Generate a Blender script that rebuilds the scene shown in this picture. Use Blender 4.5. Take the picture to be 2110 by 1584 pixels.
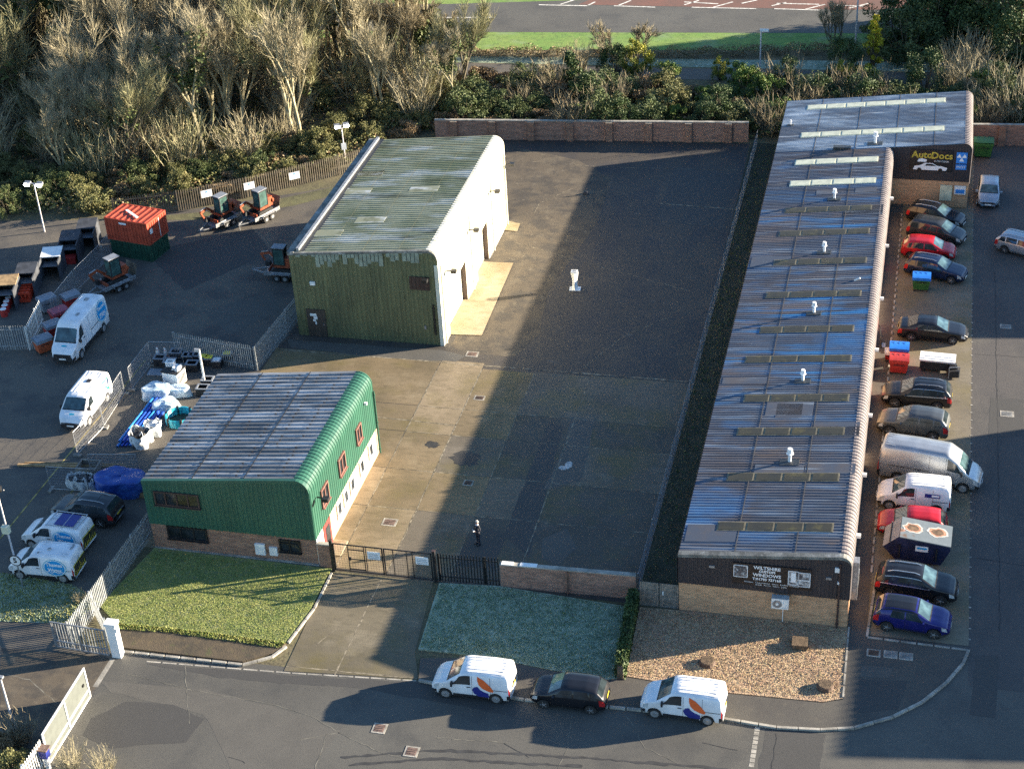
import bpy, bmesh, math, random
from mathutils import Vector, Matrix
for o in list(bpy.data.objects): bpy.data.objects.remove(o)
SC=bpy.context.scene; COL=SC.collection
PI=math.pi
# ------------------------------------------------------------ camera, sky, sun
F_PX,PITCH,YAW,ROLL,CAM_H=3447.698,.558687,-.263543,-.0612363,62.0
def cam_axes():
    sy,cy,sp,cp,sr,cr=math.sin(YAW),math.cos(YAW),math.sin(PITCH),math.cos(PITCH),math.sin(ROLL),math.cos(ROLL)
    f0,r0,u0=Vector((sy,cy,0)),Vector((cy,-sy,0)),Vector((0,0,1))
    fwd=cp*f0-sp*u0; up=cp*u0+sp*f0
    return cr*r0+sr*up, cr*up-sr*r0, fwd
AX=cam_axes()
cd=bpy.data.cameras.new('camera'); cam=bpy.data.objects.new('camera',cd); COL.objects.link(cam)
m=Matrix((AX[0],AX[1],-AX[2])).transposed().to_4x4(); m.translation=(0,0,CAM_H); cam.matrix_world=m
cd.sensor_fit='HORIZONTAL'; cd.sensor_width=36; cd.lens=F_PX/2110*36; cd.clip_start=1; cd.clip_end=3000
SC.camera=cam
SUN_EL,SUN_V=math.radians(13),Vector((.92,.392,0)).normalized()
sunv=Vector((SUN_V.x*math.cos(SUN_EL),SUN_V.y*math.cos(SUN_EL),math.sin(SUN_EL)))
w=bpy.data.worlds.new('World'); SC.world=w; w.use_nodes=True
nt=w.node_tree; bg=nt.nodes['Background']; sk=nt.nodes.new('ShaderNodeTexSky'); sk.sky_type='NISHITA'
sk.sun_disc=False; sk.sun_elevation=SUN_EL; sk.sun_rotation=math.atan2(SUN_V.x,SUN_V.y); sk.altitude=50; sk.air_density=1.0; sk.dust_density=.15; sk.ozone_density=3.5
nt.links.new(sk.outputs[0],bg.inputs[0]); bg.inputs[1].default_value=.067
ld=bpy.data.lights.new('sun','SUN'); ld.energy=5; ld.angle=math.radians(.5); ld.color=(1,.86,.66)
so=bpy.data.objects.new('sun',ld); COL.objects.link(so); so.rotation_euler=(-sunv).to_track_quat('-Z','Y').to_euler()
SC.view_settings.view_transform='Standard'; SC.view_settings.look='None'; SC.view_settings.gamma=1; SC.view_settings.exposure=2.3
SC.cycles.use_denoising=False; SC.cycles.sample_clamp_indirect=1.2
# ------------------------------------------------------------ helpers
def G(px,py,z=0.,a=0.,b=0.):
    "point of the photograph's ray on the plane z = z + a*x + b*y"
    d=AX[0]*((px-1055)/F_PX)-AX[1]*((py-792)/F_PX)+AX[2]
    t=(z-CAM_H)/(d.z-a*d.x-b*d.y)
    return Vector((d.x*t,d.y*t,CAM_H+d.z*t))
def g2(px,py,z=0.): p=G(px,py,z); return (p.x,p.y)
def tag(o,label=None,cat=None,group=None,kind=None):
    if label: o['label']=label
    if cat: o['category']=cat
    if group: o['group']=group
    if kind: o['kind']=kind
    return o
def thing(name,label,cat,loc=(0,0,0),rz=0,group=None):
    o=bpy.data.objects.new(name,None); COL.objects.link(o); o.location=loc; o.rotation_euler=(0,0,rz); o.empty_display_size=.3
    return tag(o,label,cat,group)
def copy_tree(o,loc,rz,label=None,parent=None,scale=None):
    c=o.copy(); COL.objects.link(c)
    if parent is None:
        c.location=loc; c.rotation_euler=(0,0,rz)
        if label: c['label']=label
        if scale: c.scale=scale
    else: c.parent=parent
    for ch in list(o.children): copy_tree(ch,None,None,None,c)
    return c
class MB:
    def __init__(s): s.v=[];s.f=[];s.mi=[];s.cur=0
    def add(s,vs,fs):
        n=len(s.v); s.v+=[tuple(p) for p in vs]
        for f in fs: s.f.append([n+i for i in f]); s.mi.append(s.cur)
        return s
    def box(s,x,y,z,sx,sy,sz,rz=0,rx=0,ry=0):
        "centre x,y, bottom z"
        M=Matrix.Rotation(rz,3,'Z')@Matrix.Rotation(ry,3,'Y')@Matrix.Rotation(rx,3,'X')
        c=Vector((x,y,z+sz/2)); vs=[c+M@Vector((i*sx/2,j*sy/2,k*sz/2)) for k in(-1,1) for j in(-1,1) for i in(-1,1)]
        return s.add(vs,[(0,2,3,1),(4,5,7,6),(0,1,5,4),(2,6,7,3),(0,4,6,2),(1,3,7,5)])
    def bar(s,p,q,w,h=None):
        p,q=Vector(p),Vector(q); d=(q-p).normalized(); u=Vector((0,0,1)) if abs(d.z)<.95 else Vector((1,0,0))
        a=d.cross(u).normalized()*(w/2); b=a.cross(d).normalized()*((h or w)/2)
        vs=[e+i*a+j*b for e in(p,q) for j in(-1,1) for i in(-1,1)]
        return s.add(vs,[(0,2,3,1),(4,5,7,6),(0,1,5,4),(2,6,7,3),(0,4,6,2),(1,3,7,5)])
    def tube(s,p,q,r0,r1=None,n=8,cap=True):
        r1=r0 if r1 is None else r1; p,q=Vector(p),Vector(q); d=(q-p).normalized(); u=Vector((0,0,1)) if abs(d.z)<.95 else Vector((1,0,0))
        a=d.cross(u).normalized(); b=d.cross(a)
        vs=[]
        for e,r in((p,r0),(q,r1)):
            for i in range(n): t=2*PI*i/n; vs.append(e+a*(r*math.cos(t))+b*(r*math.sin(t)))
        fs=[(i,(i+1)%n,n+(i+1)%n,n+i) for i in range(n)]
        if cap: fs+=[tuple(range(n))[::-1],tuple(range(n,2*n))]
        return s.add(vs,fs)
    def path(s,pts,r,n=6):
        for a,b in zip(pts,pts[1:]): s.tube(a,b,r,r,n)
        return s
    def lathe(s,pr,cx=0,cy=0,n=12):
        vs=[(cx+r*math.cos(2*PI*i/n),cy+r*math.sin(2*PI*i/n),z) for r,z in pr for i in range(n)]; k=len(pr)
        fs=[(j*n+i,j*n+(i+1)%n,(j+1)*n+(i+1)%n,(j+1)*n+i) for j in range(k-1) for i in range(n)]
        fs+=[tuple(range(n))[::-1],tuple(range((k-1)*n,k*n))]
        return s.add(vs,fs)
    def prism(s,pts,z0,z1):
        n=len(pts); ar=sum(pts[i][0]*pts[(i+1)%n][1]-pts[(i+1)%n][0]*pts[i][1] for i in range(n))
        if ar<0: pts=pts[::-1]
        vs=[(x,y,z0) for x,y in pts]+[(x,y,z1) for x,y in pts]
        return s.add(vs,[tuple(range(n))[::-1],tuple(range(n,2*n))]+[(i,(i+1)%n,n+(i+1)%n,n+i) for i in range(n)])
    def sheet(s,pts,z=0):
        n=len(pts); ar=sum(pts[i][0]*pts[(i+1)%n][1]-pts[(i+1)%n][0]*pts[i][1] for i in range(n))
        if ar<0: pts=pts[::-1]
        return s.add([(p[0],p[1],z) for p in pts],[tuple(range(n))])
    def grid(s,rows):
        n=len(rows[0]); vs=[p for r in rows for p in r]
        return s.add(vs,[(j*n+i,j*n+i+1,(j+1)*n+i+1,(j+1)*n+i) for j in range(len(rows)-1) for i in range(n-1)])
    def build(s,name,mats,parent=None,loc=None,rz=0,smooth=False,**kw):
        me=bpy.data.meshes.new(name); me.from_pydata([tuple(v) for v in s.v],[],s.f)
        for m in (mats if isinstance(mats,(list,tuple)) else [mats]): me.materials.append(m)
        if any(s.mi): me.polygons.foreach_set('material_index',s.mi)
        if smooth: me.polygons.foreach_set('use_smooth',[True]*len(s.f))
        me.update()
        o=bpy.data.objects.new(name,me); COL.objects.link(o)
        if parent: o.parent=parent
        if loc is not None: o.location=loc
        o.rotation_euler[2]=rz
        if kw: tag(o,**kw)
        return o
# ------------------------------------------------------------ materials
def mat(name,col,rough=.6,metal=0,var=.12,scale=2.,bump=0,col2=None,coat=0,bs=20,emit=None,alpha=None,stretch=None,detail=4,thr=None):
    m=bpy.data.materials.new(name); m.use_nodes=True; n=m.node_tree.nodes; L=m.node_tree.links; b=n['Principled BSDF']
    tc=n.new('ShaderNodeTexCoord'); src=tc.outputs['Object']
    if stretch:
        mp=n.new('ShaderNodeMapping'); mp.inputs['Scale'].default_value=stretch; L.new(src,mp.inputs[0]); src=mp.outputs[0]
    nz=n.new('ShaderNodeTexNoise'); nz.inputs['Scale'].default_value=scale; nz.inputs['Detail'].default_value=detail; L.new(src,nz.inputs['Vector'])
    r=n.new('ShaderNodeValToRGB'); L.new(nz.outputs['Fac'],r.inputs[0])
    c2=col2 or tuple(min(1,c*(1+var)) for c in col); c1=col if col2 else tuple(c*(1-var) for c in col)
    lo,hi=thr or (.35,.65)
    r.color_ramp.elements[0].position=lo; r.color_ramp.elements[1].position=hi
    r.color_ramp.elements[0].color=(*c1,1); r.color_ramp.elements[1].color=(*c2,1)
    L.new(r.outputs[0],b.inputs['Base Color'])
    b.inputs['Roughness'].default_value=rough; b.inputs['Metallic'].default_value=metal
    if coat: b.inputs['Coat Weight'].default_value=coat; b.inputs['Coat Roughness'].default_value=.08
    if bump:
        z2=n.new('ShaderNodeTexNoise'); z2.inputs['Scale'].default_value=bs; z2.inputs['Detail'].default_value=3; L.new(src,z2.inputs['Vector'])
        bp=n.new('ShaderNodeBump'); bp.inputs['Strength'].default_value=bump; bp.inputs['Distance'].default_value=.05; L.new(z2.outputs['Fac'],bp.inputs['Height']); L.new(bp.outputs[0],b.inputs['Normal'])
    if emit: b.inputs['Emission Color'].default_value=(*emit[0],1); b.inputs['Emission Strength'].default_value=emit[1]
    if alpha is not None: b.inputs['Alpha'].default_value=alpha
    m['ramp']=r.name
    return m
def mixrgb(n,L,fac,a,b,mode='MIX'):
    x=n.new('ShaderNodeMix'); x.data_type='RGBA'; x.blend_type=mode
    for s,v in((x.inputs[0],fac),(x.inputs[6],a),(x.inputs[7],b)):
        if isinstance(v,bpy.types.NodeSocket): L.new(v,s)
        elif isinstance(v,tuple): s.default_value=(*v,1)
        else: s.default_value=v
    return x.outputs[2]
def noise(n,L,src,scale,detail=4,lo=.4,hi=.6,stretch=None,rough=.5,rotz=0):
    if stretch or rotz:
        mp=n.new('ShaderNodeMapping'); mp.inputs['Scale'].default_value=stretch or (1,1,1); mp.inputs['Rotation'].default_value=(0,0,rotz); L.new(src,mp.inputs[0]); src=mp.outputs[0]
    z=n.new('ShaderNodeTexNoise'); z.inputs['Scale'].default_value=scale; z.inputs['Detail'].default_value=detail; z.inputs['Roughness'].default_value=rough; L.new(src,z.inputs['Vector'])
    r=n.new('ShaderNodeMapRange'); r.inputs[1].default_value=lo; r.inputs[2].default_value=hi; L.new(z.outputs['Fac'],r.inputs[0])
    return r.outputs[0]
def layered(name,col,layers,rough=.85,bump=.3,bs=12,metal=0,spec=None,bd=.03):
    "layers: (colour, scale, lo, hi, strength[, stretch, detail, rotz])"
    m=bpy.data.materials.new(name); m.use_nodes=True; n=m.node_tree.nodes; L=m.node_tree.links; b=n['Principled BSDF']
    src=n.new('ShaderNodeTexCoord').outputs['Object']; cur=col
    for i,l in enumerate(layers):
        c,s,lo,hi,st=l[:5]; sx=l[5] if len(l)>5 else None; de=l[6] if len(l)>6 else 5; rz=l[7] if len(l)>7 else 0
        of=n.new('ShaderNodeVectorMath'); of.inputs[1].default_value=(i*13.7,i*7.3,i*3.1); L.new(src,of.inputs[0])
        f=noise(n,L,of.outputs[0],s,de,lo,hi,sx,.6,rz)
        mu=n.new('ShaderNodeMath'); mu.operation='MULTIPLY'; L.new(f,mu.inputs[0]); mu.inputs[1].default_value=st
        cur=mixrgb(n,L,mu.outputs[0],cur,c)
    L.new(cur,b.inputs['Base Color']) if not isinstance(cur,tuple) else None
    b.inputs['Roughness'].default_value=rough; b.inputs['Metallic'].default_value=metal
    if spec is not None: b.inputs['Specular IOR Level'].default_value=spec
    if bump:
        z2=n.new('ShaderNodeTexNoise'); z2.inputs['Scale'].default_value=bs; z2.inputs['Detail'].default_value=4; L.new(src,z2.inputs['Vector'])
        bp=n.new('ShaderNodeBump'); bp.inputs['Strength'].default_value=bump; bp.inputs['Distance'].default_value=bd; L.new(z2.outputs['Fac'],bp.inputs['Height']); L.new(bp.outputs[0],b.inputs['Normal'])
    return m
def brick(name,c1,c2,mortar,stain=(.05,.05,.05),st=.4):
    m=bpy.data.materials.new(name); m.use_nodes=True; n=m.node_tree.nodes; L=m.node_tree.links; b=n['Principled BSDF']
    src=n.new('ShaderNodeTexCoord').outputs['Object']; sp=n.new('ShaderNodeSeparateXYZ'); L.new(src,sp.inputs[0])
    ad=n.new('ShaderNodeMath'); L.new(sp.outputs[0],ad.inputs[0]); L.new(sp.outputs[1],ad.inputs[1])
    cb=n.new('ShaderNodeCombineXYZ'); L.new(ad.outputs[0],cb.inputs[0]); L.new(sp.outputs[2],cb.inputs[1])
    bt=n.new('ShaderNodeTexBrick'); L.new(cb.outputs[0],bt.inputs[0]); bt.inputs['Scale'].default_value=1; bt.inputs['Brick Width'].default_value=.23; bt.inputs['Row Height'].default_value=.076; bt.inputs['Mortar Size'].default_value=.008
    bt.inputs['Color1'].default_value=(*c1,1); bt.inputs['Color2'].default_value=(*c2,1); bt.inputs['Mortar'].default_value=(*mortar,1)
    f=noise(n,L,cb.outputs[0],1.6,6,.42,.75,(.6,2.2,1)); mu=n.new('ShaderNodeMath'); mu.operation='MULTIPLY'; L.new(f,mu.inputs[0]); mu.inputs[1].default_value=st
    f2=noise(n,L,cb.outputs[0],1,3,.52,.62,(2.2,9,1))
    mu2=n.new('ShaderNodeMath'); mu2.operation='MULTIPLY'; L.new(f2,mu2.inputs[0]); mu2.inputs[1].default_value=.55
    c=mixrgb(n,L,mu2.outputs[0],bt.outputs['Color'],tuple(k*.45 for k in c1)); c=mixrgb(n,L,mu.outputs[0],c,stain)
    L.new(c,b.inputs['Base Color']); b.inputs['Roughness'].default_value=.9
    return m
def text(body,size,m,name,parent,fn,align='CENTER',bold=0):
    cu=bpy.data.curves.new('lettering','FONT'); cu.body=body; cu.size=size; cu.align_x=align; cu.align_y='CENTER'; cu.offset=bold; cu.resolution_u=2
    t=bpy.data.objects.new('lettering',cu); COL.objects.link(t)
    bpy.context.view_layer.update()
    me=bpy.data.meshes.new_from_object(t.evaluated_get(bpy.context.evaluated_depsgraph_get())); bpy.data.objects.remove(t)
    for v in me.vertices: v.co=fn(v.co.x,v.co.y)
    me.materials.clear(); me.materials.append(m); me.name=name
    o=bpy.data.objects.new(name,me); COL.objects.link(o); o.parent=parent
    return o
# ------------------------------------------------------------ ground and paving
M={}
M['soil']=layered('soil',(.15,.125,.07),[((.08,.075,.04),.3,.4,.6,.8),((.14,.13,.06),1.5,.45,.65,.7),((.05,.04,.025),6,.5,.6,.6)],.95,.8,5)
M['asphalt_street']=layered('asphalt_street',(.082,.078,.068),[((.11,.105,.09),.12,.4,.65,.8),((.05,.05,.048),.35,.5,.66,.6),((.13,.12,.1),2.5,.6,.75,.25),((.045,.045,.043),14,.45,.7,.35)],.8,.35,40)
M['asphalt_yard']=layered('asphalt_yard',(.1,.088,.072),[((.13,.112,.086),.1,.42,.65,.7),((.04,.04,.042),.4,.48,.62,.6),((.12,.11,.09),.8,.6,.75,.35),((.05,.05,.05),10,.45,.7,.4)],.78,.4,35)
M['asphalt_site']=layered('asphalt_site',(.058,.049,.04),[((.09,.073,.055),.12,.42,.62,.8),((.035,.035,.04),.5,.5,.62,.5,(1,.5,1)),((.15,.14,.12),.55,.64,.72,.45,(1,1.8,1),8),((.045,.043,.045),9,.45,.7,.4)],.75,.4,30)
M['asphalt_east']=layered('asphalt_east',(.075,.068,.063),[((.105,.095,.08),.2,.45,.65,.8),((.045,.045,.045),.5,.5,.65,.5,(1,.4,1)),((.05,.05,.05),12,.45,.7,.4)],.8,.4,35)
def conc(n,c,s=.6,dk=(.075,.06,.038),lt=(.36,.31,.24)):
    return layered(n,c,[(dk,.22,.42,.68,s),(lt,.5,.56,.75,.5),(dk,1.4,.52,.68,s*.7,(1,2.4,1),6,.4),((.13,.105,.025),.35,.48,.68,.55),(tuple(k*.75 for k in c),.9,.45,.6,.4,(.35,9,1),3),(tuple(k*.6 for k in c),9,.5,.7,.35)],.82,.3,25)
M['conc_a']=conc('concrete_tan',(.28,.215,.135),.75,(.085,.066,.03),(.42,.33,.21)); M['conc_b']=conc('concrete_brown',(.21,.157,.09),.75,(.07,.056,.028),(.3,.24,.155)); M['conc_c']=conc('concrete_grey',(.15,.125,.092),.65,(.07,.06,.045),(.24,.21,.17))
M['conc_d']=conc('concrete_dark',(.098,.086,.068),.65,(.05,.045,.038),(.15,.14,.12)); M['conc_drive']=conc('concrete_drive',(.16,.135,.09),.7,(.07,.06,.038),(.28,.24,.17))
M['conc_light']=conc('concrete_light',(.4,.33,.22),.75,(.2,.12,.045),(.55,.5,.38)); M['conc_apron']=conc('concrete_apron',(.19,.162,.115),.6,(.08,.068,.05),(.22,.19,.14))
M['kerb']=mat('kerb_stone',(.3,.28,.24),.9,var=.35,scale=1.5,bump=.2); M['joint']=mat('joint',(.2,.17,.12),.9,var=.6,scale=3)
M['dirt']=layered('verge_dirt',(.085,.065,.042),[((.05,.042,.03),.6,.45,.62,.8),((.12,.09,.05),2.5,.5,.65,.6),((.07,.08,.03),1.3,.58,.68,.6)],.95,.6,14)
M['pave']=layered('pavement',(.085,.078,.066),[((.06,.055,.05),.4,.45,.65,.8),((.12,.105,.08),1.2,.55,.7,.5),((.055,.05,.045),12,.45,.7,.5)],.85,.4,30)
M['white_line']=mat('road_paint',(.62,.6,.54),.8,var=.3,scale=2.5); M['yellow_line']=mat('yellow_paint',(.3,.23,.07),.85,var=.6,scale=2.5)
M['lawn_soil']=layered('lawn_turf',(.22,.24,.07),[((.15,.19,.055),.5,.42,.6,.8),((.36,.33,.12),1.2,.52,.68,.7),((.16,.18,.13),3,.5,.66,.5)],.95,.9,9,bd=.06)
M['frost_soil']=layered('frosty_turf',(.27,.33,.24),[((.14,.19,.12),.9,.42,.6,.7),((.42,.47,.37),2.2,.5,.66,.8),((.05,.075,.05),5,.5,.65,.7)],.95,.9,9,bd=.06)
M['verge']=layered('verge_grass',(.12,.23,.04),[((.2,.27,.06),.2,.4,.6,.8),((.22,.26,.2),.3,.52,.68,.6,(.6,1,1)),((.05,.09,.025),2.5,.5,.65,.6)],.95,.7,8)
M['gravel']=layered('gravel',(.42,.3,.19),[((.3,.21,.13),5,.45,.6,.8),((.52,.41,.26),4,.5,.62,.7),((.36,.22,.15),.8,.45,.65,.6),((.16,.1,.06),9,.5,.62,.8)],.95,1,14,bd=.06)
M['red_tarmac']=layered('red_tarmac',(.17,.075,.055),[((.13,.07,.055),.3,.4,.6,.8),((.09,.06,.05),3,.5,.65,.5)],.9,.3,20)
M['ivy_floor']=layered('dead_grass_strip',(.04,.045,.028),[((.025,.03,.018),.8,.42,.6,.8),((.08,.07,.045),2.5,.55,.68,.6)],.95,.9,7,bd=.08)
def structure(name,m,pts,z,**k):
    return MB().sheet(pts,z).build(name,m,kind='structure',**k)
P=lambda *a:[g2(x,y) for x,y in a]
structure('ground',M['soil'],[(-900,-200),(900,-200),(900,1200),(-900,1200)],0)
structure('street',M['asphalt_street'],[(-41.4,64.9),(-41.4,40),(30,40),(30,73.2),(-1,73.2),(-1,66.5),(-26,65.2)],.004)
structure('east_road',M['asphalt_east'],[(5.2,70),(26,70),(26,142),(5.2,142)],.009)
structure('depot_yard',M['asphalt_yard'],[(-41.4,56.5),(-41.4,64.6),(-44.5,64.9),(-44.6,74.5),(-43.4,86),(-43.4,120),(-47,126),(-58,120),(-66,116.4),(-95,112),(-95,60)],.008)
structure('site_yard',M['asphalt_site'],[(-44.3,95),(-44.3,97),(-43.4,103),(-43.4,136.3),(-14,138.2),(-13.2,96),(-13.4,73.7),(-25.2,73.7),(-43,73.9)],.012)
# concrete bays of the site yard; tones also paint sunlit west, shaded east
xs=[-44.2,-37.6,-31.4,-26.9,-21.3,-13.4]; ys=[74.0,80.4,84.6,88.9,92.1,97.3]
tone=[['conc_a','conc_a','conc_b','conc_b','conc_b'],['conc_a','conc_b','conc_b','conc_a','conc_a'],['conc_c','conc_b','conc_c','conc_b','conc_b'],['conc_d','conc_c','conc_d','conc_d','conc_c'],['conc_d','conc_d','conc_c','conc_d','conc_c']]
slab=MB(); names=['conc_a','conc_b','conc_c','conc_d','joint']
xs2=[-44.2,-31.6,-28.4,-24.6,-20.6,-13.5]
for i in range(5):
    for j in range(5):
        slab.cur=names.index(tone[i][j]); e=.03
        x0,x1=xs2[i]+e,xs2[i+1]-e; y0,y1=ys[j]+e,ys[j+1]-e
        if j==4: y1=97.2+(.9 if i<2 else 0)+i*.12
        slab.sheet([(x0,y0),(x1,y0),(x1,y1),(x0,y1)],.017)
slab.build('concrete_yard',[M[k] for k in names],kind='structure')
jn=MB(); rj=random.Random(5)
def crack(p,q,w):
    p,q=Vector(p),Vector(q); n=max(3,int((q-p).length/.5)); d=(q-p).normalized(); nn=Vector((-d.y,d.x)); a=[];b=[]
    for i in range(n+1):
        c=p.lerp(q,i/n)+nn*rj.uniform(-.025,.025); ww=w*rj.uniform(.2,1); a.append((*(c+nn*ww),.021)); b.append((*(c-nn*ww),.021))
    jn.grid([b,a])
for x in xs2[1:5]: crack((x,74.2),(x,97.4),.05)
for y in ys[1:5]: crack((-31.6,y),(-13.6,y),.045)
crack((-44,97.9),(-13.5,97.9),.09); crack((-34,90.3),(-28.4,90.1),.07)
jn.build('slab_joint',M['joint'],kind='structure')
structure('drive',M['conc_drive'],P((688,1180),(893,1198),(855,1345),(862,1398),(585,1382),(645,1255)),.02)
jn=MB(); crack(g2(785,1195),g2(690,1390),.06); crack(g2(590,1372),g2(860,1398),.05); crack(g2(700,1290),g2(650,1330),.05); jn.build('drive_joint',M['joint'],kind='structure')
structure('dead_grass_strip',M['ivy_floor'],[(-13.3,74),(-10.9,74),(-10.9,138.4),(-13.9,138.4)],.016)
structure('warehouse_slab',M['conc_light'],P((920,690),(993,692),(1058,543),(985,540)),.06)
structure('door_step',M['conc_light'],P((1035,475),(1066,478),(1072,462),(1042,455)),.06)
structure('apron',M['conc_apron'],[(-.3,73.2),(5.2,73.2),(5.3,143),(4.6,143),(4.6,127.5),(-.3,127.5)],.02)
structure('footway',M['pave'],[(-1.35,67.5),(-.3,67.5),(-.3,127.5),(-1.35,127.5)],.016)
# raised verges, lawns and pavements with their kerbs
def raised(name,m,pts,z=.1): return MB().prism(pts,-.3,z).build(name,m,kind='structure')
Q=lambda *a:[g2(x,y,.1) for x,y in a]
raised('left_lawn',M['lawn_soil'],Q((318,1128),(683,1171),(672,1190),(640,1255),(590,1322),(350,1292),(238,1282),(205,1246)))
raised('verge_strip',M['dirt'],Q((239,1284),(350,1294),(590,1324),(560,1345),(500,1362),(245,1332)),.095)
raised('right_lawn',M['frost_soil'],Q((905,1200),(1032,1207),(1300,1250),(1286,1395),(1240,1400),(1000,1352),(862,1336)))
raised('gravel_garden',M['gravel'],Q((1318,1250),(1395,1256),(1747,1292),(1736,1438),(1695,1445),(1490,1425),(1290,1392)))
kerbline=[(245,1340),(500,1368),(560,1352),(590,1330)]
arc=[(862,1400),(1000,1425),(1080,1440),(1290,1458),(1490,1479),(1600,1497),(1690,1502),(1760,1498),(1840,1475),(1900,1445),(1950,1405),(1985,1365),(1996,1338)]
raised('pavement',M['pave'],Q((1003,1354),(1240,1402),(1286,1397),(1290,1394),(1490,1427),(1695,1447),(1737,1440),(1748,1294),(1786,1300),(1786,1312),(1994,1339),*arc[::-1][1:],(866,1355)),.09)
def strip(name,pts,wd,z0,z1,m):
    pts=[Vector(p) for p in pts]; a=[];b=[]
    for i,p in enumerate(pts):
        d=(pts[min(i+1,len(pts)-1)]-pts[max(i-1,0)]).normalized(); n=Vector((-d.y,d.x))*wd/2; a.append(p+n); b.append(p-n)
    mb=MB()
    for i in range(len(pts)-1):
        L=(pts[i+1]-pts[i]).length; k=max(1,round(L/.92))
        for j in range(k):
            t0,t1=j/k+.008,(j+1)/k-.008
            mb.prism([tuple(a[i].lerp(a[i+1],t0)),tuple(a[i].lerp(a[i+1],t1)),tuple(b[i].lerp(b[i+1],t1)),tuple(b[i].lerp(b[i+1],t0))],z0,z1)
    return mb.build(name,m,kind='structure')
strip('kerb',Q(*kerbline),.16,-.1,.12,M['kerb']); strip('kerb',Q(*arc),.16,-.1,.125,M['kerb'])
strip('kerb',Q((1786,1312),(1994,1339)),.14,-.1,.125,M['kerb']); strip('kerb',Q((1786,1312),(1806,1185)),.14,-.1,.13,M['kerb'])
strip('kerb',[(-.32,78.6),(-.32,96)],.12,-.1,.1,M['kerb']); strip('kerb',[(-.32,97),(-.32,126)],.12,-.1,.1,M['kerb'])
strip('kerb',[(5.25,73.3),(5.25,137)],.14,-.1,.03,M['kerb']); strip('kerb',P((1749,1294),(1737,1440)),.1,-.1,.14,M['kerb'])
strip('kerb',P((684,1182),(648,1255),(594,1326)),.12,-.1,.13,M['kerb'])
strip('kerb_line',P((300,1362),(600,1386),(860,1402)),.1,-.1,.012,M['kerb'])
# road paint
rp=MB(); rp.cur=0
for a,b in(((1561,1497),(1548,1580)),): 
    a,b=Vector(g2(*a)),Vector(g2(*b))
    for k in range(9):
        t0,t1=k/9+.01,(k+1)/9-.01; p,q=a.lerp(b,t0),a.lerp(b,t1); rp.sheet([(p.x-.13,p.y),(p.x+.13,p.y),(q.x+.13,q.y),(q.x-.13,q.y)],.009)
rp.build('road_marking',M['kerb'],kind='structure')
def line(name,a,b,w,m,z=.013):
    a,b=Vector(a),Vector(b); d=(b-a).normalized(); n=Vector((-d.y,d.x))*w/2
    return MB().sheet([tuple(a+n),tuple(b+n),tuple(b-n),tuple(a-n)],z).build(name,m,kind='structure')
line('yellow_line',g2(0,1110),g2(300,742),.1,M['yellow_line']); line('yellow_line',g2(30,1165),g2(170,985),.1,M['yellow_line'])
line('edge_line',g2(232,1358),g2(196,1415),.3,M['kerb']); line('site_line',g2(1360,420),g2(1520,432),.12,M['joint'],.022)
# beyond the rear wall: path, hedge bank, verge, main road
structure('cycle_path',M['asphalt_yard'],[(-80,150.5),(-47,151.2),(-30,152.2),(10,154),(10,157),(-30,155),(-47,154.6),(-80,154)],.012)
structure('near_verge',M['frost_soil'],[(-90,153.6),(-47,154.7),(20,157.6),(20,160.5),(-47,156.4),(-90,156)],.008)
structure('verge',M['verge'],[(-120,155),(-48,158),(-9,161.5),(30,163),(30,168),(-8,166.6),(-50,163.2),(-120,160)],.012)
structure('main_road',M['asphalt_street'],[(-160,157.5),(-50,163),(-8.5,166.4),(90,172),(90,186),(-8,179),(-52,171.4),(-160,166)],.016)
structure('far_verge',M['verge'],[(-200,168),(-52,171.5),(-37,172.8),(-36,176),(-52,210),(-200,230)],.012)
structure('red_surfacing',M['red_tarmac'],[(-36.5,172.6),(-8,173.4),(20,176),(20,186),(-10,181),(-33,178.5)],.022)
mk=MB()
def seg(a,b,w,z=.03):
    a,b=Vector(a),Vector(b); d=(b-a).normalized(); n=Vector((-d.y,d.x))*w/2; mk.sheet([tuple(a+n),tuple(b+n),tuple(b-n),tuple(a-n)],z)
for (a,b,c,d) in((905,37,1021,37),(1110,11,1210,13),(1265,13,1350,16),(1425,16,1558,19),(1595,19,1690,22),(1410,5,1480,9),(1600,8,1688,10),(1710,11,1780,14),(1155,10,1185,0),(1212,12,1226,5),(1275,12,1300,2),(1410,11,1440,2),(1470,16,1510,5),(1528,8,1560,1),(1590,13,1620,6),(1660,20,1700,10),(1750,18,1790,8)): seg(g2(a,b),g2(c,d),.22)
mk.build('road_marking',M['white_line'],kind='structure')
# covers and gullies set in the ground
M['iron']=mat('cast_iron',(.09,.06,.045),.7,.3,.4,6); M['grey_iron']=mat('grey_cover',(.2,.2,.19),.7,.2,.3,5)
M['cover_red']=mat('rusty_cover',(.15,.1,.08),.8,.1,.4,6)
def cover(px,py,sx,sy,m,label,z=.03,fr='kerb',rz=0,zg=0):
    p=G(px,py,zg); o=thing('ground_cover',label,'cover',(p.x,p.y,zg),rz,'ground covers')
    MB().box(0,0,-.05,sx,sy,.05+z-.006).build('surround',M[fr],o)
    mb=MB().box(0,0,0,sx*.74,sy*.74,z)
    for k in range(3): mb.box(0,(k-1)*sy*.2,z,sx*.6,sy*.05,.012)
    mb.build('lid',M[m],o)
cover(803,1076,.95,.75,'cover_red','square rusty cover in the lit concrete beside the green office')
cover(782,1500,.75,.75,'cover_red','square rusty gully cover in the street below the nearer van shadow')
cover(848,1548,.75,.75,'cover_red','square rusty gully cover lowest in the street')
cover(1800,1345,.75,.6,'iron','leftmost of three pale framed covers in the corner pavement',zg=.09)
cover(1835,1348,.75,.6,'grey_iron','middle of three pale framed covers in the corner pavement',zg=.09)
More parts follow.
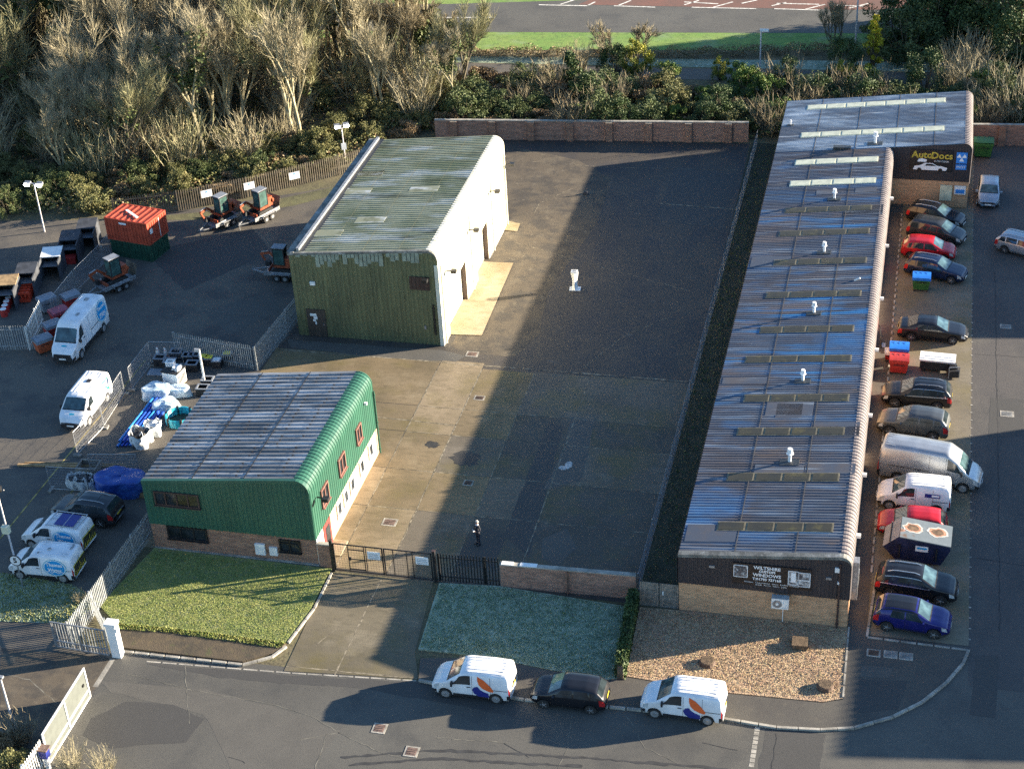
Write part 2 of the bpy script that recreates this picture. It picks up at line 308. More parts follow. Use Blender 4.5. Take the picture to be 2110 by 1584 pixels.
cover(1867,1352,.75,.6,'grey_iron','rightmost of three pale framed covers in the corner pavement',zg=.09)
cover(988,820,.75,.55,'iron','brown rectangular cover in the concrete near the yard shadow edge')
cover(965,995,.65,.6,'iron','dark square cover in the shaded concrete between the office and the yard centre')
cover(973,730,.9,.7,'cover_red','reddish cover beside the warehouse front corner')
cover(1930,734,.9,.6,'grey_iron','faint grey gully cover in the east road by the parking row') if 0 else None
cover(2072,733-60,.8,.6,'grey_iron','grey cover in the sunlit strip of the east road')
cover(2075,853,.9,.7,'grey_iron','grey cover in a square patch of the east road')
# round stumps and stone in the gravel garden
M['stump']=mat('weathered_brown',(.11,.075,.045),.9,0,.4,5,.5)
for (px,py,r,h,l) in((1457,1366,.42,.22,'round brown tree stump in the gravel behind the parked white van'),(1700,1416,.42,.25,'round brown tree stump in the gravel near its kerbed corner')):
    p=G(px,py,.1); o=thing('tree_stump',l,'stump',(p.x,p.y,.1),.3,'stumps in the gravel garden')
    MB().lathe([(r*1.12,0),(r*1.02,h*.5),(r*.97,h)],n=14).build('bark',M['iron'],o); MB().lathe([(r*.9,h),(r*.85,h+.02)],n=14).build('cut_face',M['stump'],o)
p=G(1648,1330,.1); o=thing('utility_box','low square brown utility box standing in the gravel garden','utility box',(p.x,p.y,.1),.05)
MB().box(0,0,0,.8,.75,.3).build('body',M['stump'],o); MB().box(0,0,.3,.86,.8,.05).build('lid',M['stump'],o)
# repairs, painted sunlight, cracks and tyre marks in the tarmac
M['patch_dark']=layered('trench_repair',(.056,.054,.05),[((.06,.058,.055),.8,.45,.65,.6),((.03,.03,.03),9,.5,.7,.4)],.8,.3,35); M['patch_pale']=layered('worn_tarmac',(.098,.092,.08),[((.085,.08,.07),.7,.42,.62,.8),((.06,.058,.052),9,.5,.7,.4)],.85,.35,35)
M['patch_brown']=layered('sunlit_dusty_tarmac',(.095,.076,.053),[((.14,.115,.08),.5,.5,.68,.8),((.042,.038,.034),.8,.45,.6,.7),((.2,.17,.12),1.6,.62,.7,.5)],.85,.35,35)  # dusty brown that also holds painted sunlight for the yard
M['crack']=mat('tarmac_crack',(.16,.15,.12),.9,0,.4,2); M['crack_dark']=mat('tarmac_seam',(.03,.03,.03),.8,0,.4,2); M['tyre_mark']=mat('tyre_mark',(.035,.035,.035),.75,0,.3,2)
def patchp(name,m,pts,z):
    r=random.Random(len(pts)*7+int(pts[0][0])); out=[]
    W_=[Vector(g2(*p)) for p in pts]
    for a,b in zip(W_,W_[1:]+W_[:1]):
        n=max(1,int((b-a).length/.7))
        for i in range(n): c=a.lerp(b,i/n); out.append((c.x+r.uniform(-.07,.07),c.y+r.uniform(-.07,.07)))
    structure(name,m,out,z)
patchp('road_patch',M['patch_dark'],[(300,1366),(600,1390),(860,1405),(1080,1446),(1060,1475),(760,1420),(450,1395)],.0075)
patchp('road_patch',M['patch_dark'],[(190,1480),(260,1445),(360,1452),(420,1480),(380,1530),(230,1540),(170,1515)],.0075)
patchp('road_patch',M['patch_pale'],[(200,1400),(420,1420),(560,1455),(700,1505),(640,1584),(480,1590),(420,1470),(230,1425)],.0065)
patchp('road_patch',M['patch_dark'],[(1580,1500),(1700,1510),(1690,1590),(1560,1590)],.0065)
patchp('yard_patch',M['patch_brown'],[(1040,300),(1190,330),(1260,370),(1230,460),(1130,600),(1110,690),(1060,735),(960,728),(930,712),(1000,560),(1045,470)],.0145); patchp('yard_patch',M['patch_dark'],[(1390,345),(1520,360),(1490,470),(1350,455)],.0145)  # first patch paints the far yard sunlit, running past the shadow edge
patchp('yard_patch',M['patch_dark'],[(1040,1100),(1130,870),(1160,880),(1090,1150)],.0187); patchp('yard_patch',M['patch_pale'],[(1180,860),(1225,865),(1200,990),(1120,1010),(1150,950)],.0202); patchp('yard_patch',M['patch_pale'],[(1120,1110),(1170,1090),(1190,1130),(1150,1165),(1115,1150)],.0198); patchp('yard_patch',M['patch_dark'],[(980,1090),(1045,1095),(1020,1170),(930,1165)],.0192)
patchp('yard_patch',M['patch_pale'],[(590,700),(910,722),(960,735),(940,745),(780,738),(600,716)],.0195)
patchp('depot_patch',M['patch_brown'],[(0,1335),(110,1342),(236,1356),(205,1405),(150,1480),(100,1540),(40,1530),(0,1500)],.0112); patchp('depot_patch',M['patch_dark'],[(300,520),(520,470),(560,520),(380,600)],.0105); patchp('depot_patch',M['patch_pale'],[(420,640),(560,600),(580,640),(470,690)],.0105)
patchp('east_patch',M['patch_dark'],[(2040,820),(2110,822),(2110,900),(2038,900)],.0125); patchp('east_patch',M['patch_dark'],[(2010,1350),(2060,1352),(2050,1480),(2000,1470)],.0125); patchp('pavement_patch',M['patch_dark'],[(1770,1400),(1870,1405),(1850,1465),(1760,1470)],.0945); patchp('pavement_patch',M['patch_pale'],[(1775,1372),(1840,1378),(1835,1400),(1770,1395)],.096)
def cracks(name,m,lines,z,w=.02):
    r=random.Random(len(lines)); mb=MB()
    for ln in lines:
        P_=[Vector(g2(*p)) for p in ln]; pts=[]
        for a,b in zip(P_,P_[1:]):
            n=max(2,int((b-a).length/.35)); pts+=[a.lerp(b,i/n)+Vector((r.uniform(-.05,.05),r.uniform(-.05,.05))) for i in range(n)]
        pts.append(P_[-1]); A=[];B=[]
        for i,p in enumerate(pts):
            d=(pts[min(i+1,len(pts)-1)]-pts[max(0,i-1)]).normalized(); n=Vector((-d.y,d.x))*w*r.uniform(.3,1); A.append((*(p+n),z)); B.append((*(p-n),z))
        mb.grid([B,A])
    mb.build(name,m,kind='structure')
cracks('road_crack',M['crack'],[[(265,1388),(400,1422),(560,1450),(640,1475),(700,1510)],[(620,1525),(672,1512),(700,1508),(790,1552),(850,1565)],[(672,1512),(650,1584)],[(380,1330),(382,1400),(390,1490)],[(1180,1460),(1170,1540),(1150,1584)],[(1290,1475),(1330,1540),(1420,1584)],[(900,1520),(1050,1530)]],.0105,.024)
cracks('road_seam',M['crack_dark'],[[(1040,1530),(1090,1560)],[(1600,1510),(1590,1584)],[(470,1560),(500,1568),(505,1572)],[(1450,1530),(1520,1545)]],.0105,.03)
cracks('tyre_track',M['tyre_mark'],[[(700,1560),(900,1545),(1200,1560),(1500,1584)],[(720,1575),(900,1562),(1200,1578)]],.0108,.12)
cracks('yard_crack',M['joint'],[[(1045,330),(1250,345),(1540,352)],[(1100,440),(1110,420),(1200,380)],[(1060,500),(1200,540),(1420,600)],[(1200,760),(1290,690),(1390,650)]],.0205,.03)
cracks('east_seam',M['crack_dark'],[[(2050,560),(2052,700),(2056,900),(2060,1300)],[(2010,730),(2110,736)],[(2012,1150),(2110,1165)]],.013,.04)
cracks('depot_crack',M['crack'],[[(10,985),(120,965),(260,945)],[(330,600),(420,640),(560,650)],[(120,1450),(60,1400),(0,1385)]],.0118,.03)
# ------------------------------------------------------------ buildings
def roof_patch(m,col,y0,y1,ph=0):
    "streaky tint painted over the middle bays of a roof"
    n=m.node_tree.nodes; L=m.node_tree.links; b=n['Principled BSDF']; src=n.new('ShaderNodeTexCoord').outputs['Object']; of=n.new('ShaderNodeVectorMath'); of.inputs[1].default_value=(ph*31,ph*17,ph*5); L.new(src,of.inputs[0])
    f=noise(n,L,of.outputs[0],.42,5,.5,.6,(.28,1.1,1)); g=noise(n,L,of.outputs[0],.9,3,.42,.58,(.2,3,1)); sp=n.new('ShaderNodeSeparateXYZ'); L.new(src,sp.inputs[0]); k=None
    for lo,hi in((y0-4,y0+6),(y1+4,y1-6)):
        r=n.new('ShaderNodeMapRange'); r.inputs[1].default_value=lo; r.inputs[2].default_value=hi; L.new(sp.outputs[1],r.inputs[0])
        k=r.outputs[0] if k is None else mul(n,L,k,r.outputs[0])
    f=mul(n,L,mul(n,L,f,g),k); f=mul(n,L,f,.85); old=b.inputs['Base Color'].links[0].from_socket; L.new(mixrgb(n,L,f,old,col),b.inputs['Base Color'])
def mul(n,L,a,b):
    x=n.new('ShaderNodeMath'); x.operation='MULTIPLY'
    for i,v in enumerate((a,b)):
        if isinstance(v,float): x.inputs[i].default_value=v
        else: L.new(v,x.inputs[i])
    return x.outputs[0]
M['olive_clad']=layered('olive_cladding',(.15,.15,.072),[((.09,.095,.05),.5,.42,.65,.7,(1,1,.25)),((.05,.06,.03),2.5,.55,.7,.5,(1,1,.3)),((.22,.22,.1),1.2,.55,.7,.4,(2,1,.2))],.6,0)
M['moss_seam']=mat('mossy_seam',(.07,.075,.045),.9,0,.5,2); M['frost_sheet']=layered('frosty_sheet',(.25,.26,.18),[((.52,.55,.56),.9,.5,.62,.85,(.5,2,1)),((.09,.1,.06),1.2,.5,.66,.6)],.8,0,spec=.15)
M['pale_weather']=mat('bare_metal_patch',(.24,.27,.21),.6,0,.25,2)
M['cream_clad']=layered('cream_cladding',(.72,.69,.56),[((.6,.56,.42),.6,.5,.7,.5),((.5,.47,.33),2,.58,.72,.35,(1,1,.3))],.5,0)
M['olive_roof']=layered('mossy_roof',(.31,.315,.215),[((.16,.18,.1),.22,.4,.62,.85,(1,1,1)),((.5,.52,.5),.55,.53,.66,.75,(.35,1.3,1),4),((.09,.1,.05),1.2,.5,.7,.5,(.4,2.2,1)),((.3,.3,.25),2.5,.58,.7,.5,(.3,3,1)),((.045,.05,.035),.45,.56,.7,.7,(.5,1.6,1))],.85,0,spec=.15)
M['green_clad']=layered('green_cladding',(.028,.105,.07),[((.02,.075,.052),.6,.4,.65,.7,(1,1,.3)),((.045,.13,.085),1.5,.55,.75,.4,(1,1,.4))],.4,0)
M['green_roof']=layered('grey_frosted_roof',(.17,.175,.18),[((.48,.5,.52),.5,.46,.64,.8,(.35,2.4,1)),((.06,.07,.08),.6,.48,.66,.7,(.4,2.6,1)),((.05,.055,.06),5,.6,.7,.6)],.75,0,spec=.2)
M['grey_roof']=layered('dark_striped_roof',(.075,.095,.13),[((.1,.085,.085),.16,.45,.6,.7),((.05,.2,.42),.13,.55,.64,.7,(.45,1,1)),((.26,.33,.41),.7,.52,.66,.6,(.16,3,1)),((.05,.05,.06),.5,.47,.65,.6,(.2,2.5,1)),((.5,.56,.6),.8,.62,.69,.7,(.1,5,1)),((.15,.11,.085),2.5,.5,.68,.5,(.25,3,1)),((.17,.12,.09),.5,.6,.68,.6,(.4,1,1))],.7,0,spec=.3)
roof_patch(M['grey_roof'],(.045,.22,.45),14,45); roof_patch(M['grey_roof'],(.16,.13,.12),14,46,1.7)  # blue pass puts an optical shimmer into the colour; brown is roof tone
M['lead_seam']=mat('roof_lap',(.05,.05,.055),.8,0,.4,3); M['odd_sheet']=layered('replaced_sheet',(.07,.085,.115),[((.11,.095,.09),.5,.45,.6,.7),((.3,.36,.42),.9,.56,.68,.7,(.2,4,1))],.7,0,spec=.3)
M['frost_roof']=layered('frosted_rear_roof',(.16,.2,.25),[((.11,.1,.1),.2,.45,.6,.7,(.5,1,1)),((.42,.48,.53),.35,.48,.62,.8,(.4,1.6,1)),((.62,.66,.68),.8,.58,.68,.7,(.15,3,1)),((.08,.085,.1),.7,.5,.66,.6,(.3,2.5,1))],.5,0)
M['grey_eave']=layered('pinkish_eave',(.2,.172,.165),[((.09,.075,.075),1.5,.45,.65,.6,(1,2,1))],.55,0)
M['dark_clad']=layered('dark_cladding',(.032,.028,.032),[((.05,.042,.045),.8,.45,.65,.6,(1,1,.4))],.55,0)
M['red_brick']=brick('red_brick',(.36,.17,.1),(.24,.105,.065),(.34,.29,.22),(.07,.05,.045),.6)
M['tan_brick']=brick('tan_brick',(.6,.35,.19),(.5,.28,.145),(.4,.32,.22),(.16,.09,.05),.35)
M['cream_brick']=brick('buff_brick',(.55,.42,.28),(.48,.36,.24),(.5,.44,.34),(.3,.22,.14),.4)
M['old_brick']=brick('old_brick',(.42,.215,.14),(.28,.14,.095),(.34,.27,.22),(.08,.06,.05),.6)
M['core']=mat('inner_wall',(.12,.11,.1),.9); M['gutter']=layered('weathered_gutter',(.2,.2,.18),[((.08,.08,.07),1.2,.45,.6,.8),((.4,.4,.38),2,.58,.7,.7)],.7,.2)
M['frame_brown']=mat('brown_frame',(.06,.035,.03),.5); M['glass']=mat('window_glass',(.02,.025,.03),.08,0,.5,1.2); M['white_frame']=mat('white_frame',(.75,.75,.72),.4)
M['red_door']=mat('red_door',(.28,.04,.035),.5); M['frame_red']=mat('faded_brown_frame',(.2,.095,.075),.5); M['door_dark']=mat('dark_door',(.06,.045,.035),.6); M['black']=mat('black_paint',(.015,.015,.016),.45,0,.3,4)
M['white']=mat('white_paint',(.78,.78,.76),.45,0,.06,3); M['grey_metal']=mat('galvanised',(.32,.33,.34),.45,.5,.25,6); M['rooflight']=mat('pale_rooflight',(.6,.6,.44),.4,0,.15,2); M['rooflight_old']=layered('dull_rooflight',(.05,.042,.022),[((.03,.028,.02),.8,.45,.6,.7),((.12,.1,.03),1.3,.55,.68,.6)],.5,0)
M['old_frame']=mat('rooflight_edge',(.16,.14,.09),.6,0,.3,3)
M['lamp_glass']=mat('floodlight_glass',(.3,.3,.3),.2)
def prof(x0,x1,zl,zr,r,z_end,n=7):
    a=math.atan2(zr-zl,x1-x0); th=a+PI/2; t=r*math.tan(th/2); c=(x1,zr)
    T1=(c[0]-t*math.cos(a),c[1]-t*math.sin(a)); ce=(T1[0]+r*math.sin(a),T1[1]-r*math.cos(a))
    pts=[((x0,zl),(-math.sin(a),math.cos(a))),(T1,(-math.sin(a),math.cos(a)))]
    for i in range(1,n+1):
        g=(PI/2+a)*(1-i/n); pts.append(((ce[0]+r*math.cos(g),ce[1]+r*math.sin(g)),(math.cos(g),math.sin(g))))
    pts.append(((x1,z_end),(1,0))); return pts,T1
def ribs(L,pitch,amp,s0=0,k=.32):
    out=[];s=s0
    while s<s0+L-1e-6:
        for f,h in((0,0),(k,0),(k+.12,1),(.88,1)): 
            if s+f*pitch<s0+L: out.append((s+f*pitch,h*amp))
        s+=pitch
    out.append((s0+L,0)); return out
def corr(pts,y0,y1,pitch,amp,k=.32):
    "pts: list of ((x,z),(nx,nz)) swept along y with trapezoid ribs"
    return [[(p[0]+n[0]*h,y,p[1]+n[1]*h) for p,n in pts] for y,h in ribs(y1-y0,pitch,amp,y0,k)]
def zprof(pts,x):
    z=None
    for (p,_),(q,_) in zip(pts,pts[1:]):
        if min(p[0],q[0])-1e-9<=x<=max(p[0],q[0])+1e-9 and abs(q[0]-p[0])>1e-6:
            zz=p[1]+(q[1]-p[1])*(x-p[0])/(q[0]-p[0]); z=zz if z is None else max(z,zz)
    return z if z is not None else pts[-2][0][1]
def front_clad(pts,x0,x1,y,zb,pitch,amp,sgn=-1,drop=.03):
    rows=[]
    for x,h in ribs(x1-x0,pitch,amp,x0): rows.append([(x,y+sgn*(h+.02),zb),(x,y+sgn*(h+.02),zprof(pts,min(x,x1-1e-4))-drop)])
    return rows
def core(pts,x0,y0,y1,inx,zb=0):
    pl=[(x0+.1,zb)]+[(min(p[0],pts[-1][0][0]-inx),p[1]-.12) for p,_ in pts[:-1]]+[(pts[-1][0][0]-inx,zb)]
    mb=MB(); n=len(pl); vs=[(x,y0+.06,z) for x,z in pl]+[(x,y1-.06,z) for x,z in pl]
    return mb.add(vs,[tuple(range(n)),tuple(range(n,2*n))[::-1]]+[(i,n+i,n+(i+1)%n,(i+1)%n) for i in range(n)])
def win(parent,x,y,z,wd,h,ax,bars=1,fm='frame_brown',name='window',top=False):
    "ax 'x': faces -y, 'y': faces +x"
    mb=MB(); t=.09; d=.1
    R_=lambda a,b,cw,ch,dp=d: (mb.box(x+a,y-dp/2+.0,z+b,cw,dp,ch) if ax=='x' else mb.box(x+dp/2,y+a,z+b,dp,cw,ch))
    R_(0,0,wd,t); R_(0,h-t,wd,t); R_(-wd/2+t/2,t,t,h-2*t); R_(wd/2-t/2,t,t,h-2*t)
    for k in range(bars): R_((k+1)*wd/(bars+1)-wd/2,t,t*.8,h-2*t,d*.9)
    if top: R_(0,h*.68,wd-2*t,t*.7,d*.85)
    f=mb.build(name,M[fm],parent); g=MB()
    if ax=='x': g.box(x,y-.02,z+t*.5,wd-t,.03,h-t)
    else: g.box(x+.02,y,z+t*.5,.03,wd-t,h-t)
    g.build('pane',M['glass'],f); 
    s=MB(); (s.box(x,y-.09,z-.05,wd+.1,.18,.045) if ax=='x' else s.box(x+.09,y,z-.05,.18,wd+.1,.045)); s.build('sill',M[fm],f)
def floodlight(parent,p,dx,dy):
    mb=MB(); mb.bar(p,(p[0]+dx*.5,p[1]+dy*.5,p[2]+.1),.07); mb.box(p[0]+dx*.62,p[1]+dy*.62,p[2]-.05,.38,.38,.22); o=mb.build('floodlight',M['black'],parent)
    MB().box(p[0]+dx*.62,p[1]+dy*.62,p[2]-.07,.28,.28,.02).build('lamp_glass',M['lamp_glass'],o)
def downpipe(parent,x,y,z0,z1,m='black',r=.06):
    mb=MB(); mb.tube((x,y,z0),(x,y,z1),r)
    for z in(z0+.3,(z0+z1)/2,z1-.3): mb.box(x,y,z,.18,.1,.05)
    mb.build('downpipe',M[m],parent)
# ---- olive warehouse
X0,X1,Y0,Y1=-43.15,-31.95,100.25,120.4
ow=thing('warehouse','long olive green warehouse with mossy ribbed roof and cream side wall','warehouse',(X0,Y0,0))
pts,T1=prof(0,X1-X0,6.75,7.75,.75,0); D=Y1-Y0; W=X1-X0
rm=MB(); rm.grid(corr(pts[:2],0,D,.34,.045)); rm.cur=1
for xx in(2.9,5.6,8.3): rm.box(xx,D/2,6.75+1.0*xx/W+.038,.05,D-.1,.006,0,0,-math.atan(1.0/W))
for k in range(1,12): rm.box(W*.5,k*D/12,6.75+.5+.036,W-1.6,.05,.006,0,0,-math.atan(1.0/W))
rm.cur=2; rr_=random.Random(4)
for k in range(6): xx,yy=rr_.choice([1.6,4.3,7.0]),rr_.randrange(1,19)*1.03; rm.box(xx+.35,yy,6.75+1.0*(xx+.35)/W+.042,2.3,.95,.012,0,0,-math.atan(1.0/W))
rm.build('roof',[M['olive_roof'],M['moss_seam'],M['frost_sheet']],ow)
# cream wall and rounded eave: split round two recessed roller doors
drs=[(1.6,6.9,3.4),(9.9,13.6,3.4)]
mb=MB(); segs=[(0,1.6,0),(1.6,6.9,3.4),(6.9,9.9,0),(9.9,13.6,3.4),(13.6,D,0)]
for a,b,zb in segs: mb.grid(corr(pts[1:-1]+[((W,zb),(1,0))],a,b,.36,.05))
for a,b,h in drs:
    mb.box(W-.2,a+.03,0,.42,.06,h); mb.box(W-.2,b-.03,0,.42,.06,h); mb.box(W-.2,(a+b)/2,h,.42,b-a,.06)
mb.build('side_wall',M['cream_clad'],ow)
for a,b,h in drs:
    d=MB(); n=22
    d.grid([[(W-.4+(.03 if i%2 else 0),a+.06,h*i/(2*n)) ,(W-.4+(.03 if i%2 else 0),b-.06,h*i/(2*n))] for i in range(2*n+1)]); d.build('roller_door',M['cream_clad'],ow)
core(pts,0,0,D,.5).build('wall',M['core'],ow)
for a,b,h in drs: MB().box(W-.2,b-.075,0,.38,.03,h-.02).build('jamb_shade',M['frame_brown'],ow)  # dark brown facing paints shade onto each door's far jamb
fcl=MB(); fcl.grid(front_clad(pts,0,W,0,0,.34,.045))
MB().grid([[p for p in r] for r in front_clad(pts,0,W,D,0,.5,.04,1)]).build('rear_cladding',M['olive_clad'],ow)
# ragged bare-metal weathering along the front top edge
ro=random.Random(3); pw=fcl; pw.cur=1; x=.4
while x<W-.6:
    h=ro.choice([.3,.45,.5,.65,.8,.55,1.0]) if 2<x<9.8 else ro.choice([0,.08,.15]); z=zprof(pts,x)-.1
    if h>.05: pw.box(x,-.075,z-h,.34,.012,h) if ro.random()<.72 else None
    x+=.3
pw.build('front_cladding',[M['olive_clad'],M['pale_weather']],ow)
MB().grid([[(a*W,-.09,zprof(pts,min(a*W,W-1e-3))-.1),(a*W,-.09,zprof(pts,min(a*W,W-1e-3))+.06),(a*W,.12,zprof(pts,min(a*W,W-1e-3))+.06)] for a in [i/14 for i in range(13)]+[.95,.97,.985,.995,1]]).build('verge_trim',M['gutter'],ow)
g_=MB(); g_.box(.12,D/2,6.6,.5,D,.3); g_.build('parapet_gutter',M['gutter'],ow); MB().box(.62,D/2+.1,6.75,.22,D-.3,.34).build('gutter_flashing',M['grey_metal'],ow); MB().box(.95,D/2+.1,6.84,.4,D-.3,.055).build('gutter_painted_shade',M['black'],ow)  # black strip paints shade beside the gutter flashing
MB().grid([[(-.02-h,y,0),(-.02-h,y,6.7)] for y,h in ribs(D,.34,.04)]).build('left_cladding',M['olive_clad'],ow)
d=MB(); d.box(1.55,-.1,.05,1.45,.07,2.25); do=d.build('door',M['door_dark'],ow); MB().box(2.1,-.15,1.0,.05,.05,.15).build('handle',M['grey_metal'],do)
s=MB(); s.box(1.35,-.142,1.75,.5,.01,.2); s.box(1.5,-.142,1.5,.28,.01,.22); s.box(1.4,-.142,1.3,.22,.01,.18); s.box(1.5,-.142,1.05,.1,.01,.22); s.build('white_graffiti',M['white'],do)
l=MB(); l.box(9.75,-.1,4.55,1.5,.07,1.05)
for i in range(5): l.box(9.15+i*.3,-.15,4.6,.05,.04,.95)
l.build('louvre',M['frame_brown'],ow); MB().box(1.6,-.12,4.35,.38,.12,.28).build('alarm_box',M['white'],ow)
MB().box(.95,-.1,1.1,.12,.05,.16).build('switch_box',M['grey_metal'],ow); MB().box(9.9,-.1,1.3,.14,.06,.3).build('switch_box',M['grey_metal'],ow)
for yy in(.35,8.4,15.0,19.6): downpipe(ow,W+.1,yy,0,6.4,'cream_clad',.07)
dd=MB().box(W+.0,8.9-.2,.02,.12,.0+.95,2.1).build('side_door',M['cream_clad'],ow); MB().box(W+.07,8.4,1.0,.04,.05,.15).build('handle',M['black'],dd)
downpipe(ow,W-.55,-.13,.9,3.4); MB().box(W-.12,-.06,0,.3,.1,6.6).build('corner_trim',M['cream_clad'],ow)
floodlight(ow,(W-.9,-.08,5.6),.1,-1)
for px,py in((915,570),(958,492),(1002,408),(1043,333)):
    p=G(px,py,5.2); floodlight(ow,(W+.05,max(.3,min(D-.3,(px-907)/(1043-907)*D*1.03+.3)),5.3),1,0)
# ---- green office
X0,X1,Y0,Y1=-43.3,-32.6,74.05,86.2
go=thing('office','two storey green clad office with frosted grey roof above a brick base','office',(X0,Y0,0))
W,D=X1-X0,Y1-Y0; pts,T1=prof(0,W,5.1,6.3,.85,2.05)
bo=MB(); bo.grid(corr(pts[:2],-.12,D+.1,.42,.055,.45)); bo.cur=1; ro=random.Random(9)
for xx in(.5,1.9,3.2,4.6,6.0,7.4,8.8):
    for k in range(28): 
        y=.1+k*.42+.3
        if ro.random()<.72: bo.box(xx+ro.uniform(-.06,.06),y,5.1+1.2*xx/W+.07,.13,.1,.03)
lp=bo
for xx in(3.25,6.6): lp.box(xx,D/2,5.1+1.2*xx/W+.062,.05,D,.022)
bo.build('roof',[M['green_roof'],M['black']],go)
mb=MB(); mb.grid(corr(pts[1:],-.12,D+.1,.32,.045,.1)); mb.build('eave_cladding',M['green_clad'],go)
MB().grid(front_clad(pts,0,W,-.1,2.0,.3,.035)).build('front_cladding',M['green_clad'],go)
MB().grid(front_clad(pts,0,W,D+.06,2.0,.3,.035,1)).build('rear_cladding',M['green_clad'],go)
MB().grid([[(-.02-h,y,2.0),(-.02-h,y,5.05)] for y,h in ribs(D,.3,.035)]).build('left_cladding',M['green_clad'],go)
core(pts,0,0,D,.3,1.9).build('wall',M['core'],go)
MB().grid([[(a*W,-.17,zprof(pts,min(a*W,W-1e-3))-.12),(a*W,-.17,zprof(pts,min(a*W,W-1e-3))+.09),(a*W,.05,zprof(pts,min(a*W,W-1e-3))+.09)] for a in [i/12 for i in range(11)]+[.93,.95,.97,.985,.995,1]]).build('verge_trim',M['green_clad'],go)
b=MB(); b.box(W/2,.06,0,W-.05,.1,2.0); b.box(.05,D/2,0,.1,D,2.0); b.build('front_brickwork',M['red_brick'],go)
b=MB()
lw=[(1.3,1.5,.0,2.1),(3.4,.8,.9,1.0),(5.1,.8,.9,1.0),(6.5,.8,.9,1.0),(8.3,.9,.9,1.0),(10.3,1.0,.9,1.0)]
b.box(W-.12,D/2,0,.2,D-.05,2.0); b.build('side_brickwork',M['cream_brick'],go)
MB().box(W/2,.02,0,W+.0,.25,.14).build('plinth',M['kerb'],go)
win(go,2.15,-.14,3.55,2.9,1.0,'x',3,'frame_brown'); win(go,2.35,.0,.95,2.6,.95,'x',2,'black'); win(go,8.95,.0,.85,1.35,.9,'x',1,'black',top=True)
for yy,ww,zz,hh_ in((1.35,1.2,3.3,1.25),(4.6,1.2,3.3,1.2),(8.0,1.0,3.3,1.15)): win(go,W+.06,yy+.6,zz,ww,hh_,'y',1,'frame_red')
MB().box(W-.02,.55,0,.06,1.1,2.0).build('porch_panel',M['white_frame'],go)
d=MB(); d.box(W+.0,1.8,.05,.08,1.2,1.95); do=d.build('door',M['red_door'],go); MB().box(W+.05,1.8,.5,.02,.7,1.2).build('pane',M['glass'],do)
st=MB(); st.box(W+.5,1.8,0,.9,1.5,.1); st.build('door_step',M['conc_light'],go)
for yy in(4.0,5.3,6.6,8.6,10.5): win(go,W-.01,yy,.8,.75,1.05,'y',0,'white_frame')
for xx,m_ in((7.0,'white_frame'),(7.85,'white_frame')): 
    q=MB(); q.box(xx,-.06,.45 if xx<7.5 else .5,.62 if xx<7.5 else .5,.14,.8 if xx<7.5 else .6); q.build('meter_box',M[m_],go)
downpipe(go,W+.12,D-.15,.1,4.9,'green_clad'); floodlight(go,(W+.1,.7,4.6),1,-.3); MB().box(W+.16,D-1.9,5.0,.18,.16,.16).build('alarm_box',M['white'],go)
sw=thing('garden_wall','short low brick wall running from the green office corner to the gate post','wall',(X1,Y0,0))
MB().box(.47,.0,0,.9,.22,1.7).build('brickwork',M['red_brick'],sw); MB().box(.47,0,1.7,.96,.28,.07).build('coping',M['kerb'],sw)
# ---- long dark unit
X0,X1,Y0,YN,Y1=-10.85,-1.35,73.55,127.6,138.6; XW=4.75
gu=thing('industrial_unit','long dark roofed L shaped industrial unit with brick base and white rooflights','industrial unit',(X0,Y0,0))
W,D,WW,DN=X1-X0,Y1-Y0,XW-X0,YN-Y0; ZL,ZR=4.05,5.05; sl=(ZR-ZL)/W; ZW=ZL+sl*WW
p1,T1=prof(0,W,ZL,ZR,.55,2.1); p2,T2=prof(0,WW,ZL,ZW,.55,2.1)
mb=MB(); mb.grid(corr(p1[:2],-.1,DN,.27,.026)); mb.cur=1; mb.grid(corr(p2[:2],DN,D,.27,.035)); mb.cur=2
for xx in(3.1,6.4): mb.box(xx,DN/2,ZL+sl*xx+.036,.05,DN,.015,0,0,-math.atan(sl))
for xx in(3.1,6.4,9.6,12.6): mb.box(xx,(DN+D)/2,ZL+sl*xx+.036,.05,D-DN,.015,0,0,-math.atan(sl))
mb.cur=3; rr_=random.Random(12)
for k in range(14):
    xx,yy=rr_.choice([1.6,4.75,7.7]),rr_.uniform(1,DN-2); mb.box(xx,yy,ZL+sl*xx+.028,rr_.choice([2.9,2.9,1.6]),rr_.choice([.8,1.0,1.6]),.012,0,0,-math.atan(sl))
mb.cur=0; mb.build('roof',[M['grey_roof'],M['frost_roof'],M['lead_seam'],M['odd_sheet']],gu)
mb=MB(); mb.grid(corr(p1[1:],-.1,DN,.34,.05)); mb.grid(corr(p2[1:],DN,D,.34,.05)); mb.build('eave_cladding',M['grey_eave'],gu)
mb=MB(); mb.grid(corr([((-.05,2.1),(-1,0)),((-.05,ZL-.2),(-1,0)),((0,ZL),(-.7,.7))],-.1,D,.34,.05)); mb.build('left_cladding',M['dark_clad'],gu)
mb=MB(); mb.grid(front_clad(p1,0,W,-.06,2.1,.22,.025)); mb.build('front_cladding',M['dark_clad'],gu)
mb=MB(); mb.grid([[(x,DN-.02-h,2.3),(x,DN-.02-h,zprof(p2,min(x,WW-1e-3))-.03)] for x,h in ribs(WW-W,.22,.025,W)]); mb.build('wing_cladding',M['dark_clad'],gu)
MB().grid(front_clad(p2,0,WW,D,2.1,.4,.03,1)).build('rear_cladding',M['dark_clad'],gu)
mb=core(p1,0,0,DN,.3); mb2=core(p2,0,DN,D,.3); n=len(mb.v); mb.v+=mb2.v; mb.f+=[[n+i for i in f] for f in mb2.f]; mb.mi+=mb2.mi; mb.build('wall',M['core'],gu)
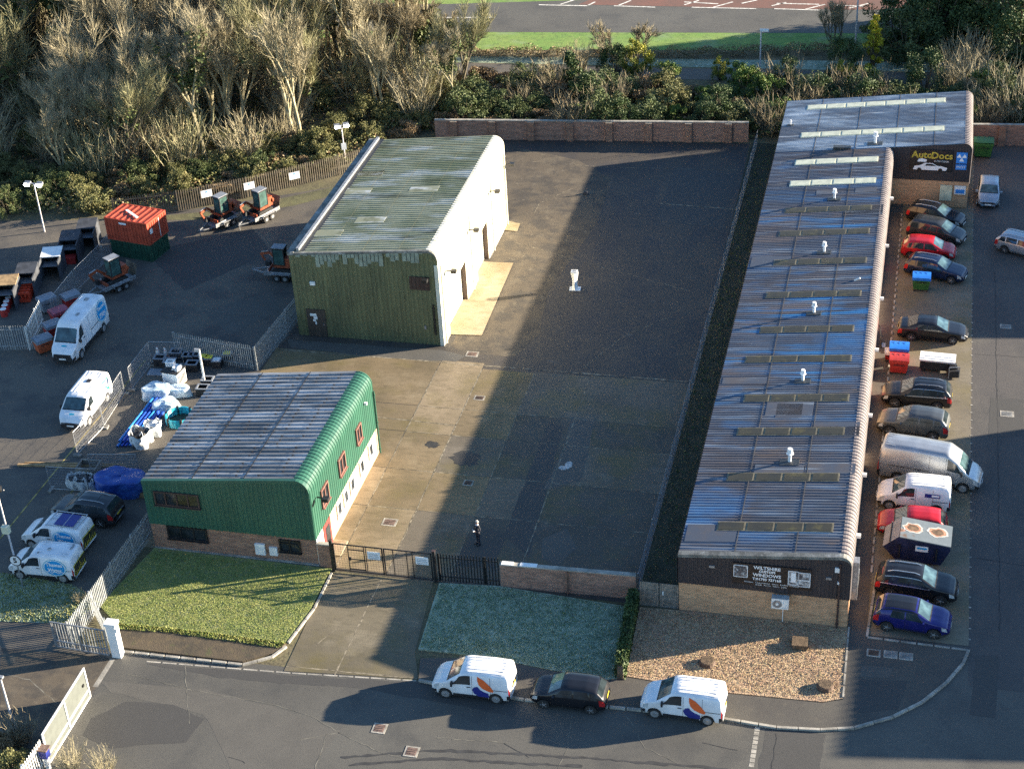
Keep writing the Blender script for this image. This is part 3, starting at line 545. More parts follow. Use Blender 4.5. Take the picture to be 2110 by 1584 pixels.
b=MB(); b.box(W/2,.1,0,W-.1,.2,2.1); b.box(.1,D/2,0,.2,D-.3,2.1); b.box(W-.1,DN/2,0,.16,DN-.3,2.1); b.box((W+WW)/2,DN+.08,0,WW-W,.16,2.3); b.box(WW-.1,(DN+D)/2,0,.2,D-DN-.1,2.1); b.build('brickwork',M['tan_brick'],gu)
MB().grid([[(a*W,-.14,zprof(p1,min(a*W,W-1e-3))-.12),(a*W,-.14,zprof(p1,min(a*W,W-1e-3))+.07),(a*W,.22,zprof(p1,min(a*W,W-1e-3))+.09)] for a in [i/14 for i in range(14)]+[.95,.97,.985,.995,1]]).build('verge_trim',M['gutter'],gu)
def onroof(px,py,dz=0):
    p=G(px,py,ZL-sl*X0+dz,sl,0); return Vector((p.x-X0,p.y-Y0,p.z))
def rooflight(a,b,n,wd,m,spl=.03):
    a,b=onroof(*a),onroof(*b); a.y=b.y=(a.y+b.y)/2; q=MB()
    f=MB()
    for i in range(n):
        c=a.lerp(b,(i+.5)/n); L=(b-a).length/n
        f.box(c.x,c.y,c.z+.01,L-.03,wd,.045,0,0,-math.atan(sl)); q.box(c.x,c.y,c.z+.045,L-.2,wd-.16,.025,0,0,-math.atan(sl))
    o=f.build('rooflight',M['lead'] if 0 else M['old_frame'] if m=='rooflight_old' else M['rooflight'],gu); q.build('rooflight_pane',M[m],o)
for a,b,n in(((1663,221),(1949,209),7),((1650,278),(1946,267),7),((1638,335),(1810,330),4),((1627,379),(1805,373),4)): rooflight(a,b,n,1.0,'rooflight')
for a,b in(((1617,434),(1797,429)),((1605,482),(1792,477)),((1594,542),(1786,537)),((1578,609),(1775,605)),((1565,681),(1760,677)),((1535,742),(1755,738)),((1532,822),(1750,819)),((1518,891),(1741,888)),((1497,985),(1730,982)),((1477,1087),(1718,1085))): rooflight(a,b,4,.85,'rooflight_old')
M['lead']=mat('lead_flashing',(.03,.035,.04),.5,0,.3,5); M['cowl']=mat('white_cowl',(.8,.8,.8),.35)
for px,py,s in((1803,296,1.2),(1719,410,1),(1698,520,1),(1677,645,1),(1654,785,1),(1627,952,1.15),(1629,258,.55)):
    p=onroof(px,py); mb=MB(); mb.tube(p,p+Vector((0,0,.55*s)),.09*s); mb.tube(p+Vector((0,0,.6*s)),p+Vector((0,0,.85*s)),.15*s,.13*s); mb.tube(p+Vector((0,0,.55*s)),p+Vector((0,0,.6*s)),.2*s,.15*s); o=mb.build('flue',M['cowl'],gu)
    f=MB(); f.box(p.x,p.y-.1,p.z,1.0*s,.55*s,.075,0,0,-math.atan(sl)); f.build('flashing',M['lead'],o)
p=onroof(1735,307); MB().box(p.x,p.y,p.z,1.4,.5,.22).build('roof_unit',M['lead'],gu)
p=onroof(1760,578); MB().tube(p,p+Vector((.4,0,.22)),.06).build('pipe_bracket',M['white_frame'],gu)
# front sign with its photographs, lettering
M['sign_black']=mat('sign_black',(.012,.012,.014),.4); M['photo_grey']=layered('sign_photo',(.3,.3,.3),[((.05,.05,.06),2.5,.45,.55,.9),((.6,.6,.6),3.5,.55,.6,.8)],.4,0); M['sign_white']=mat('sign_white',(.85,.85,.85),.5,0,.03)
sg=MB().box(5.2,-.15,2.55,4.35,.05,1.45).build('sign_board',M['sign_black'],gu)
for (x,z,ww,hh_) in((3.5,3.05,.75,.8),(6.4,2.85,.55,.95),(7.0,3.25,.62,.5),(7.0,2.8,.62,.42)): MB().box(x,-.18,z,ww,.012,hh_).build('sign_photo',M['photo_grey'],sg)
fm_=MB()
for (x,z,ww,hh_) in((3.5,3.05,.75,.8),(6.4,2.85,.55,.95),(7.0,3.25,.62,.5),(7.0,2.8,.62,.42)):
    for s_ in(-1,1): fm_.box(x+s_*ww/2,-.186,z,.035,.012,hh_); fm_.box(x,-.186,z+(hh_ if s_>0 else 0)-.015,ww,.012,.035)
fm_.box(6.4,-.19,3.05,.26,.012,.65); fm_.build('photo_frame',M['sign_white'],sg)
tf=lambda ox,oz,y=-.19:(lambda x,z:Vector((ox+x,y,oz+z)))
text('WILTSHIRE',.3,M['sign_white'],'lettering',sg,tf(4.95,3.8),bold=.008); text('CUSTOM',.22,M['sign_white'],'lettering',sg,tf(4.95,3.56),bold=.01); text('WINDOWS',.3,M['sign_white'],'lettering',sg,tf(4.95,3.3),bold=.008); text('T:01793 727168',.24,M['sign_white'],'lettering',sg,tf(4.95,3.02),bold=.008)
text('Windows   Conservatories   Doors   Roofline   Cladding',.13,M['sign_white'],'lettering',sg,tf(5.2,2.77)); text('Bi-folds   Porches   Repairs   Sashes',.12,M['sign_white'],'lettering',sg,tf(5.2,2.62))
a_=MB(); a_.box(5.75,-.35,1.35,.95,.4,.7); ac=a_.build('air_conditioner',M['white_frame'],gu)
MB().tube((5.6,-.56,1.7),(5.6,-.58,1.7),.26,n=16).build('fan_grille',M['grey_metal'],ac); MB().tube((5.6,-.575,1.7),(5.6,-.59,1.7),.09,n=12).build('fan_hub',M['white_frame'],ac); q=MB()
for i in range(4): q.box(5.75,-.52+i*.1,2.06,.95,.03,.02)
q.build('top_fin',M['grey_metal'],ac); MB().bar((5.9,-.1,0.05),(5.9,-.1,1.35),.04).build('condensate_pipe',M['white_frame'],gu); MB().bar((6.25,-.12,2),(6.25,-.12,2.6),.06).build('pipe_cover',M['black'],gu)
downpipe(gu,8.9,-.13,.05,4.6,'frame_brown'); MB().box(8.75,-.12,4.0,.28,.1,.32).build('alarm_box',M['white'],gu); MB().box(8.85,-.12,3.2,.12,.12,.16).build('security_lamp',M['white'],gu)
for x in(1.9,8.3): MB().box(x,-.12,3.45,.3,.1,.14).build('wall_lamp',M['grey_metal'],gu)
MB().box(W+.2,.9,1.6,.35,.55,2.6).build('duct',M['grey_metal'],gu); MB().box(W+.25,1.5,2.1,.3,.4,.9).build('meter_box',M['grey_metal'],gu)
for py_,w_ in((3.5,.25),(16,.2),(24,.2),(31,.2),(39,.2),(47,.25),(9.5,.22)): MB().box(W+.18,py_,3.8,.25,w_,.18).build('wall_lamp',M['white'],gu)
for k in range(5):
    y=6+k*9.2; MB().box(W-.01,y,0,.06,1.0,2.05).build('door',M['red_door'],gu); MB().box(W-.01,y+2.6,.9,.06,2.2,1.1).build('window',M['glass'],gu)
# wing front: sign, emblem, notice boards
sg=MB().box(WW-3.1,DN-.1,3.15,3.3,.05,1.85).build('sign_board',M['sign_black'],gu)
M['gold']=mat('gold_lettering',(.6,.42,.05),.4); M['sign_blue']=mat('sign_blue',(.03,.22,.62),.45)
tf=lambda ox,oz:(lambda x,z:Vector((ox+x,DN-.135,oz+z)))
text('Auto',.8,M['gold'],'lettering',sg,tf(WW-3.85,4.55),bold=.02); text('Docs',.8,M['gold'],'lettering',sg,tf(WW-2.3,4.52),bold=.02); text('01793 722666',.2,M['sign_white'],'lettering',sg,tf(WW-2.3,4.05))
cp=MB(); 
cp.add([(WW-4.5+x,DN-.135,3.25+z) for x,z in((0,0),(2.6,0),(2.7,.25),(2.2,.38),(1.9,.4),(1.5,.62),(.9,.62),(.55,.4),(.1,.32))],[tuple(range(9))]); cp.add([(WW-4.2+x,DN-.135,3.95+z) for x,z in((0,0),(.7,0),(.75,.2),(.4,.3),(.1,.25))],[tuple(range(5))]); cp.build('car_emblem',M['sign_white'],sg)
wh=MB(); wh.tube((WW-4.0,DN-.14,3.27),(WW-4.0,DN-.15,3.27),.17,n=14); wh.tube((WW-2.35,DN-.14,3.27),(WW-2.35,DN-.15,3.27),.17,n=14); wh.add([(WW-3.6+x,DN-.14,3.62+z) for x,z in((0,0),(.95,0),(.6,.18),(.15,.18))],[(0,1,2,3)]); wh.build('car_emblem_detail',M['sign_black'],sg)
sq=MB().box(WW-.75,DN-.1,3.95,.85,.05,.95).build('test_station_sign',M['sign_blue'],gu); q=MB()
for x,z in((-.2,.5),(.2,.5),(0,.18)): q.add([(WW-.75+x-.2,DN-.13,3.95+z-.0),(WW-.75+x+.2,DN-.13,3.95+z),(WW-.75+x,DN-.13,3.95+z+.32)],[(0,1,2)])
q.build('triangle_emblem',M['sign_white'],sq); MB().box(WW-.75,DN-.1,3.4,.85,.05,.45).build('notice_board',M['sign_blue'],gu); text('MOT',.32,M['sign_white'],'lettering',gu,tf(WW-.75,3.62))
MB().box(WW-1.75,DN-.06,.6,.95,.08,1.35).build('wall_panel',M['rooflight'],gu); MB().box(WW-.65,DN-.06,1.2,.9,.08,.75).build('notice_board',M['white_frame'],gu); MB().box(WW-.65,DN-.11,1.3,.7,.02,.35).build('notice_print',M['sign_blue'],gu)
# ---- units to the east whose shadows cross the road
for n,(ya,yb,lab) in enumerate(((76.8,104.6,'dark clad unit east of the road standing nearer the street'),(119.0,170,'dark clad unit east of the road standing beyond the sunlit gap'))):
    eu=thing('industrial_unit',lab,'industrial unit',(30.2,ya,0)); L=yb-ya; mb=MB()
    mb.add([(x,y,z) for y in(0,L) for x,z in((0,0),(0,7.85),(12,6.3),(12,0))],[(0,1,2,3),(7,6,5,4),(0,4,5,1),(2,6,7,3),(0,3,7,4)]); mb.build('wall',M['dark_clad'],eu)
    MB().grid([[(-.1,y,7.88+h),(12.1,y,6.32+h)] for y,h in ribs(L,.5,.05)]).build('roof',M['grey_roof'],eu)
    for k in range(int(L//8)): MB().box(-.05,3+k*8,0,.1,3.6,3.6).build('roller_door',M['grey_metal'],eu)
# ---- rear boundary wall with piers, and low brick wall at the front
def pierwall(name,label,a,b,h,n,bm='old_brick',pw=.6,t=.25):
    a,b=Vector(a),Vector(b); d=b-a; L=d.length; o=thing(name,label,'wall',(a.x,a.y,0),math.atan2(d.y,d.x))
    MB().box(L/2,0,0,L,t,h).build('brickwork',M[bm],o); MB().box(L/2,0,h,L,t+.06,.07).build('coping',M['kerb'],o)
    for i in range(n): 
        x=(i+.5)*L/n; MB().box(x,-t/2-.12,0,pw,.25,h-.02).build('pier',M['red_brick'],o)
    return o
pierwall('boundary_wall','long brick wall with piers across the far end of the yard',(-42.5,136.1),(-14.2,138.6),1.85,8)
pierwall('boundary_wall','brick wall in shade behind the green waste bin at the car park end',(4.9,140.2),(26,142),1.9,4)
fw=pierwall('boundary_wall','low brick wall with white coping stones closing the front of the yard',(-21.35,74.0),(-13.4,74.25),1.65,1,'old_brick',.02)
MB().box(.45,0,1.725,.7,.33,.03).build('coping',M['white_frame'],fw); MB().box(1.7,0,1.725,1.0,.33,.03).build('coping',M['white_frame'],fw)
# ------------------------------------------------------------ vehicles
def paint(n,c,metal=0,rough=.35): return mat(n,c,rough,metal,.1,1.5,0,None,.3)
M['tyre']=mat('tyre',(.02,.02,.02),.85,0,.3,8); M['rim']=mat('alloy',(.5,.5,.5),.35,.7,.1,6); M['steel_rim']=mat('steel_wheel',(.3,.3,.3),.5,.3,.15,6); M['rim_dark']=mat('wheel_back',(.03,.03,.03),.6)
M['car_glass']=mat('car_glass',(.025,.035,.04),.05,0,.4,1.5,0,None,.3); M['screen']=mat('windscreen',(.05,.09,.1),.05,0,.5,2,0,None,.5); M['trim']=mat('black_trim',(.018,.018,.02),.6,0,.3,4)
M['headlight']=mat('headlight',(.6,.62,.62),.15,.3,.2,9); M['taillight']=mat('taillight',(.4,.02,.02),.2,0,.2,9); M['plate_w']=mat('plate_white',(.75,.75,.72),.5); M['plate_y']=mat('plate_yellow',(.75,.55,.05),.5); M['chrome']=mat('satin_rail',(.6,.6,.6),.3,.8,.05,5)
PA={k:paint(k+'_paint',c,m,r) for k,c,m,r in(('black',(.012,.013,.017),.2,.3),('navy',(.012,.022,.06),.3,.3),('blue',(.014,.016,.14),.3,.3),('red',(.42,.012,.02),.1,.3),('silver',(.42,.44,.46),.6,.35),('bluegrey',(.32,.38,.44),.5,.35),('grey',(.1,.11,.115),.5,.35),('darkgrey',(.045,.05,.055),.4,.32),('white',(.74,.75,.76),0,.35))}
def lerp_tab(T,x):
    if x<=T[0][0]: return T[0][1:]
    for a,b in zip(T,T[1:]):
        if x<=b[0]:
            t=(x-a[0])/(b[0]-a[0]) if b[0]>a[0] else 0; return tuple(p+(q-p)*t for p,q in zip(a[1:],b[1:]))
    return T[-1][1:]
# tables: (x, roof z, belt z, half width); x forward
KIND={}
def kind(n,T,wb,wr,zb,tum,**k): KIND[n]=dict(T=T,wb=wb,wr=wr,zb=zb,tum=tum,**k)
kind('hatch',[(-2.05,.62,.5,.66),(-2.02,.95,.86,.76),(-1.92,1.06,.93,.82),(-1.55,1.42,.93,.86),(-1.0,1.5,.92,.88),(0,1.5,.91,.88),(.3,1.45,.9,.88),(1.05,1.02,.88,.87),(1.6,.91,.84,.84),(1.92,.78,.7,.74),(2.05,.6,.5,.58)],(1.27,-1.27),.31,.22,.24,
 ws=(.36,1.02),rw=(-1.88,-1.6),sw=[(-.28,.78,-.28,.32),(-1.2,-.36,-1.1,-.36),(-1.62,-1.3,-1.5,-1.2)])
kind('estate',[(-2.3,.6,.5,.7),(-2.27,.98,.86,.8),(-2.2,1.08,.95,.84),(-1.85,1.42,.95,.88),(-1.3,1.5,.94,.9),(-.2,1.51,.93,.91),(.15,1.47,.92,.91),(.95,1.03,.9,.9),(1.75,.9,.83,.86),(2.1,.78,.7,.76),(2.25,.58,.48,.6)],(1.38,-1.36),.32,.2,.25,
 ws=(.2,.92),rw=(-2.14,-1.9),sw=[(-.42,.7,-.42,.2),(-1.35,-.5,-1.35,-.5),(-2.0,-1.43,-1.75,-1.43)])
kind('suv',[(-2.3,.66,.56,.72),(-2.27,1.05,.96,.83),(-2.18,1.2,1.04,.88),(-1.85,1.58,1.04,.92),(-1.2,1.68,1.03,.94),(-.1,1.68,1.02,.94),(.25,1.62,1.01,.94),(1.02,1.14,1.0,.93),(1.75,1.02,.93,.9),(2.12,.88,.78,.8),(2.28,.66,.56,.64)],(1.38,-1.38),.37,.26,.27,
 ws=(.3,1.0),rw=(-2.12,-1.9),sw=[(-.38,.76,-.38,.26),(-1.3,-.46,-1.3,-.46),(-1.98,-1.38,-1.72,-1.38)])
kind('mini_suv',[(-2.08,.66,.56,.7),(-2.04,1.04,.94,.79),(-1.95,1.14,1.0,.84),(-1.65,1.48,1.02,.88),(-1.0,1.58,1.0,.9),(0,1.58,.98,.9),(.25,1.53,.97,.9),(.98,1.1,.95,.89),(1.6,.99,.9,.87),(1.95,.85,.75,.78),(2.1,.66,.56,.62)],(1.28,-1.28),.34,.25,.27,
 ws=(.32,.95),rw=(-1.92,-1.68),sw=[(-.3,.74,-.3,.28),(-1.15,-.38,-1.05,-.38)],two=1)
kind('saloon',[(-2.42,.58,.48,.7),(-2.38,.92,.84,.8),(-2.25,1.02,.9,.85),(-1.75,1.08,.93,.89),(-1.05,1.4,.93,.91),(-.6,1.46,.92,.92),(.05,1.45,.91,.92),(.2,1.41,.91,.92),(1.05,.98,.89,.91),(1.9,.86,.79,.87),(2.25,.74,.66,.76),(2.42,.54,.46,.6)],(1.44,-1.44),.33,.19,.27,
 ws=(.26,1.02),rw=(-1.68,-1.1),sw=[(-.35,.8,-.35,.22),(-1.25,-.43,-.98,-.43)])
kind('mpv',[(-2.25,.62,.52,.72),(-2.22,1.0,.9,.82),(-2.15,1.12,.98,.87),(-1.9,1.52,.98,.9),(-1.3,1.62,.97,.92),(.1,1.62,.95,.92),(.45,1.54,.94,.92),(1.3,1.06,.92,.9),(1.8,.93,.84,.86),(2.1,.78,.7,.76),(2.25,.6,.5,.6)],(1.37,-1.37),.32,.21,.25,
 ws=(.5,1.26),rw=(-2.12,-1.94),sw=[(-.25,.98,-.25,.5),(-1.2,-.33,-1.2,-.33),(-1.98,-1.3,-1.82,-1.3)])
kind('small_van',[(-2.2,.62,.52,.8),(-2.18,1.1,1.0,.87),(-2.12,1.7,1.08,.9),(-2.0,1.82,1.08,.92),(-1.2,1.86,1.07,.92),(.2,1.84,1.06,.92),(.5,1.77,1.05,.92),(1.3,1.18,1.04,.91),(1.75,1.04,.98,.88),(2.05,.88,.8,.8),(2.2,.64,.54,.64)],(1.4,-1.39),.33,.22,.13,
 ws=(.58,1.24),rw=None,sw=[(-.02,1.05,-.02,.6)],van=1)
kind('mid_van',[(-2.5,.62,.52,.84),(-2.48,1.2,1.1,.92),(-2.42,1.85,1.22,.94),(-2.3,1.96,1.22,.96),(-1,2.0,1.2,.97),(.6,1.97,1.18,.97),(.9,1.9,1.17,.97),(1.75,1.28,1.14,.96),(2.15,1.1,1.04,.93),(2.42,.92,.84,.84),(2.52,.66,.56,.7)],(1.55,-1.4),.34,.24,.13,
 ws=(1.0,1.7),rw=None,sw=[(.5,1.5,.5,1.0)],van=1)
kind('large_van',[(-3.1,.7,.6,.86),(-3.08,1.5,1.3,.95),(-3.02,2.5,1.5,.97),(-2.9,2.66,1.5,.99),(-1,2.72,1.5,1.0),(1.1,2.68,1.48,1.0),(1.45,2.5,1.45,1.0),(2.3,1.42,1.3,.98),(2.75,1.2,1.12,.95),(3.02,.98,.9,.86),(3.12,.7,.6,.74)],(2.0,-1.85),.36,.28,.08,
 ws=(1.62,2.24),rw=None,sw=[(1.15,2.05,1.15,1.62)],van=1)
kind('long_van',[(-3.2,.7,.6,.86),(-3.18,1.4,1.2,.94),(-3.1,2.3,1.4,.96),(-2.9,2.5,1.4,.98),(-1,2.55,1.4,.99),(1.0,2.5,1.38,.99),(1.7,2.0,1.35,.98),(2.35,1.3,1.2,.95),(2.75,1.08,1.0,.9),(3.0,.86,.78,.82),(3.1,.64,.54,.68)],(2.1,-1.9),.35,.27,.12,
 ws=(1.74,2.3),rw=None,sw=[(1.05,2.02,1.05,1.62)],van=1)
class Body:
    def __init__(s,kn):
        s.k=KIND[kn]; T=s.k['T']; s.x0,s.x1=T[0][0],T[-1][0]
        s.ra=s.k['wr']+.07
    def tab(s,x):
        T=s.k['T']; acc=[0,0,0]
        for d in(-.06,0,.06):
            v=lerp_tab(T,max(s.x0,min(s.x1,x+d)))
            for i in range(3): acc[i]+=v[i]/3
        return acc
    def ring(s,x,arch=True):
        zt,zw,w=s.tab(x); zb=s.k['zb']
        e=min(x-s.x0,s.x1-x); zb=zb+max(0,.12-e)*.9
        h=max(zt-zw,.02); zw=zt-h; tum=s.k['tum']*h; f=min(1,h/.35)
        A=[[0,zb],[w-.1,zb],[w-.015,zb+.1],[w,(zb+zw)*.52],[w-.025,zw],[w-.025-tum*.82,zw+.82*h],[w-.05-tum-.05*f,zw+h*(.975)],[(w-.05-tum-.05*f)*.55,zt],[0,zt+.02*f]]
        if arch:
            for xw in s.k['wb']:
                d=abs(x-xw)
                if d<s.ra: 
                    za=s.k['wr']+math.sqrt(s.ra**2-d*d)
                    for i in range(0,4): A[i][1]=max(A[i][1],za+(.02 if i==3 else 0))
        return A
    def S(s,x,t,side=1,off=0):
        A=s.ring(x,False); i=min(int(t),7); f=t-i
        y=A[i][0]*(1-f)+A[i+1][0]*f; z=A[i][1]*(1-f)+A[i+1][1]*f
        if off:
            B=s.ring(x+.05,False); C=s.ring(x-.05,False)
            yb=B[i][0]*(1-f)+B[i+1][0]*f; zb=B[i][1]*(1-f)+B[i+1][1]*f; yc=C[i][0]*(1-f)+C[i+1][0]*f; zc=C[i][1]*(1-f)+C[i+1][1]*f
            tx=Vector((.1,yb-yc,zb-zc)); tt=Vector((0,A[i+1][0]-A[i][0],A[i+1][1]-A[i][1])); n=tt.cross(tx)
            if n.length>1e-9:
                n.normalize()
                return Vector((x+n.x*off,side*(y+n.y*off),z+n.z*off))
        return Vector((x,side*y,z))
    def Yz(s,x,z):
        A=s.ring(x,False)
        for i in range(1,7):
            if A[i][1]<=z<=A[i+1][1]: 
                f=(z-A[i][1])/max(1e-6,A[i+1][1]-A[i][1]); return A[i][0]*(1-f)+A[i+1][0]*f
        return A[4][0]
    def patch(s,xa0,xa1,xb0,xb1,t0,t1,side,off=.012,nx=8,ny=4):
        "x range a at t0, b at t1"
        return [[s.S((xa0+(xa1-xa0)*i/nx)*(1-j/ny)+(xb0+(xb1-xb0)*i/nx)*(j/ny),t0+(t1-t0)*j/ny,side,off) for i in range(nx+1)] for j in range(ny+1)]
def vehicle(name,kn,pk,label,cat,loc,rz,group,rail=None,roofp=None,alloy=True,mirror=None,sunroof=False,opts={}):
    o=thing(name,label,cat,loc,rz,group); B=Body(kn); k=B.k; van=k.get('van'); pm=PA[pk]
    xs=[];x=B.x0
    while x<B.x1: xs.append(x); x+=.09 if (x-B.x0>.3 and B.x1-x>.35) else .035
    for xw in k['wb']: xs+=[xw-B.ra+.001,xw-B.ra-.001,xw+B.ra-.001,xw+B.ra+.001]
    xs=sorted(xs)+[B.x1]; rows=[]
    for x in xs:
        A=B.ring(x); full=[(x,-y,z) for y,z in A[::-1]]+[(x,y,z) for y,z in A[1:]]
        rows.append(full)
    mb=MB(); mb.grid(rows); n=len(rows[0]); mb.f.append(list(range(n))); mb.f.append(list(range((len(rows)-1)*n,len(rows)*n))[::-1]); mb.mi+=[0,0]
    body=mb.build('body',pm,o,smooth=True)
    def P2(nm,m,rws_list,par=o):
        q=MB()
        for r in rws_list: q.grid(r)
        return q.build(nm,M[m] if isinstance(m,str) else m,par,smooth=True)
    P2('underside','trim',[[[(B.x0+.15,-.6,k['zb']+.12),(B.x1-.15,-.6,k['zb']+.12)],[(B.x0+.15,.6,k['zb']+.12),(B.x1-.15,.6,k['zb']+.12)]]])
    q=MB(); q.box((B.x0+B.x1)/2,0,k['zb']+.05,(B.x1-B.x0)*.86,k['T'][5][3]*1.55,.45); q.build('wheel_housing',M['trim'],o)
    a,b=k['ws']; P2('windscreen','screen',[B.patch(a+.0,b,a,b,6.1,8,s_,.014,8,4) for s_ in(-1,1)])
    if k['rw']: a,b=k['rw']; P2('rear_window','car_glass',[B.patch(a,b,a,b,6.15,8,s_,.014,5,4) for s_ in(-1,1)])
    for s_ in(-1,1):
        for (x0,x1,u0,u1) in k['sw']:
            w_=P2('side_window','car_glass',[B.patch(x0,x1,u0,u1,4.12,5.0,s_,.012,6,3)])
            if rail=='chrome': P2('window_trim','chrome',[B.patch(x0-.04,x1+.04,x0-.04,x1+.04,4.02,4.12,s_,.014,4,1),B.patch(u0-.04,u1+.02,u0-.04,u1,4.98,5.07,s_,.014,4,1)],w_)
    for s_ in(-1,1):
        P2('headlight','headlight',[B.patch(B.x1-.42,B.x1-.13,B.x1-.46,B.x1-.2,3.2,4.0,s_,.012,4,2)]); 
        P2('tail_light','taillight',[B.patch(B.x0+.03,B.x0+(.1 if van else .3),B.x0+.03,B.x0+(.1 if van else .34),3.1 if not van else 2.9,4.3 if not van else 4.2,s_,.014,3,3)])
        if not van: P2('sill','trim',[B.patch(k['wb'][1]+B.ra,k['wb'][0]-B.ra,k['wb'][1]+B.ra,k['wb'][0]-B.ra,1.6,2.25,s_,.012,4,1)])
        else:
            P2('side_rub_strip','trim',[B.patch(k['wb'][1]+B.ra+.02,k['wb'][0]-B.ra-.02,k['wb'][1]+B.ra+.02,k['wb'][0]-B.ra-.05,1.9,2.45,s_,.014,4,1)])
            P2('door_handle','trim',[B.patch(k['sw'][0][0]-.02,k['sw'][0][0]+.2,k['sw'][0][0]-.02,k['sw'][0][0]+.2,3.75,3.87,s_,.02,2,1),])
            q=MB(); xx=k['sw'][0][0]-.1
            for xl in(xx,xx-1.0): q.grid(B.patch(xl,xl+.018,xl,xl+.018,2.3,5.0,s_,.006,1,4))
            q.grid(B.patch(B.x0+.15,xx-1.0,B.x0+.15,xx-1.0,3.62,3.72,s_,.008,3,1)); q.build('panel_gap',M['trim'],o)
        mx=(k['sw'][0][1]-.06); mz=B.ring(mx,False)[4]
        q=MB(); q.box(mx,s_*(mz[0]+.11),mz[1]+.0,.1,.2,.16 if not van else .26); q.build('wing_mirror',pm if not van else M['trim'],o,smooth=False)
        if not van:
            q=MB(); 
            for xl in(k['sw'][0][0]-.03,k['sw'][0][1]-.02): q.grid(B.patch(xl,xl+.014,xl,xl+.014,2.3,4.0,s_,.004,1,3))
            q.build('door_gap',M['trim'],o)
    P2('bumper','trim',[B.patch(B.x1-.3,B.x1-.03,B.x1-.3,B.x1-.03,1.3,3.0 if van else 2.5,s_,.012,4,2) for s_ in(-1,1)]); P2('bumper','trim',[B.patch(B.x0+.01,B.x0+.2,B.x0+.01,B.x0+.2,1.3,2.9 if van else 2.4,s_,.014,3,2) for s_ in(-1,1)])
    zt=k['T'][-1][1]; q=MB(); q.box(B.x1-.01,0,zt-.12,.05,.8 if kn!='large_van' else 1.35,.16 if kn!='large_van' else .3); q.build('grille',M['trim'],o); 
    if kn in('large_van','mid_van'): MB().box(B.x1-.03,0,k['zb']+.06,.12,k['T'][-1][3]*2.05,.3).build('front_bumper',M['trim'],o)
    q=MB(); q.box(B.x1+(.05 if van else .02),0,zt-.22,.02,.52,.11); q.build('number_plate',M['plate_w'],o); q=MB(); q.box(B.x0-.015,0,.75,.02,.52,.11); q.build('number_plate',M['plate_y'],o)
    P2('scuttle','trim',[B.patch(k['ws'][1],k['ws'][1]+.07,k['ws'][1],k['ws'][1]+.07,6.1,8,s_,.012,2,4) for s_ in(-1,1)])
    if van:
        q=MB(); n_=6 if kn!='large_van' else 5
        for i in range(n_): q.bar((B.x0+.35,(i-(n_-1)/2)*.24,B.ring(B.x0+.35)[8][1]+.012),(k['ws'][0]-.45,(i-(n_-1)/2)*.24,B.ring(k['ws'][0]-.45)[8][1]+.0),.05,.014)
        q.build('roof_rib',pm,o)
        q=MB(); q.box(B.x0-.012,0,.75,.02,.02,k['T'][2][1]-.95); q.box(B.x0-.02,.12,1.0,.03,.16,.06); q.build('rear_door_gap',M['trim'],o)
        if kn in('large_van','long_van'):
            pass
    for (xw) in k['wb']:
        for s_ in(-1,1):
            w=k['T'][5][3]; q=MB(); yc=s_*(w-.115); r=k['wr']
            q.tube((xw,yc-.1,r),(xw,yc+.1,r),r,r,18); wl=q.build('wheel',M['tyre'],o,smooth=False)
            q=MB(); q.tube((xw,yc+s_*.095,r),(xw,yc+s_*.108,r),r*.68,r*.68,16); rd=q.build('wheel_dish',M['rim_dark'] if alloy else M['steel_rim'],wl)
            q=MB()
            if alloy:
                for i in range(5):
                    t=2*PI*i/5; q.bar((xw,yc+s_*.116,r),(xw+r*.64*math.cos(t),yc+s_*.114,r+r*.64*math.sin(t)),.075,.02)
                q.tube((xw,yc+s_*.1,r),(xw,yc+s_*.12,r),.07,.07,10)
            else: q.tube((xw,yc+s_*.1,r),(xw,yc+s_*.122,r),r*.32,r*.28,12)
            q.build('rim',M['rim'],wl)
    if rail:
        for s_ in(-1,1):
            ra,rb=k['rw'][1]+.25,k['ws'][0]-.15; q=MB()
            pts=[tuple(B.S(ra+(rb-ra)*i/6,6.75,s_)+Vector((0,0,.05 if 0<i<6 else .0))) for i in range(7)]
            q.path(pts,.028,5); q.build('roof_rail',M['chrome'],o)
    if roofp: P2('roof_panel',roofp,[B.patch(k['rw'][1]+.02,k['ws'][0],k['rw'][1]+.02,k['ws'][0],5.1,8,s_,.008,8,5) for s_ in(-1,1)]+[B.patch(k['rw'][0],k['rw'][1],k['rw'][0],k['rw'][1],4.2,6.1,s_,.008,3,4) for s_ in(-1,1)])
    if sunroof: P2('sunroof','car_glass',[B.patch(-1.1,.1,-1.1,.1,7,8,s_,.02,4,3) for s_ in(-1,1)])
    return o,B
def place(front,rear,kn,vis,z=0.,shift=(0,0)):
    "front/rear: pixels of the near wheels' contact points; vis: which local side (+1 left) faces the camera"
    f,r=G(*front,z),G(*rear,z); d=(f-r); d.z=0; d.normalize(); k=KIND[kn]; n=Vector((-d.y,d.x,0))*vis
    c=(f+r)/2-d*((k['wb'][0]+k['wb'][1])/2)-n*(k['T'][5][3]-.12)
    return (c.x+shift[0],c.y+shift[1],z),math.atan2(d.y,d.x)
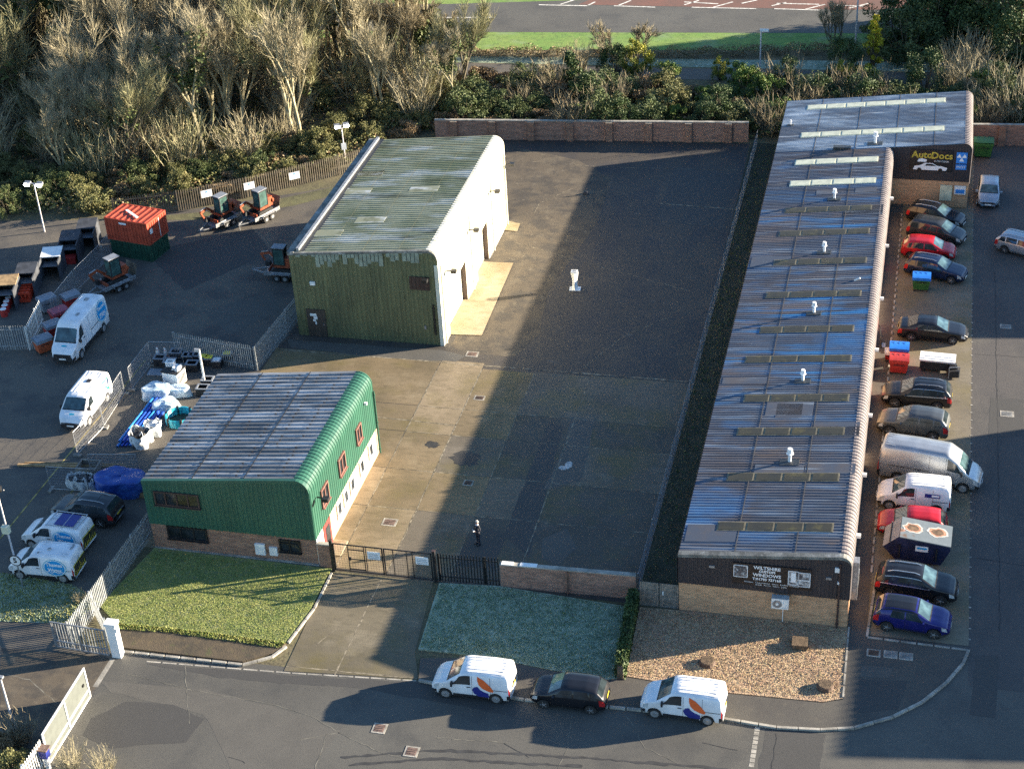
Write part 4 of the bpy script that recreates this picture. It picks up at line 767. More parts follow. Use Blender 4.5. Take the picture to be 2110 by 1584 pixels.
def decal(o,B,m,pts,name='decal',side=1,off=.018):
    "polygon of side-view (x,z) points laid on the vehicle's side"
    mb=MB(); c=(sum(p[0] for p in pts)/len(pts),sum(p[1] for p in pts)/len(pts)); V=lambda x,z:(x,side*(B.Yz(x,z)+off),z)
    rings=[[V(c[0]+(p[0]-c[0])*s,c[1]+(p[1]-c[1])*s) for p in pts] for s in(.34,.67,1)]; n=len(pts)
    mb.add([V(*c)]+rings[0]+rings[1]+rings[2],[(0,1+i,1+(i+1)%n) for i in range(n)]+[(1+r*n+i,1+(r+1)*n+i,1+(r+1)*n+(i+1)%n,1+r*n+(i+1)%n) for r in(0,1) for i in range(n)])
    return mb.build(name,m,o)
def ell(cx,cz,a,b,n=20,t0=0): return [(cx+a*math.cos(2*PI*i/n+t0),cz+b*math.sin(2*PI*i/n+t0)) for i in range(n)]
M['logo_blue']=mat('logo_blue',(.012,.3,.62),.4,0,.06,2); M['logo_teal']=mat('logo_teal',(.03,.42,.55),.4,0,.06,2); M['logo_orange']=mat('logo_orange',(.75,.13,.03),.4,0,.06,2); M['logo_navy']=mat('logo_navy',(.02,.03,.2),.4,0,.06,2); M['green_mark']=mat('green_mark',(.02,.45,.2),.5)
M['chevron']=mat('hi_vis_yellow',(.75,.6,.05),.5,0,.1,3); M['chev_dark']=mat('chevron_dark',(.05,.05,.03),.5)
GP='cars parked in front of the long dark unit'
V=vehicle
l,r=place((1959,474),(1886,459),'estate',-1); V('parked_car','estate','black','black estate with pale roof rails, first in the row beside the tan brick wing','car',l,r,GP,rail=1)
l,r=place((1957,508),(1888,494),'mpv',-1); V('parked_car','mpv','darkgrey','dark grey people carrier between the black estate and the red hatchback','car',l,r,GP)
l,r=place((1946,540),(1875,533),'hatch',-1); V('parked_car','hatch','red','red hatchback between the dark grey people carrier and the navy estate','car',l,r,GP)
l,r=place((1959,585),(1886,571),'estate',-1); V('parked_car','estate','navy','navy estate parked behind the green bin with a blue lid','car',l,r,GP,rail=1)
l,r=place((1960,709),(1879,702),'saloon',-1); V('parked_car','saloon','black','black saloon standing alone in the sunlit part of the row','car',l,r,GP)
l,r=place((1846.5,839),(1926,846),'suv',1); V('parked_car','suv','black','black crossover with bright window trim, nose to the unit beside the white tank','car',l,r,GP,rail='chrome')
l,r=place((1832,896),(1922,908),'suv',1); V('parked_car','suv','grey','mid grey crossover between the black crossover and the long silver van','car',l,r,GP)
l,r=place((1981,1014),(1850,992),'long_van',-1); o,B=V('parked_van','long_van','silver','long high roofed silver van, nose out beside the small white van','van',l,r,GP,alloy=False)
l,r=place((1834,1048),(1926,1058),'small_van',1); o,B=V('parked_van','small_van','white','small white van with a dark sign on its side next to the silver van','van',l,r,GP,alloy=False)
decal(o,B,M['logo_navy'],[(-1.55,1.2),(-.65,1.2),(-.65,1.45),(-1.55,1.45)],'side_sign'); decal(o,B,M['sign_white'],[(-1.5,1.27),(-1.05,1.27),(-1.05,1.4),(-1.5,1.4)],'side_sign',off=.024)
l,r=place((1834,1106),(1922,1114),'hatch',1); V('parked_car','hatch','red','red hatchback half hidden behind the dark covered skip','car',l,r,GP)
l,r=place((1942,1247),(1828,1230),'suv',-1); V('parked_car','suv','black','black seven seat crossover with pale roof rails between skip and blue car','car',l,r,GP,rail='chrome')
l,r=place((1920,1314),(1830,1299),'mini_suv',-1); V('parked_car','mini_suv','blue','bright blue small crossover with black roof, last in the row by the kerb','car',l,r,GP,roofp=PA['black'])
p=G(2036,436); V('parked_car','hatch','bluegrey','pale silver blue hatchback facing down the east road by the kerb','car',(p.x,p.y+2.4,0),-PI/2-.02,None)
p=G(2108,528); V('parked_car','estate','silver','silver estate with roof rails leaving the right edge of the picture','car',(p.x+.2,p.y+.5,0),-.42,None,rail='chrome')
# street vans with their orange and navy emblem
def swoosh(o,B):
    decal(o,B,M['logo_navy'],[(-1.05,.42),(-.45,.42),(-.2,.62),(-.12,.85),(-.22,1.02),(-.42,1.08),(-.55,.9),(-.75,.78),(-1.0,.7)],'emblem_lower')
    decal(o,B,M['logo_orange'],[(-.42,1.72),(-.75,1.55),(-1.1,1.2),(-1.3,.92),(-1.25,.8),(-.98,.85),(-.68,1.0),(-.5,1.2),(-.42,1.45)],'emblem_upper')
l,r=place((919,1435),(1024,1447),'small_van',1); o,B=V('parked_van','small_van','white','white van with orange and navy emblem parked ahead of the black hatchback in the street','van',l,r,'vehicles parked in the street',alloy=False); swoosh(o,B)
l,r=place((1122,1457),(1217,1469),'hatch',1); V('parked_car','hatch','black','black hatchback parked between the two white vans in the street','car',l,r,'vehicles parked in the street')
l,r=place((1350,1477),(1457,1492),'small_van',1); o,B=V('parked_van','small_van','white','white van with orange and navy emblem parked below the gravel garden','van',l,r,'vehicles parked in the street',alloy=False); swoosh(o,B)
# depot vehicles
def roundel(o,B,cx,cz,a,b,txt=True,m='logo_blue',side=1,ts=.34):
    decal(o,B,M['logo_teal'],ell(cx,cz,a*1.16,b*1.14),'emblem_ring',side,.014); decal(o,B,M['sign_white'],ell(cx,cz,a*1.09,b*1.07),'emblem_ring',side,.018); decal(o,B,M[m],ell(cx,cz,a,b),'emblem',side,.024)
    sg=-side
    for s_,dz in(('Thames',.22*b/.5),('Water',-.14*b/.5)): text(s_,ts,M['sign_white'],'lettering',o,lambda x,y,dz=dz:Vector((cx+sg*x,side*(B.Yz(cx+sg*x,cz+dz+y)+.034),cz+dz+y)),bold=.01)
    pts=[(cx+sg*a*(i/6-1)*.8,cz-b*.62+.05*math.sin(i*1.3)) for i in range(13)]; mb=MB(); mb.grid([[(x,side*(B.Yz(x,z)+.034),z+d) for x,z in pts] for d in(0,.05)]); mb.build('wave_line',M['sign_white'],o)
def chev(o,B):
    mb=MB(); mb.box(B.x0-.02,0,.5,.02,1.5,.75); c=mb.build('chevron_panel',M['chevron'],o); mb=MB()
    for s_ in(-1,1):
        for k in range(4):
            y=.05+k*.2; mb.add([(B.x0-.035,s_*y,.52),(B.x0-.035,s_*(y+.1),.52),(B.x0-.035,s_*(min(.74,y+.1)),1.23-.0),(B.x0-.035,s_*max(0,y-.18),1.23)],[(0,1,2,3)])
    mb.build('chevron_stripe',M['chev_dark'],c)
l,r=place((58.7,1127),(163,1142),'small_van',1); o,B=V('depot_van','small_van','white','white van with two solar panels on its roof and a blue round emblem','van',l,r,'white vans in the depot',alloy=False)
roundel(o,B,-1.0,1.1,.68,.5,ts=.33); chev(o,B); mb=MB(); mb.box(-.62,0,1.93,.62,1.15,.03); mb.box(-1.3,0,1.93,.62,1.15,.03); mb.build('solar_panel',M['logo_navy'],o); mb=MB(); mb.box(-.96,.0,1.9,2.2,.04,.05); mb.bar((-1.95,.72,1.95),(.2,.72,1.95),.04); mb.bar((-1.95,-.72,1.95),(.2,-.72,1.95),.04)
for x in(-1.9,-.96,.15): mb.bar((x,-.75,1.92),(x,.75,1.92),.05)
mb.build('roof_rack',M['chrome'],o)
l,r=place((43.5,1191),(134,1199),'small_van',1); o,B=V('depot_van','small_van','white','plain roofed white van with blue emblem beside the round speed sign','van',l,r,'white vans in the depot',alloy=False)
roundel(o,B,-1.02,1.1,.66,.5,ts=.33); chev(o,B); mb=MB(); mb.tube((-.5,.1,1.85),(-.5,.1,1.93),.13,.1,10); mb.box(.05,.5,1.85,.1,.1,.06); mb.box(-1.8,-.3,1.85,.1,.5,.05); mb.build('roof_vent',M['grey_metal'],o)
l,r=place((166,741),(216,681),'large_van',1); o,B=V('depot_van','large_van','white','large high roofed white van with a blue disc beside red wheeled bins','van',l,r,'white vans in the depot',alloy=False)
roundel(o,B,-2.0,1.75,.72,.72,ts=.36); mb=MB(); mb.box(-1.9,0,2.72,.35,.3,.05); mb.box(.3,.3,2.7,.35,.2,.05); mb.build('roof_vent',M['grey_metal'],o)
mb=MB(); mb.grid(B.patch(-1.4,1.55,-1.4,1.55,1.9,2.6,1,.02,6,2)); mb.build('lower_band',M['trim'],o); mb=MB(); mb.add([B.S(x,t,s,.02) for x,t,s in((2.5,7.6,1),(2.5,7.6,-1),(2.62,7.6,-1),(2.62,7.6,1))],[(0,1,2,3)]); mb.build('bonnet_badge',M['logo_teal'],o)
l,r=place((180,881),(225,823),'mid_van',1); o,B=V('depot_van','mid_van','white','brightly sunlit white van with a green stripe beside the mesh fence panels','van',l,r,'white vans in the depot',alloy=False)
decal(o,B,M['green_mark'],[(-2.0,1.62),(-.9,1.62),(-.9,1.74),(-2.0,1.74)],'green_stripe'); decal(o,B,M['green_mark'],[(-1.9,.9),(-1.75,.85),(-1.35,1.3),(-1.45,1.35)],'green_stripe'); mb=MB(); mb.box(-.9,.1,2.0,.35,.3,.06); mb.build('roof_vent',M['trim'],o); mb=MB(); mb.add([B.S(x,t,s,.02) for x,t,s in((2.0,7.6,1),(2.0,7.6,-1),(2.13,7.6,-1),(2.13,7.6,1))],[(0,1,2,3)]); mb.build('bonnet_badge',M['logo_teal'],o)
l,r=place((128,1075),(212,1087),'suv',1); V('depot_car','suv','darkgrey','dark grey crossover with glass roof between the solar van and the blue tarpaulin','car',l,r,None,rail=1,sunroof=True)
# ------------------------------------------------------------ fences and gates
M['pal_grey']=mat('galvanised_palisade',(.3,.32,.33),.5,.3,.25,4); M['pal_brown']=mat('weathered_palisade',(.15,.125,.09),.7,.1,.3,3); M['pal_white']=mat('pale_palisade',(.7,.7,.68),.5,.1,.1,4)
M['wood_grey']=mat('grey_timber',(.2,.18,.15),.85,0,.3,4,.3); M['mesh']=mat('mesh_wire',(.3,.32,.36),.5,.3,.2,5); M['concrete_foot']=mat('block_foot',(.2,.19,.17),.9,0,.3,6)
def palisade(name,label,a,b,h,m,pitch=.17,cat='fence',group=None,pw=.07,z=0,posts=True):
    a,b=Vector(a),Vector(b); d=b-a; L=d.length; o=thing(name,label,cat,(a.x,a.y,z),math.atan2(d.y,d.x),group)
    mb=MB(); n=int(L/pitch)
    for i in range(n+1):
        x=min(L-.03,i*pitch+.03); mb.add([(x-pw/2,-.015,.05),(x+pw/2,-.015,.05),(x+pw/2,-.015,h-.1),(x,-.015,h),(x-pw/2,-.015,h-.1),(x-pw/2*.5,.02,.05),(x+pw/2*.5,.02,.05),(x+pw/2*.5,.02,h-.1),(x,.02,h-.02),(x-pw/2*.5,.02,h-.1)],[(0,1,2,3,4),(9,8,7,6,5),(0,4,9,5),(1,6,7,2),(2,7,8,3),(3,8,9,4)])
    mb.build('pales',m,o)
    r=MB(); r.box(L/2,.05,.3,L,.05,.06); r.box(L/2,.05,h-.4,L,.05,.06); r.build('rail',m,o)
    if posts:
        for i in range(int(L/2.75)+1): MB().box(min(L-.05,i*2.75+.05),.1,0,.1,.08,h-.1).build('post',m,o)
    return o
bk=[g2(262,452),g2(345,450)]
bf=[(-65.6,116.6),(-60.6,118.7),(-55.5,122.0),(-48.9,127.4),(-45.5,130.5)]
for i,(p,q) in enumerate(zip(bf,bf[1:])):
    palisade('palisade_fence',['weathered palisade fence stretch directly behind the red cabin','weathered palisade fence stretch behind the left one of the two excavators at the wood','weathered palisade fence stretch carrying white notices towards the warehouse','darkest end of the weathered palisade fence behind the warehouse roof edge'][i],p,q,2.0,M['pal_brown'],.2,group='palisade fence along the wood',pw=.08)
M['notice']=mat('white_notice',(.75,.77,.78),.5,0,.05)
for px,py,l in((425,392,'white notice board on the fence above the left excavator'),(513,376,'white notice board on the fence above the second excavator'),(606,355,'white notice board on the fence nearest the warehouse')):
    p=G(px,py+4,1.75); o=thing('notice_board',l,'notice',(p.x,p.y-.05,1.35),math.atan2(5,6.5),'notices on the palisade fence'); MB().box(0,-.1,0,.95,.03,.65).build('panel',M['notice'],o); MB().box(0,-.12,.42,.12,.012,.12).build('emblem',M['logo_blue'],o)
palisade('palisade_fence','grey palisade fence beside the foremost red wheeled bin at the picture edge',(-66.5,94.4),(-62.2,95.2),2.1,M['pal_grey'],.18)
palisade('palisade_fence','pale end of the palisade fence running back beside the row of bins',g2(64,722),g2(92,664),2.1,M['pal_white'],.3)
palisade('palisade_fence','grey palisade fence behind the black crates in the storage bay',(-51.2,95.9),(-44.7,94.9),2.1,M['pal_grey'],.17)
palisade('palisade_fence','grey palisade fence along the yard side between warehouse and storage bay',(-44.4,94.8),(-43.9,102.0),2.1,M['pal_grey'],.17)
palisade('palisade_fence','grey palisade fence climbing beside the left lawn to the green office',(-44.3,64.6),(-44.0,75.2),1.9,M['pal_grey'],.17)
palisade('palisade_fence','black palisade fence between the yard gates and the low brick wall',(-25.1,73.85),(-21.45,74.0),2.1,M['black'],.18)
palisade('palisade_fence','white sunlit palisade fence in the bottom left corner',(-41.5,51.0),(-41.45,55.6),1.9,M['pal_white'],.2,pw=.1)
palisade('palisade_fence','grey palisade fence beyond the sliding gate beside the left lawn corner',(-44.4,67.6),(-41.9,64.7),1.7,M['pal_grey'],.19)
# palisade entrance gate, white pillar, tall white gate
p,q=Vector((-45.2,64.35)),Vector((-41.75,64.15)); d=q-p
o=thing('entrance_gate','open grey steel gate leaf with palisade bars beside the white pillar','gate',(p.x,p.y,0),math.atan2(d.y,d.x)); L=d.length
mb=MB()
for i in range(19): mb.box(.1+i*(L-.2)/18,0,.15,.06,.02,1.75)
mb.build('pales',M['pal_grey'],o); mb=MB()
for z in(.12,.55,1.92): mb.box(L/2,-.03,z,L,.06,.07)
for x in(.04,L/2,L-.04): mb.box(x,-.03,.12,.08,.07,1.85)
mb.build('gate_frame',M['grey_metal'],o)
o=thing('gate_pillar','bright white square gate pillar at the depot entrance','pillar',(-41.35,64.35,0)); MB().box(0,0,0,.55,.45,2.3).build('shaft',M['white'],o); MB().box(0,0,2.3,.7,.55,.18).build('cap',M['white'],o); MB().box(.3,-.1,1.9,.2,.3,.3).build('lamp_box',M['white'],o)
o=thing('tall_gate','tall pale solid steel gate leaf standing open at the bottom left','gate',(-41.35,55.7,0),PI/2+.02); L=5.2
MB().box(L/2,0,.1,L-.1,.04,1.95).build('panel',mat('pale_gate_panel',(.095,.105,.095),.75,.1,.1,2),o); mb=MB()
for x in(.05,L*.5,L-.05): mb.box(x,-.035,.05,.1,.07,2.05)
for z in(.05,.55,2.05): mb.box(L/2,-.04,z,L,.06,.09)
mb.build('gate_frame',M['white'],o); MB().box(L-.5,-.06,1.2,.15,.06,.15).build('lock',M['black'],o)
o=thing('gate_post_box','brown topped control box on the white gate post','control box',(-41.2,55.4,0)); MB().box(0,0,.9,.4,.4,.55).build('case',M['logo_navy'],o); MB().box(0,0,1.45,.55,.5,.07).build('lid',M['cover_red'],o); MB().box(0,0,0,.2,.2,.9).build('post',M['white'],o)
# yard gates
def yardgate(label,x0,x1,sgn,door):
    o=thing('yard_gate',label,'gate',(x0,73.72,0),0,'black double gates of the yard'); L=x1-x0; t=.06; mb=MB()
    for z in(.12,2.05): mb.box(L/2,0,z,L,t,t)
    for x in(.04,L-.04): mb.box(x,0,.12,.08,t,1.95)
    mb.build('gate_frame',M['black'],o); mb=MB()
    for x in((L*.3,L*.62,L*.66) if door else (L*.2,L*.48,L*.6)): mb.box(x,0,.18,.05,.04,1.87)
    mb.build('upright',M['black'],o)
    mm=MB(); n=int(L/.16)
    for i in range(1,n): mm.box(i*L/n,0,.18,.008,.008,1.87)
    for k in range(1,11): mm.box(L/2,0,.18+k*.17,L-.1,.008,.008)
    mm.build('wire_infill',M['black'],o)
    if door:
        q=MB(); q.box(L*.46,-.02,1.75,L*.3,.05,.05); q.box(L*.46,-.02,1.05,L*.3,.05,.05); q.box(L*.46,-.02,.3,L*.3,.05,.05); q.build('wicket_door',M['black'],o); MB().box(L*.33,-.05,1.0,.16,.08,.2).build('lock',M['black'],o)
    s=MB().box(L*(.82 if door else .8),-.05,1.25,.78,.02,.55).build('notice',M['notice'],o); q=MB()
    for k in range(3): q.box(L*(.82 if door else .8),-.064,1.34+k*.13,.6,.008,.03)
    q.build('notice_print',M['grey_metal'],s)
yardgate('left leaf of the black yard gates with the small wicket door',-31.5,-28.4,1,1); yardgate('right leaf of the black yard gates with one white notice',-28.36,-25.4,-1,0)
for x,l in((-31.6,'black gate post at the green office end of the yard gates'),(-25.25,'black gate post at the black palisade end of the yard gates')):
    o=thing('gate_post',l,'gate post',(x,73.72,0),0,'posts of the yard gates'); MB().box(0,0,0,.17,.17,2.3).build('shaft',M['black'],o); MB().box(0,0,2.3,.2,.2,.04).build('cap',M['frame_brown'],o)
# timber gates by the long unit
for i,(x,l) in enumerate(((-13.1,'left grey timber gate leaf beside the hedge'),(-11.95,'right grey timber gate leaf against the long unit'))):
    o=thing('timber_gate',l,'gate',(x,73.7,0),0,'grey timber gates'); mb=MB()
    for k in range(9): mb.box(.06+k*.122,0,.05,.112,.03,1.65)
    mb.build('boards',M['wood_grey'],o); mb=MB(); mb.box(.55,-.03,.0,1.1,.04,.15); mb.box(.55,.03,1.4,1.1,.04,.1); mb.build('ledge',M['wood_grey'],o)
    if i: MB().box(.2,-.03,.9,.08,.03,.25).build('latch',M['white_frame'],o)
# temporary mesh panels
def heras(label,a,b,h=1.9,solid=False,z=0):
    a,b=Vector(a),Vector(b); d=b-a; L=d.length; o=thing('mesh_fence_panel',label,'fence panel',(a.x,a.y,z),math.atan2(d.y,d.x),'temporary mesh fence panels'); mb=MB()
    for x in(.03,L-.03): mb.tube((x,0,.1),(x,0,h),.025,n=6)
    for zz in(.15,h): mb.tube((.03,0,zz),(L-.03,0,zz),.022,n=6)
    mb.build('tube_frame',M['grey_metal'],o); mm=MB(); n=int(L/.11)
    for i in range(1,n): mm.box(i*L/n,0,.15,.007,.007,h-.15)
    for k in range(1,8): mm.box(L/2,0,.15+k*(h-.15)/8,L-.06,.006,.006)
    mm.build('wire_mesh',M['mesh'],o)
    for x in(.03,L-.03): MB().box(x,0,0,.24,.6,.14).build('foot',M['concrete_foot'],o)
    return o
def hp(*a): return Vector(g2(*a))
heras('mesh fence panel from the crates back towards the big van',hp(313,752),hp(272,805))
heras('mesh fence panel standing across the top of the crates',hp(313,750),hp(380,752))
heras('mesh fence panel with a white frame beside the sunlit van',hp(258,812),hp(215,880))
heras('mesh fence panel at the foot of the sunlit van',hp(215,882),hp(160,940))
heras('mesh fence panel beside the timber chamber frame',hp(105,1010),hp(185,1015))
heras('mesh fence panel in front of the blue tarpaulin',hp(190,985),hp(290,985))
heras('mesh fence panel behind the row of bins',hp(215,545),hp(160,600)); heras('mesh fence panel beside the left row of storage bays',hp(158,602),hp(112,660)); heras('mesh fence panel near the red cabin corner',hp(252,495),hp(216,543))
# ------------------------------------------------------------ lamps, signs
M['lit']=mat('lit_lamp',(.9,.9,.9),.4,emit=((.9,.9,1),9)); M['pole']=mat('pale_pole',(.62,.58,.58),.45,.2,.1,4)
def lamp(label,base,h,twin=True,rz=0,sw=.55):
    p=G(*base); o=thing('lamp_post',label,'lamp post',(p.x,p.y,0),rz,'twin floodlight posts'); MB().tube((0,0,0),(0,0,h),.07,.05,8).build('pole',M['pole'],o); MB().bar((-sw,0,h),(sw,0,h),.07).build('crossarm',M['grey_metal'],o)
    for s_ in(-1,1):
        b=MB().box(s_*sw,-.05,h-.1,.5,.4,.22,0,.3).build('floodlight',M['grey_metal'],o); MB().box(s_*sw,-.27,h-.14,.42,.1,.2,0,.3).build('lens',M['lit'],b)
    return o
lamp('twin floodlight post with lit lamps against the wood on the left',(92,478),4.5); o=lamp('twin floodlight post with lit lamps beside the warehouse rear',(712,335),3.6,rz=.5,sw=.4); MB().box(0,-.1,1.3,.45,.05,.6).build('notice',M['notice'],o)
p=G(43,1180); o=thing('camera_pole','pale pole with a small camera at its top, beside the plain white van','pole',(p.x-.6,p.y+.6,0)); MB().tube((0,0,0),(0,0,5.6),.06,.05,8).build('shaft',M['pole'],o); MB().bar((0,0,5.55),(.5,0,5.75),.05).build('arm',M['grey_metal'],o); MB().box(.1,-.1,5.7,.5,.35,.3,.3).build('camera',M['black'],o); MB().box(0,-.1,2.6,.45,.3,.5).build('junction_box',M['rooflight'],o)
p=G(47,1207); o=thing('speed_sign','round white five mile speed sign on a grey post','road sign',(p.x,p.y,0)); MB().tube((0,0,0),(0,0,2.2),.045,n=8).build('post',M['grey_metal'],o)
MB().tube((0,-.06,2.0),(0,-.09,2.0),.4,n=24).build('sign_ring',M['black'],o); f=MB().tube((0,-.09,2.0),(0,-.1,2.0),.33,n=24).build('sign_face',M['notice'],o); text('5',.5,M['black'],'numeral',f,lambda x,z:Vector((x,-.105,2.0+z)),bold=.02)
p=G(30,1500); o=thing('lamp_post','thin pale post rising out of the lower left picture corner scrub','lamp post',(p.x,p.y,0)); MB().tube((0,0,0),(0,0,3.6),.07,.05,8).build('pole',M['pole'],o); MB().box(0,0,3.6,.35,.2,.12).build('lantern',M['grey_metal'],o)
p=G(1762,100); o=thing('street_light','tall slim street light beside the main road','street light',(p.x,p.y,0)); MB().tube((0,0,0),(0,0,10),.1,.06,8).build('column',M['pole'],o); MB().bar((0,0,10),(0,1.6,10.3),.09).build('arm',M['pole'],o); MB().box(0,1.9,10.25,.3,.8,.15).build('lantern',M['grey_metal'],o)
p=G(1566,138); o=thing('sign_post','slim pale post on the verge before the main road','post',(p.x,p.y,0)); MB().tube((0,0,0),(0,0,3.8),.07,n=8).build('shaft',M['pole'],o); MB().bar((-.1,0,3.75),(.75,0,3.75),.12,.25).build('finger_sign',M['notice'],o)
p=G(423,795); o=thing('storage_post','white post standing among the black crates','post',(p.x,p.y,0)); MB().tube((0,0,0),(0,0,2.9),.08,n=8).build('shaft',M['white'],o); MB().box(-.15,0,2.85,.4,.2,.2).build('lamp_head',M['grey_metal'],o)
# ------------------------------------------------------------ yard things
p=G(1185,596); o=thing('pedestal','white waisted pedestal on a thin base plate alone in the yard','pedestal',(p.x,p.y,.012),.1)
MB().box(0,0,0,.85,.6,.06).build('base_plate',M['white'],o); mb=MB(); mb.lathe([(.26,.06),(.2,.4),(.2,.9),(.27,1.2),(.3,1.5)],n=4); mb.build('column',M['white'],o); MB().box(0,0,1.5,.5,.42,.08).build('top',M['white'],o); MB().box(0,0,1.58,.3,.26,.02).build('recess',M['grey_metal'],o)
for px,py,l in((1208,400,'small dark lump of debris on the edge of the yard shadow'),):
    p=G(px,py); o=thing('debris',l,'debris',(p.x,p.y,.012)); MB().lathe([(.3,0),(.25,.1),(.12,.2),(.05,.22)],n=7).build('lump',M['trim'],o)
M['stain']=layered('dark_stain',(.035,.033,.03),[((.06,.055,.048),1.5,.45,.65,.6)],.6,.2,20); M['splash']=mat('white_splash',(.42,.42,.4),.9,0,.3,5)
def blot(px,py,r,m,name,z,sx=1.3,seed=1):
    rr=random.Random(seed); p=G(px,py); n=22; pts=[(p.x+sx*r*rr.uniform(.7,1.1)*math.cos(2*PI*i/n),p.y+r*rr.uniform(.7,1.1)*math.sin(2*PI*i/n)) for i in range(n)]
    structure(name,m,pts,z)
blot(960,945,1.0,M['stain'],'oil_stain',.022,1.1,1); blot(890,916,.42,M['stain'],'oil_stain',.022,1.3,2); blot(1172,958,.45,M['splash'],'paint_splash',.022,.6,3); blot(1160,964,.25,M['splash'],'paint_splash',.023,1.2,4)
# ------------------------------------------------------------ bins and skip
M['bin_green']=mat('bin_green',(.03,.12,.03),.5,0,.12,3); M['bin_blue']=mat('lid_blue',(.02,.17,.62),.4,0,.12,3); M['bin_red']=mat('bin_red',(.4,.03,.025),.5,0,.15,3); M['bin_grey']=mat('lid_grey',(.2,.22,.25),.5,0,.15,3); M['bin_orange']=mat('bin_orange',(.42,.09,.035),.5,0,.15,3)
def bigbin(label,px,py,body,lid,rz=0,open_=False,s=1,group='wheeled bins',pink=None):
    p=G(px,py); o=thing('waste_bin',label,'bin',(p.x,p.y,0),rz,group); W_,D_=1.28*s,.98*s; mb=MB()
    b0=[(-.42*s*1.3,-.36*s),(.42*s*1.3,-.36*s),(.42*s*1.3,.36*s),(-.42*s*1.3,.36*s)]; b1=[(-W_/2,-D_/2),(W_/2,-D_/2),(W_/2,D_/2),(-W_/2,D_/2)]
    mb.add([(x,y,.16) for x,y in b0]+[(x,y,1.05*s) for x,y in b1],[(0,3,2,1),(4,5,6,7)]+[(i,(i+1)%4,4+(i+1)%4,4+i) for i in range(4)]); mb.build('body',M[body],o)
    for k in range(4): MB().tube((b0[k][0]*.9-.04,b0[k][1]*.9,.09),(b0[k][0]*.9+.04,b0[k][1]*.9,.09),.09,n=10).build('wheel',M['tyre'],o)
    l=MB(); rows=[[(-W_/2*1.04+W_*1.04*i/4,D_*(.54-1.08*j/5),1.06*s+.22*s*math.sin(PI*min(1,(1-j/5)*.5+.25))) for i in range(5)] for j in range(6)]; l.grid(rows)
    for i in(-1,0,1): l.bar((i*W_*.28,-D_*.4,1.22*s),(i*W_*.28,D_*.4,1.3*s),.07,.04)
    l.box(0,-D_*.53,1.0*s,W_*1.04,.05,.2); l.box(0,D_*.52,1.0*s,W_*1.0,.05,.22); l.box(-W_*.51,0,1.0*s,.04,D_*1.05,.2); l.box(W_*.51,0,1.0*s,.04,D_*1.05,.2); l.build('lid',M[lid],o)
    MB().bar((-W_*.3,-D_*.58,.85*s),(W_*.3,-D_*.58,.85*s),.04).build('handle',M['trim'],o); return o
bigbin('green wheeled bin with bright blue ribbed lid beside the navy estate',1897,596,'bin_green','bin_blue',.0)
bigbin('red wheeled bin with bright blue lid beside the long unit wall',1851,742,'bin_red','bin_blue',0); bigbin('open red wheeled bin in front of the blue lidded one',1851,766,'bin_red','bin_red',0)
o=bigbin('red oil drum like bin with white top tucked behind the blue lid',1834,742,'bin_red','white',0,s=.6)
bigbin('dark green wheeled bin in shade by the far right brick wall',2024,322,'bin_green','bin_green',0,s=1.25)
bigbin('foremost red wheeled bin with grey lid by the palisade end',93,724,'bin_orange','bin_grey',.9,group='red wheeled bins beside the large van'); bigbin('second red wheeled bin with grey lid close beside the large van bonnet',113,694,'bin_red','bin_grey',.9,group='red wheeled bins beside the large van')
M['lid_pink']=mat('faded_red_lid',(.32,.07,.1),.5,0,.1,3); bigbin('wheeled bin with faded pink lid beside the large van',126,666,'bin_red','lid_pink',.9,group='red wheeled bins beside the large van'); bigbin('rearmost red wheeled bin with grey lid beside the large van roof',150,634,'bin_red','bin_grey',.9,group='red wheeled bins beside the large van'); bigbin('grey wheeled bin behind the pink lidded bin',101,640,'bin_grey','bin_grey',.9,group='red wheeled bins beside the large van')
M['rust_pink']=mat('rust_edge',(.4,.2,.13),.8,0,.4,4); M['rust_brown']=mat('rust_core',(.12,.075,.045),.85,0,.5,4); M['skip_blue']=mat('skip_paint',(.012,.017,.055),.5,.1,.3,2); M['skip_top']=layered('skip_lid_worn',(.13,.16,.18),[((.42,.22,.16),.75,.56,.6,.9,None,2),((.12,.07,.04),.75,.63,.68,.9,None,2),((.2,.24,.26),2.5,.5,.7,.4)],.6,.1); M['skip_end']=mat('skip_end',(.24,.25,.27),.6,.2,.15,2)
p=G(1885,1160); o=thing('covered_skip','dark blue enclosed skip with rust patches on its grey lid','skip',(p.x,p.y+.9,0),-.04); a=1.85
mb=MB(); sec=[(-a-.0,1.0),(-a+.75,.12),(a-.35,.12),(a+.1,1.2),(a+.1,1.55),(-a+.9,1.85),(-a,1.0)][:6]
mb.add([(x,-.95,z) for x,z in sec]+[(x,.95,z) for x,z in sec],[tuple(range(6)),tuple(range(6,12))[::-1]]+[(i,6+i,6+(i+1)%6,(i+1)%6) for i in range(6)]); mb.build('body',M['skip_blue'],o)
MB().add([(-a+.9,-1,1.87),(a+.12,-1,1.57),(a+.12,1,1.57),(-a+.9,1,1.87),(-a+.9,-1,1.81),(a+.12,-1,1.5),(a+.12,1,1.5),(-a+.9,1,1.81)],[(0,1,2,3),(4,7,6,5),(0,4,5,1),(1,5,6,2),(2,6,7,3),(3,7,4,0)]).build('lid',M['skip_top'],o)
MB().add([(-a+.87,-.97,1.86),(-a-.03,-.97,1.0),(-a-.03,.97,1.0),(-a+.87,.97,1.86)],[(0,1,2,3)]).build('end_flap',M['skip_end'],o); mb=MB(); mb.box(-a+.35,0,1.4,.04,1.96,.05,0,0,.75*-1); mb.build('flap_bar',M['trim'],o)
lz=lambda x:1.875-.3*(x+a-.9)/(2*a-.78)
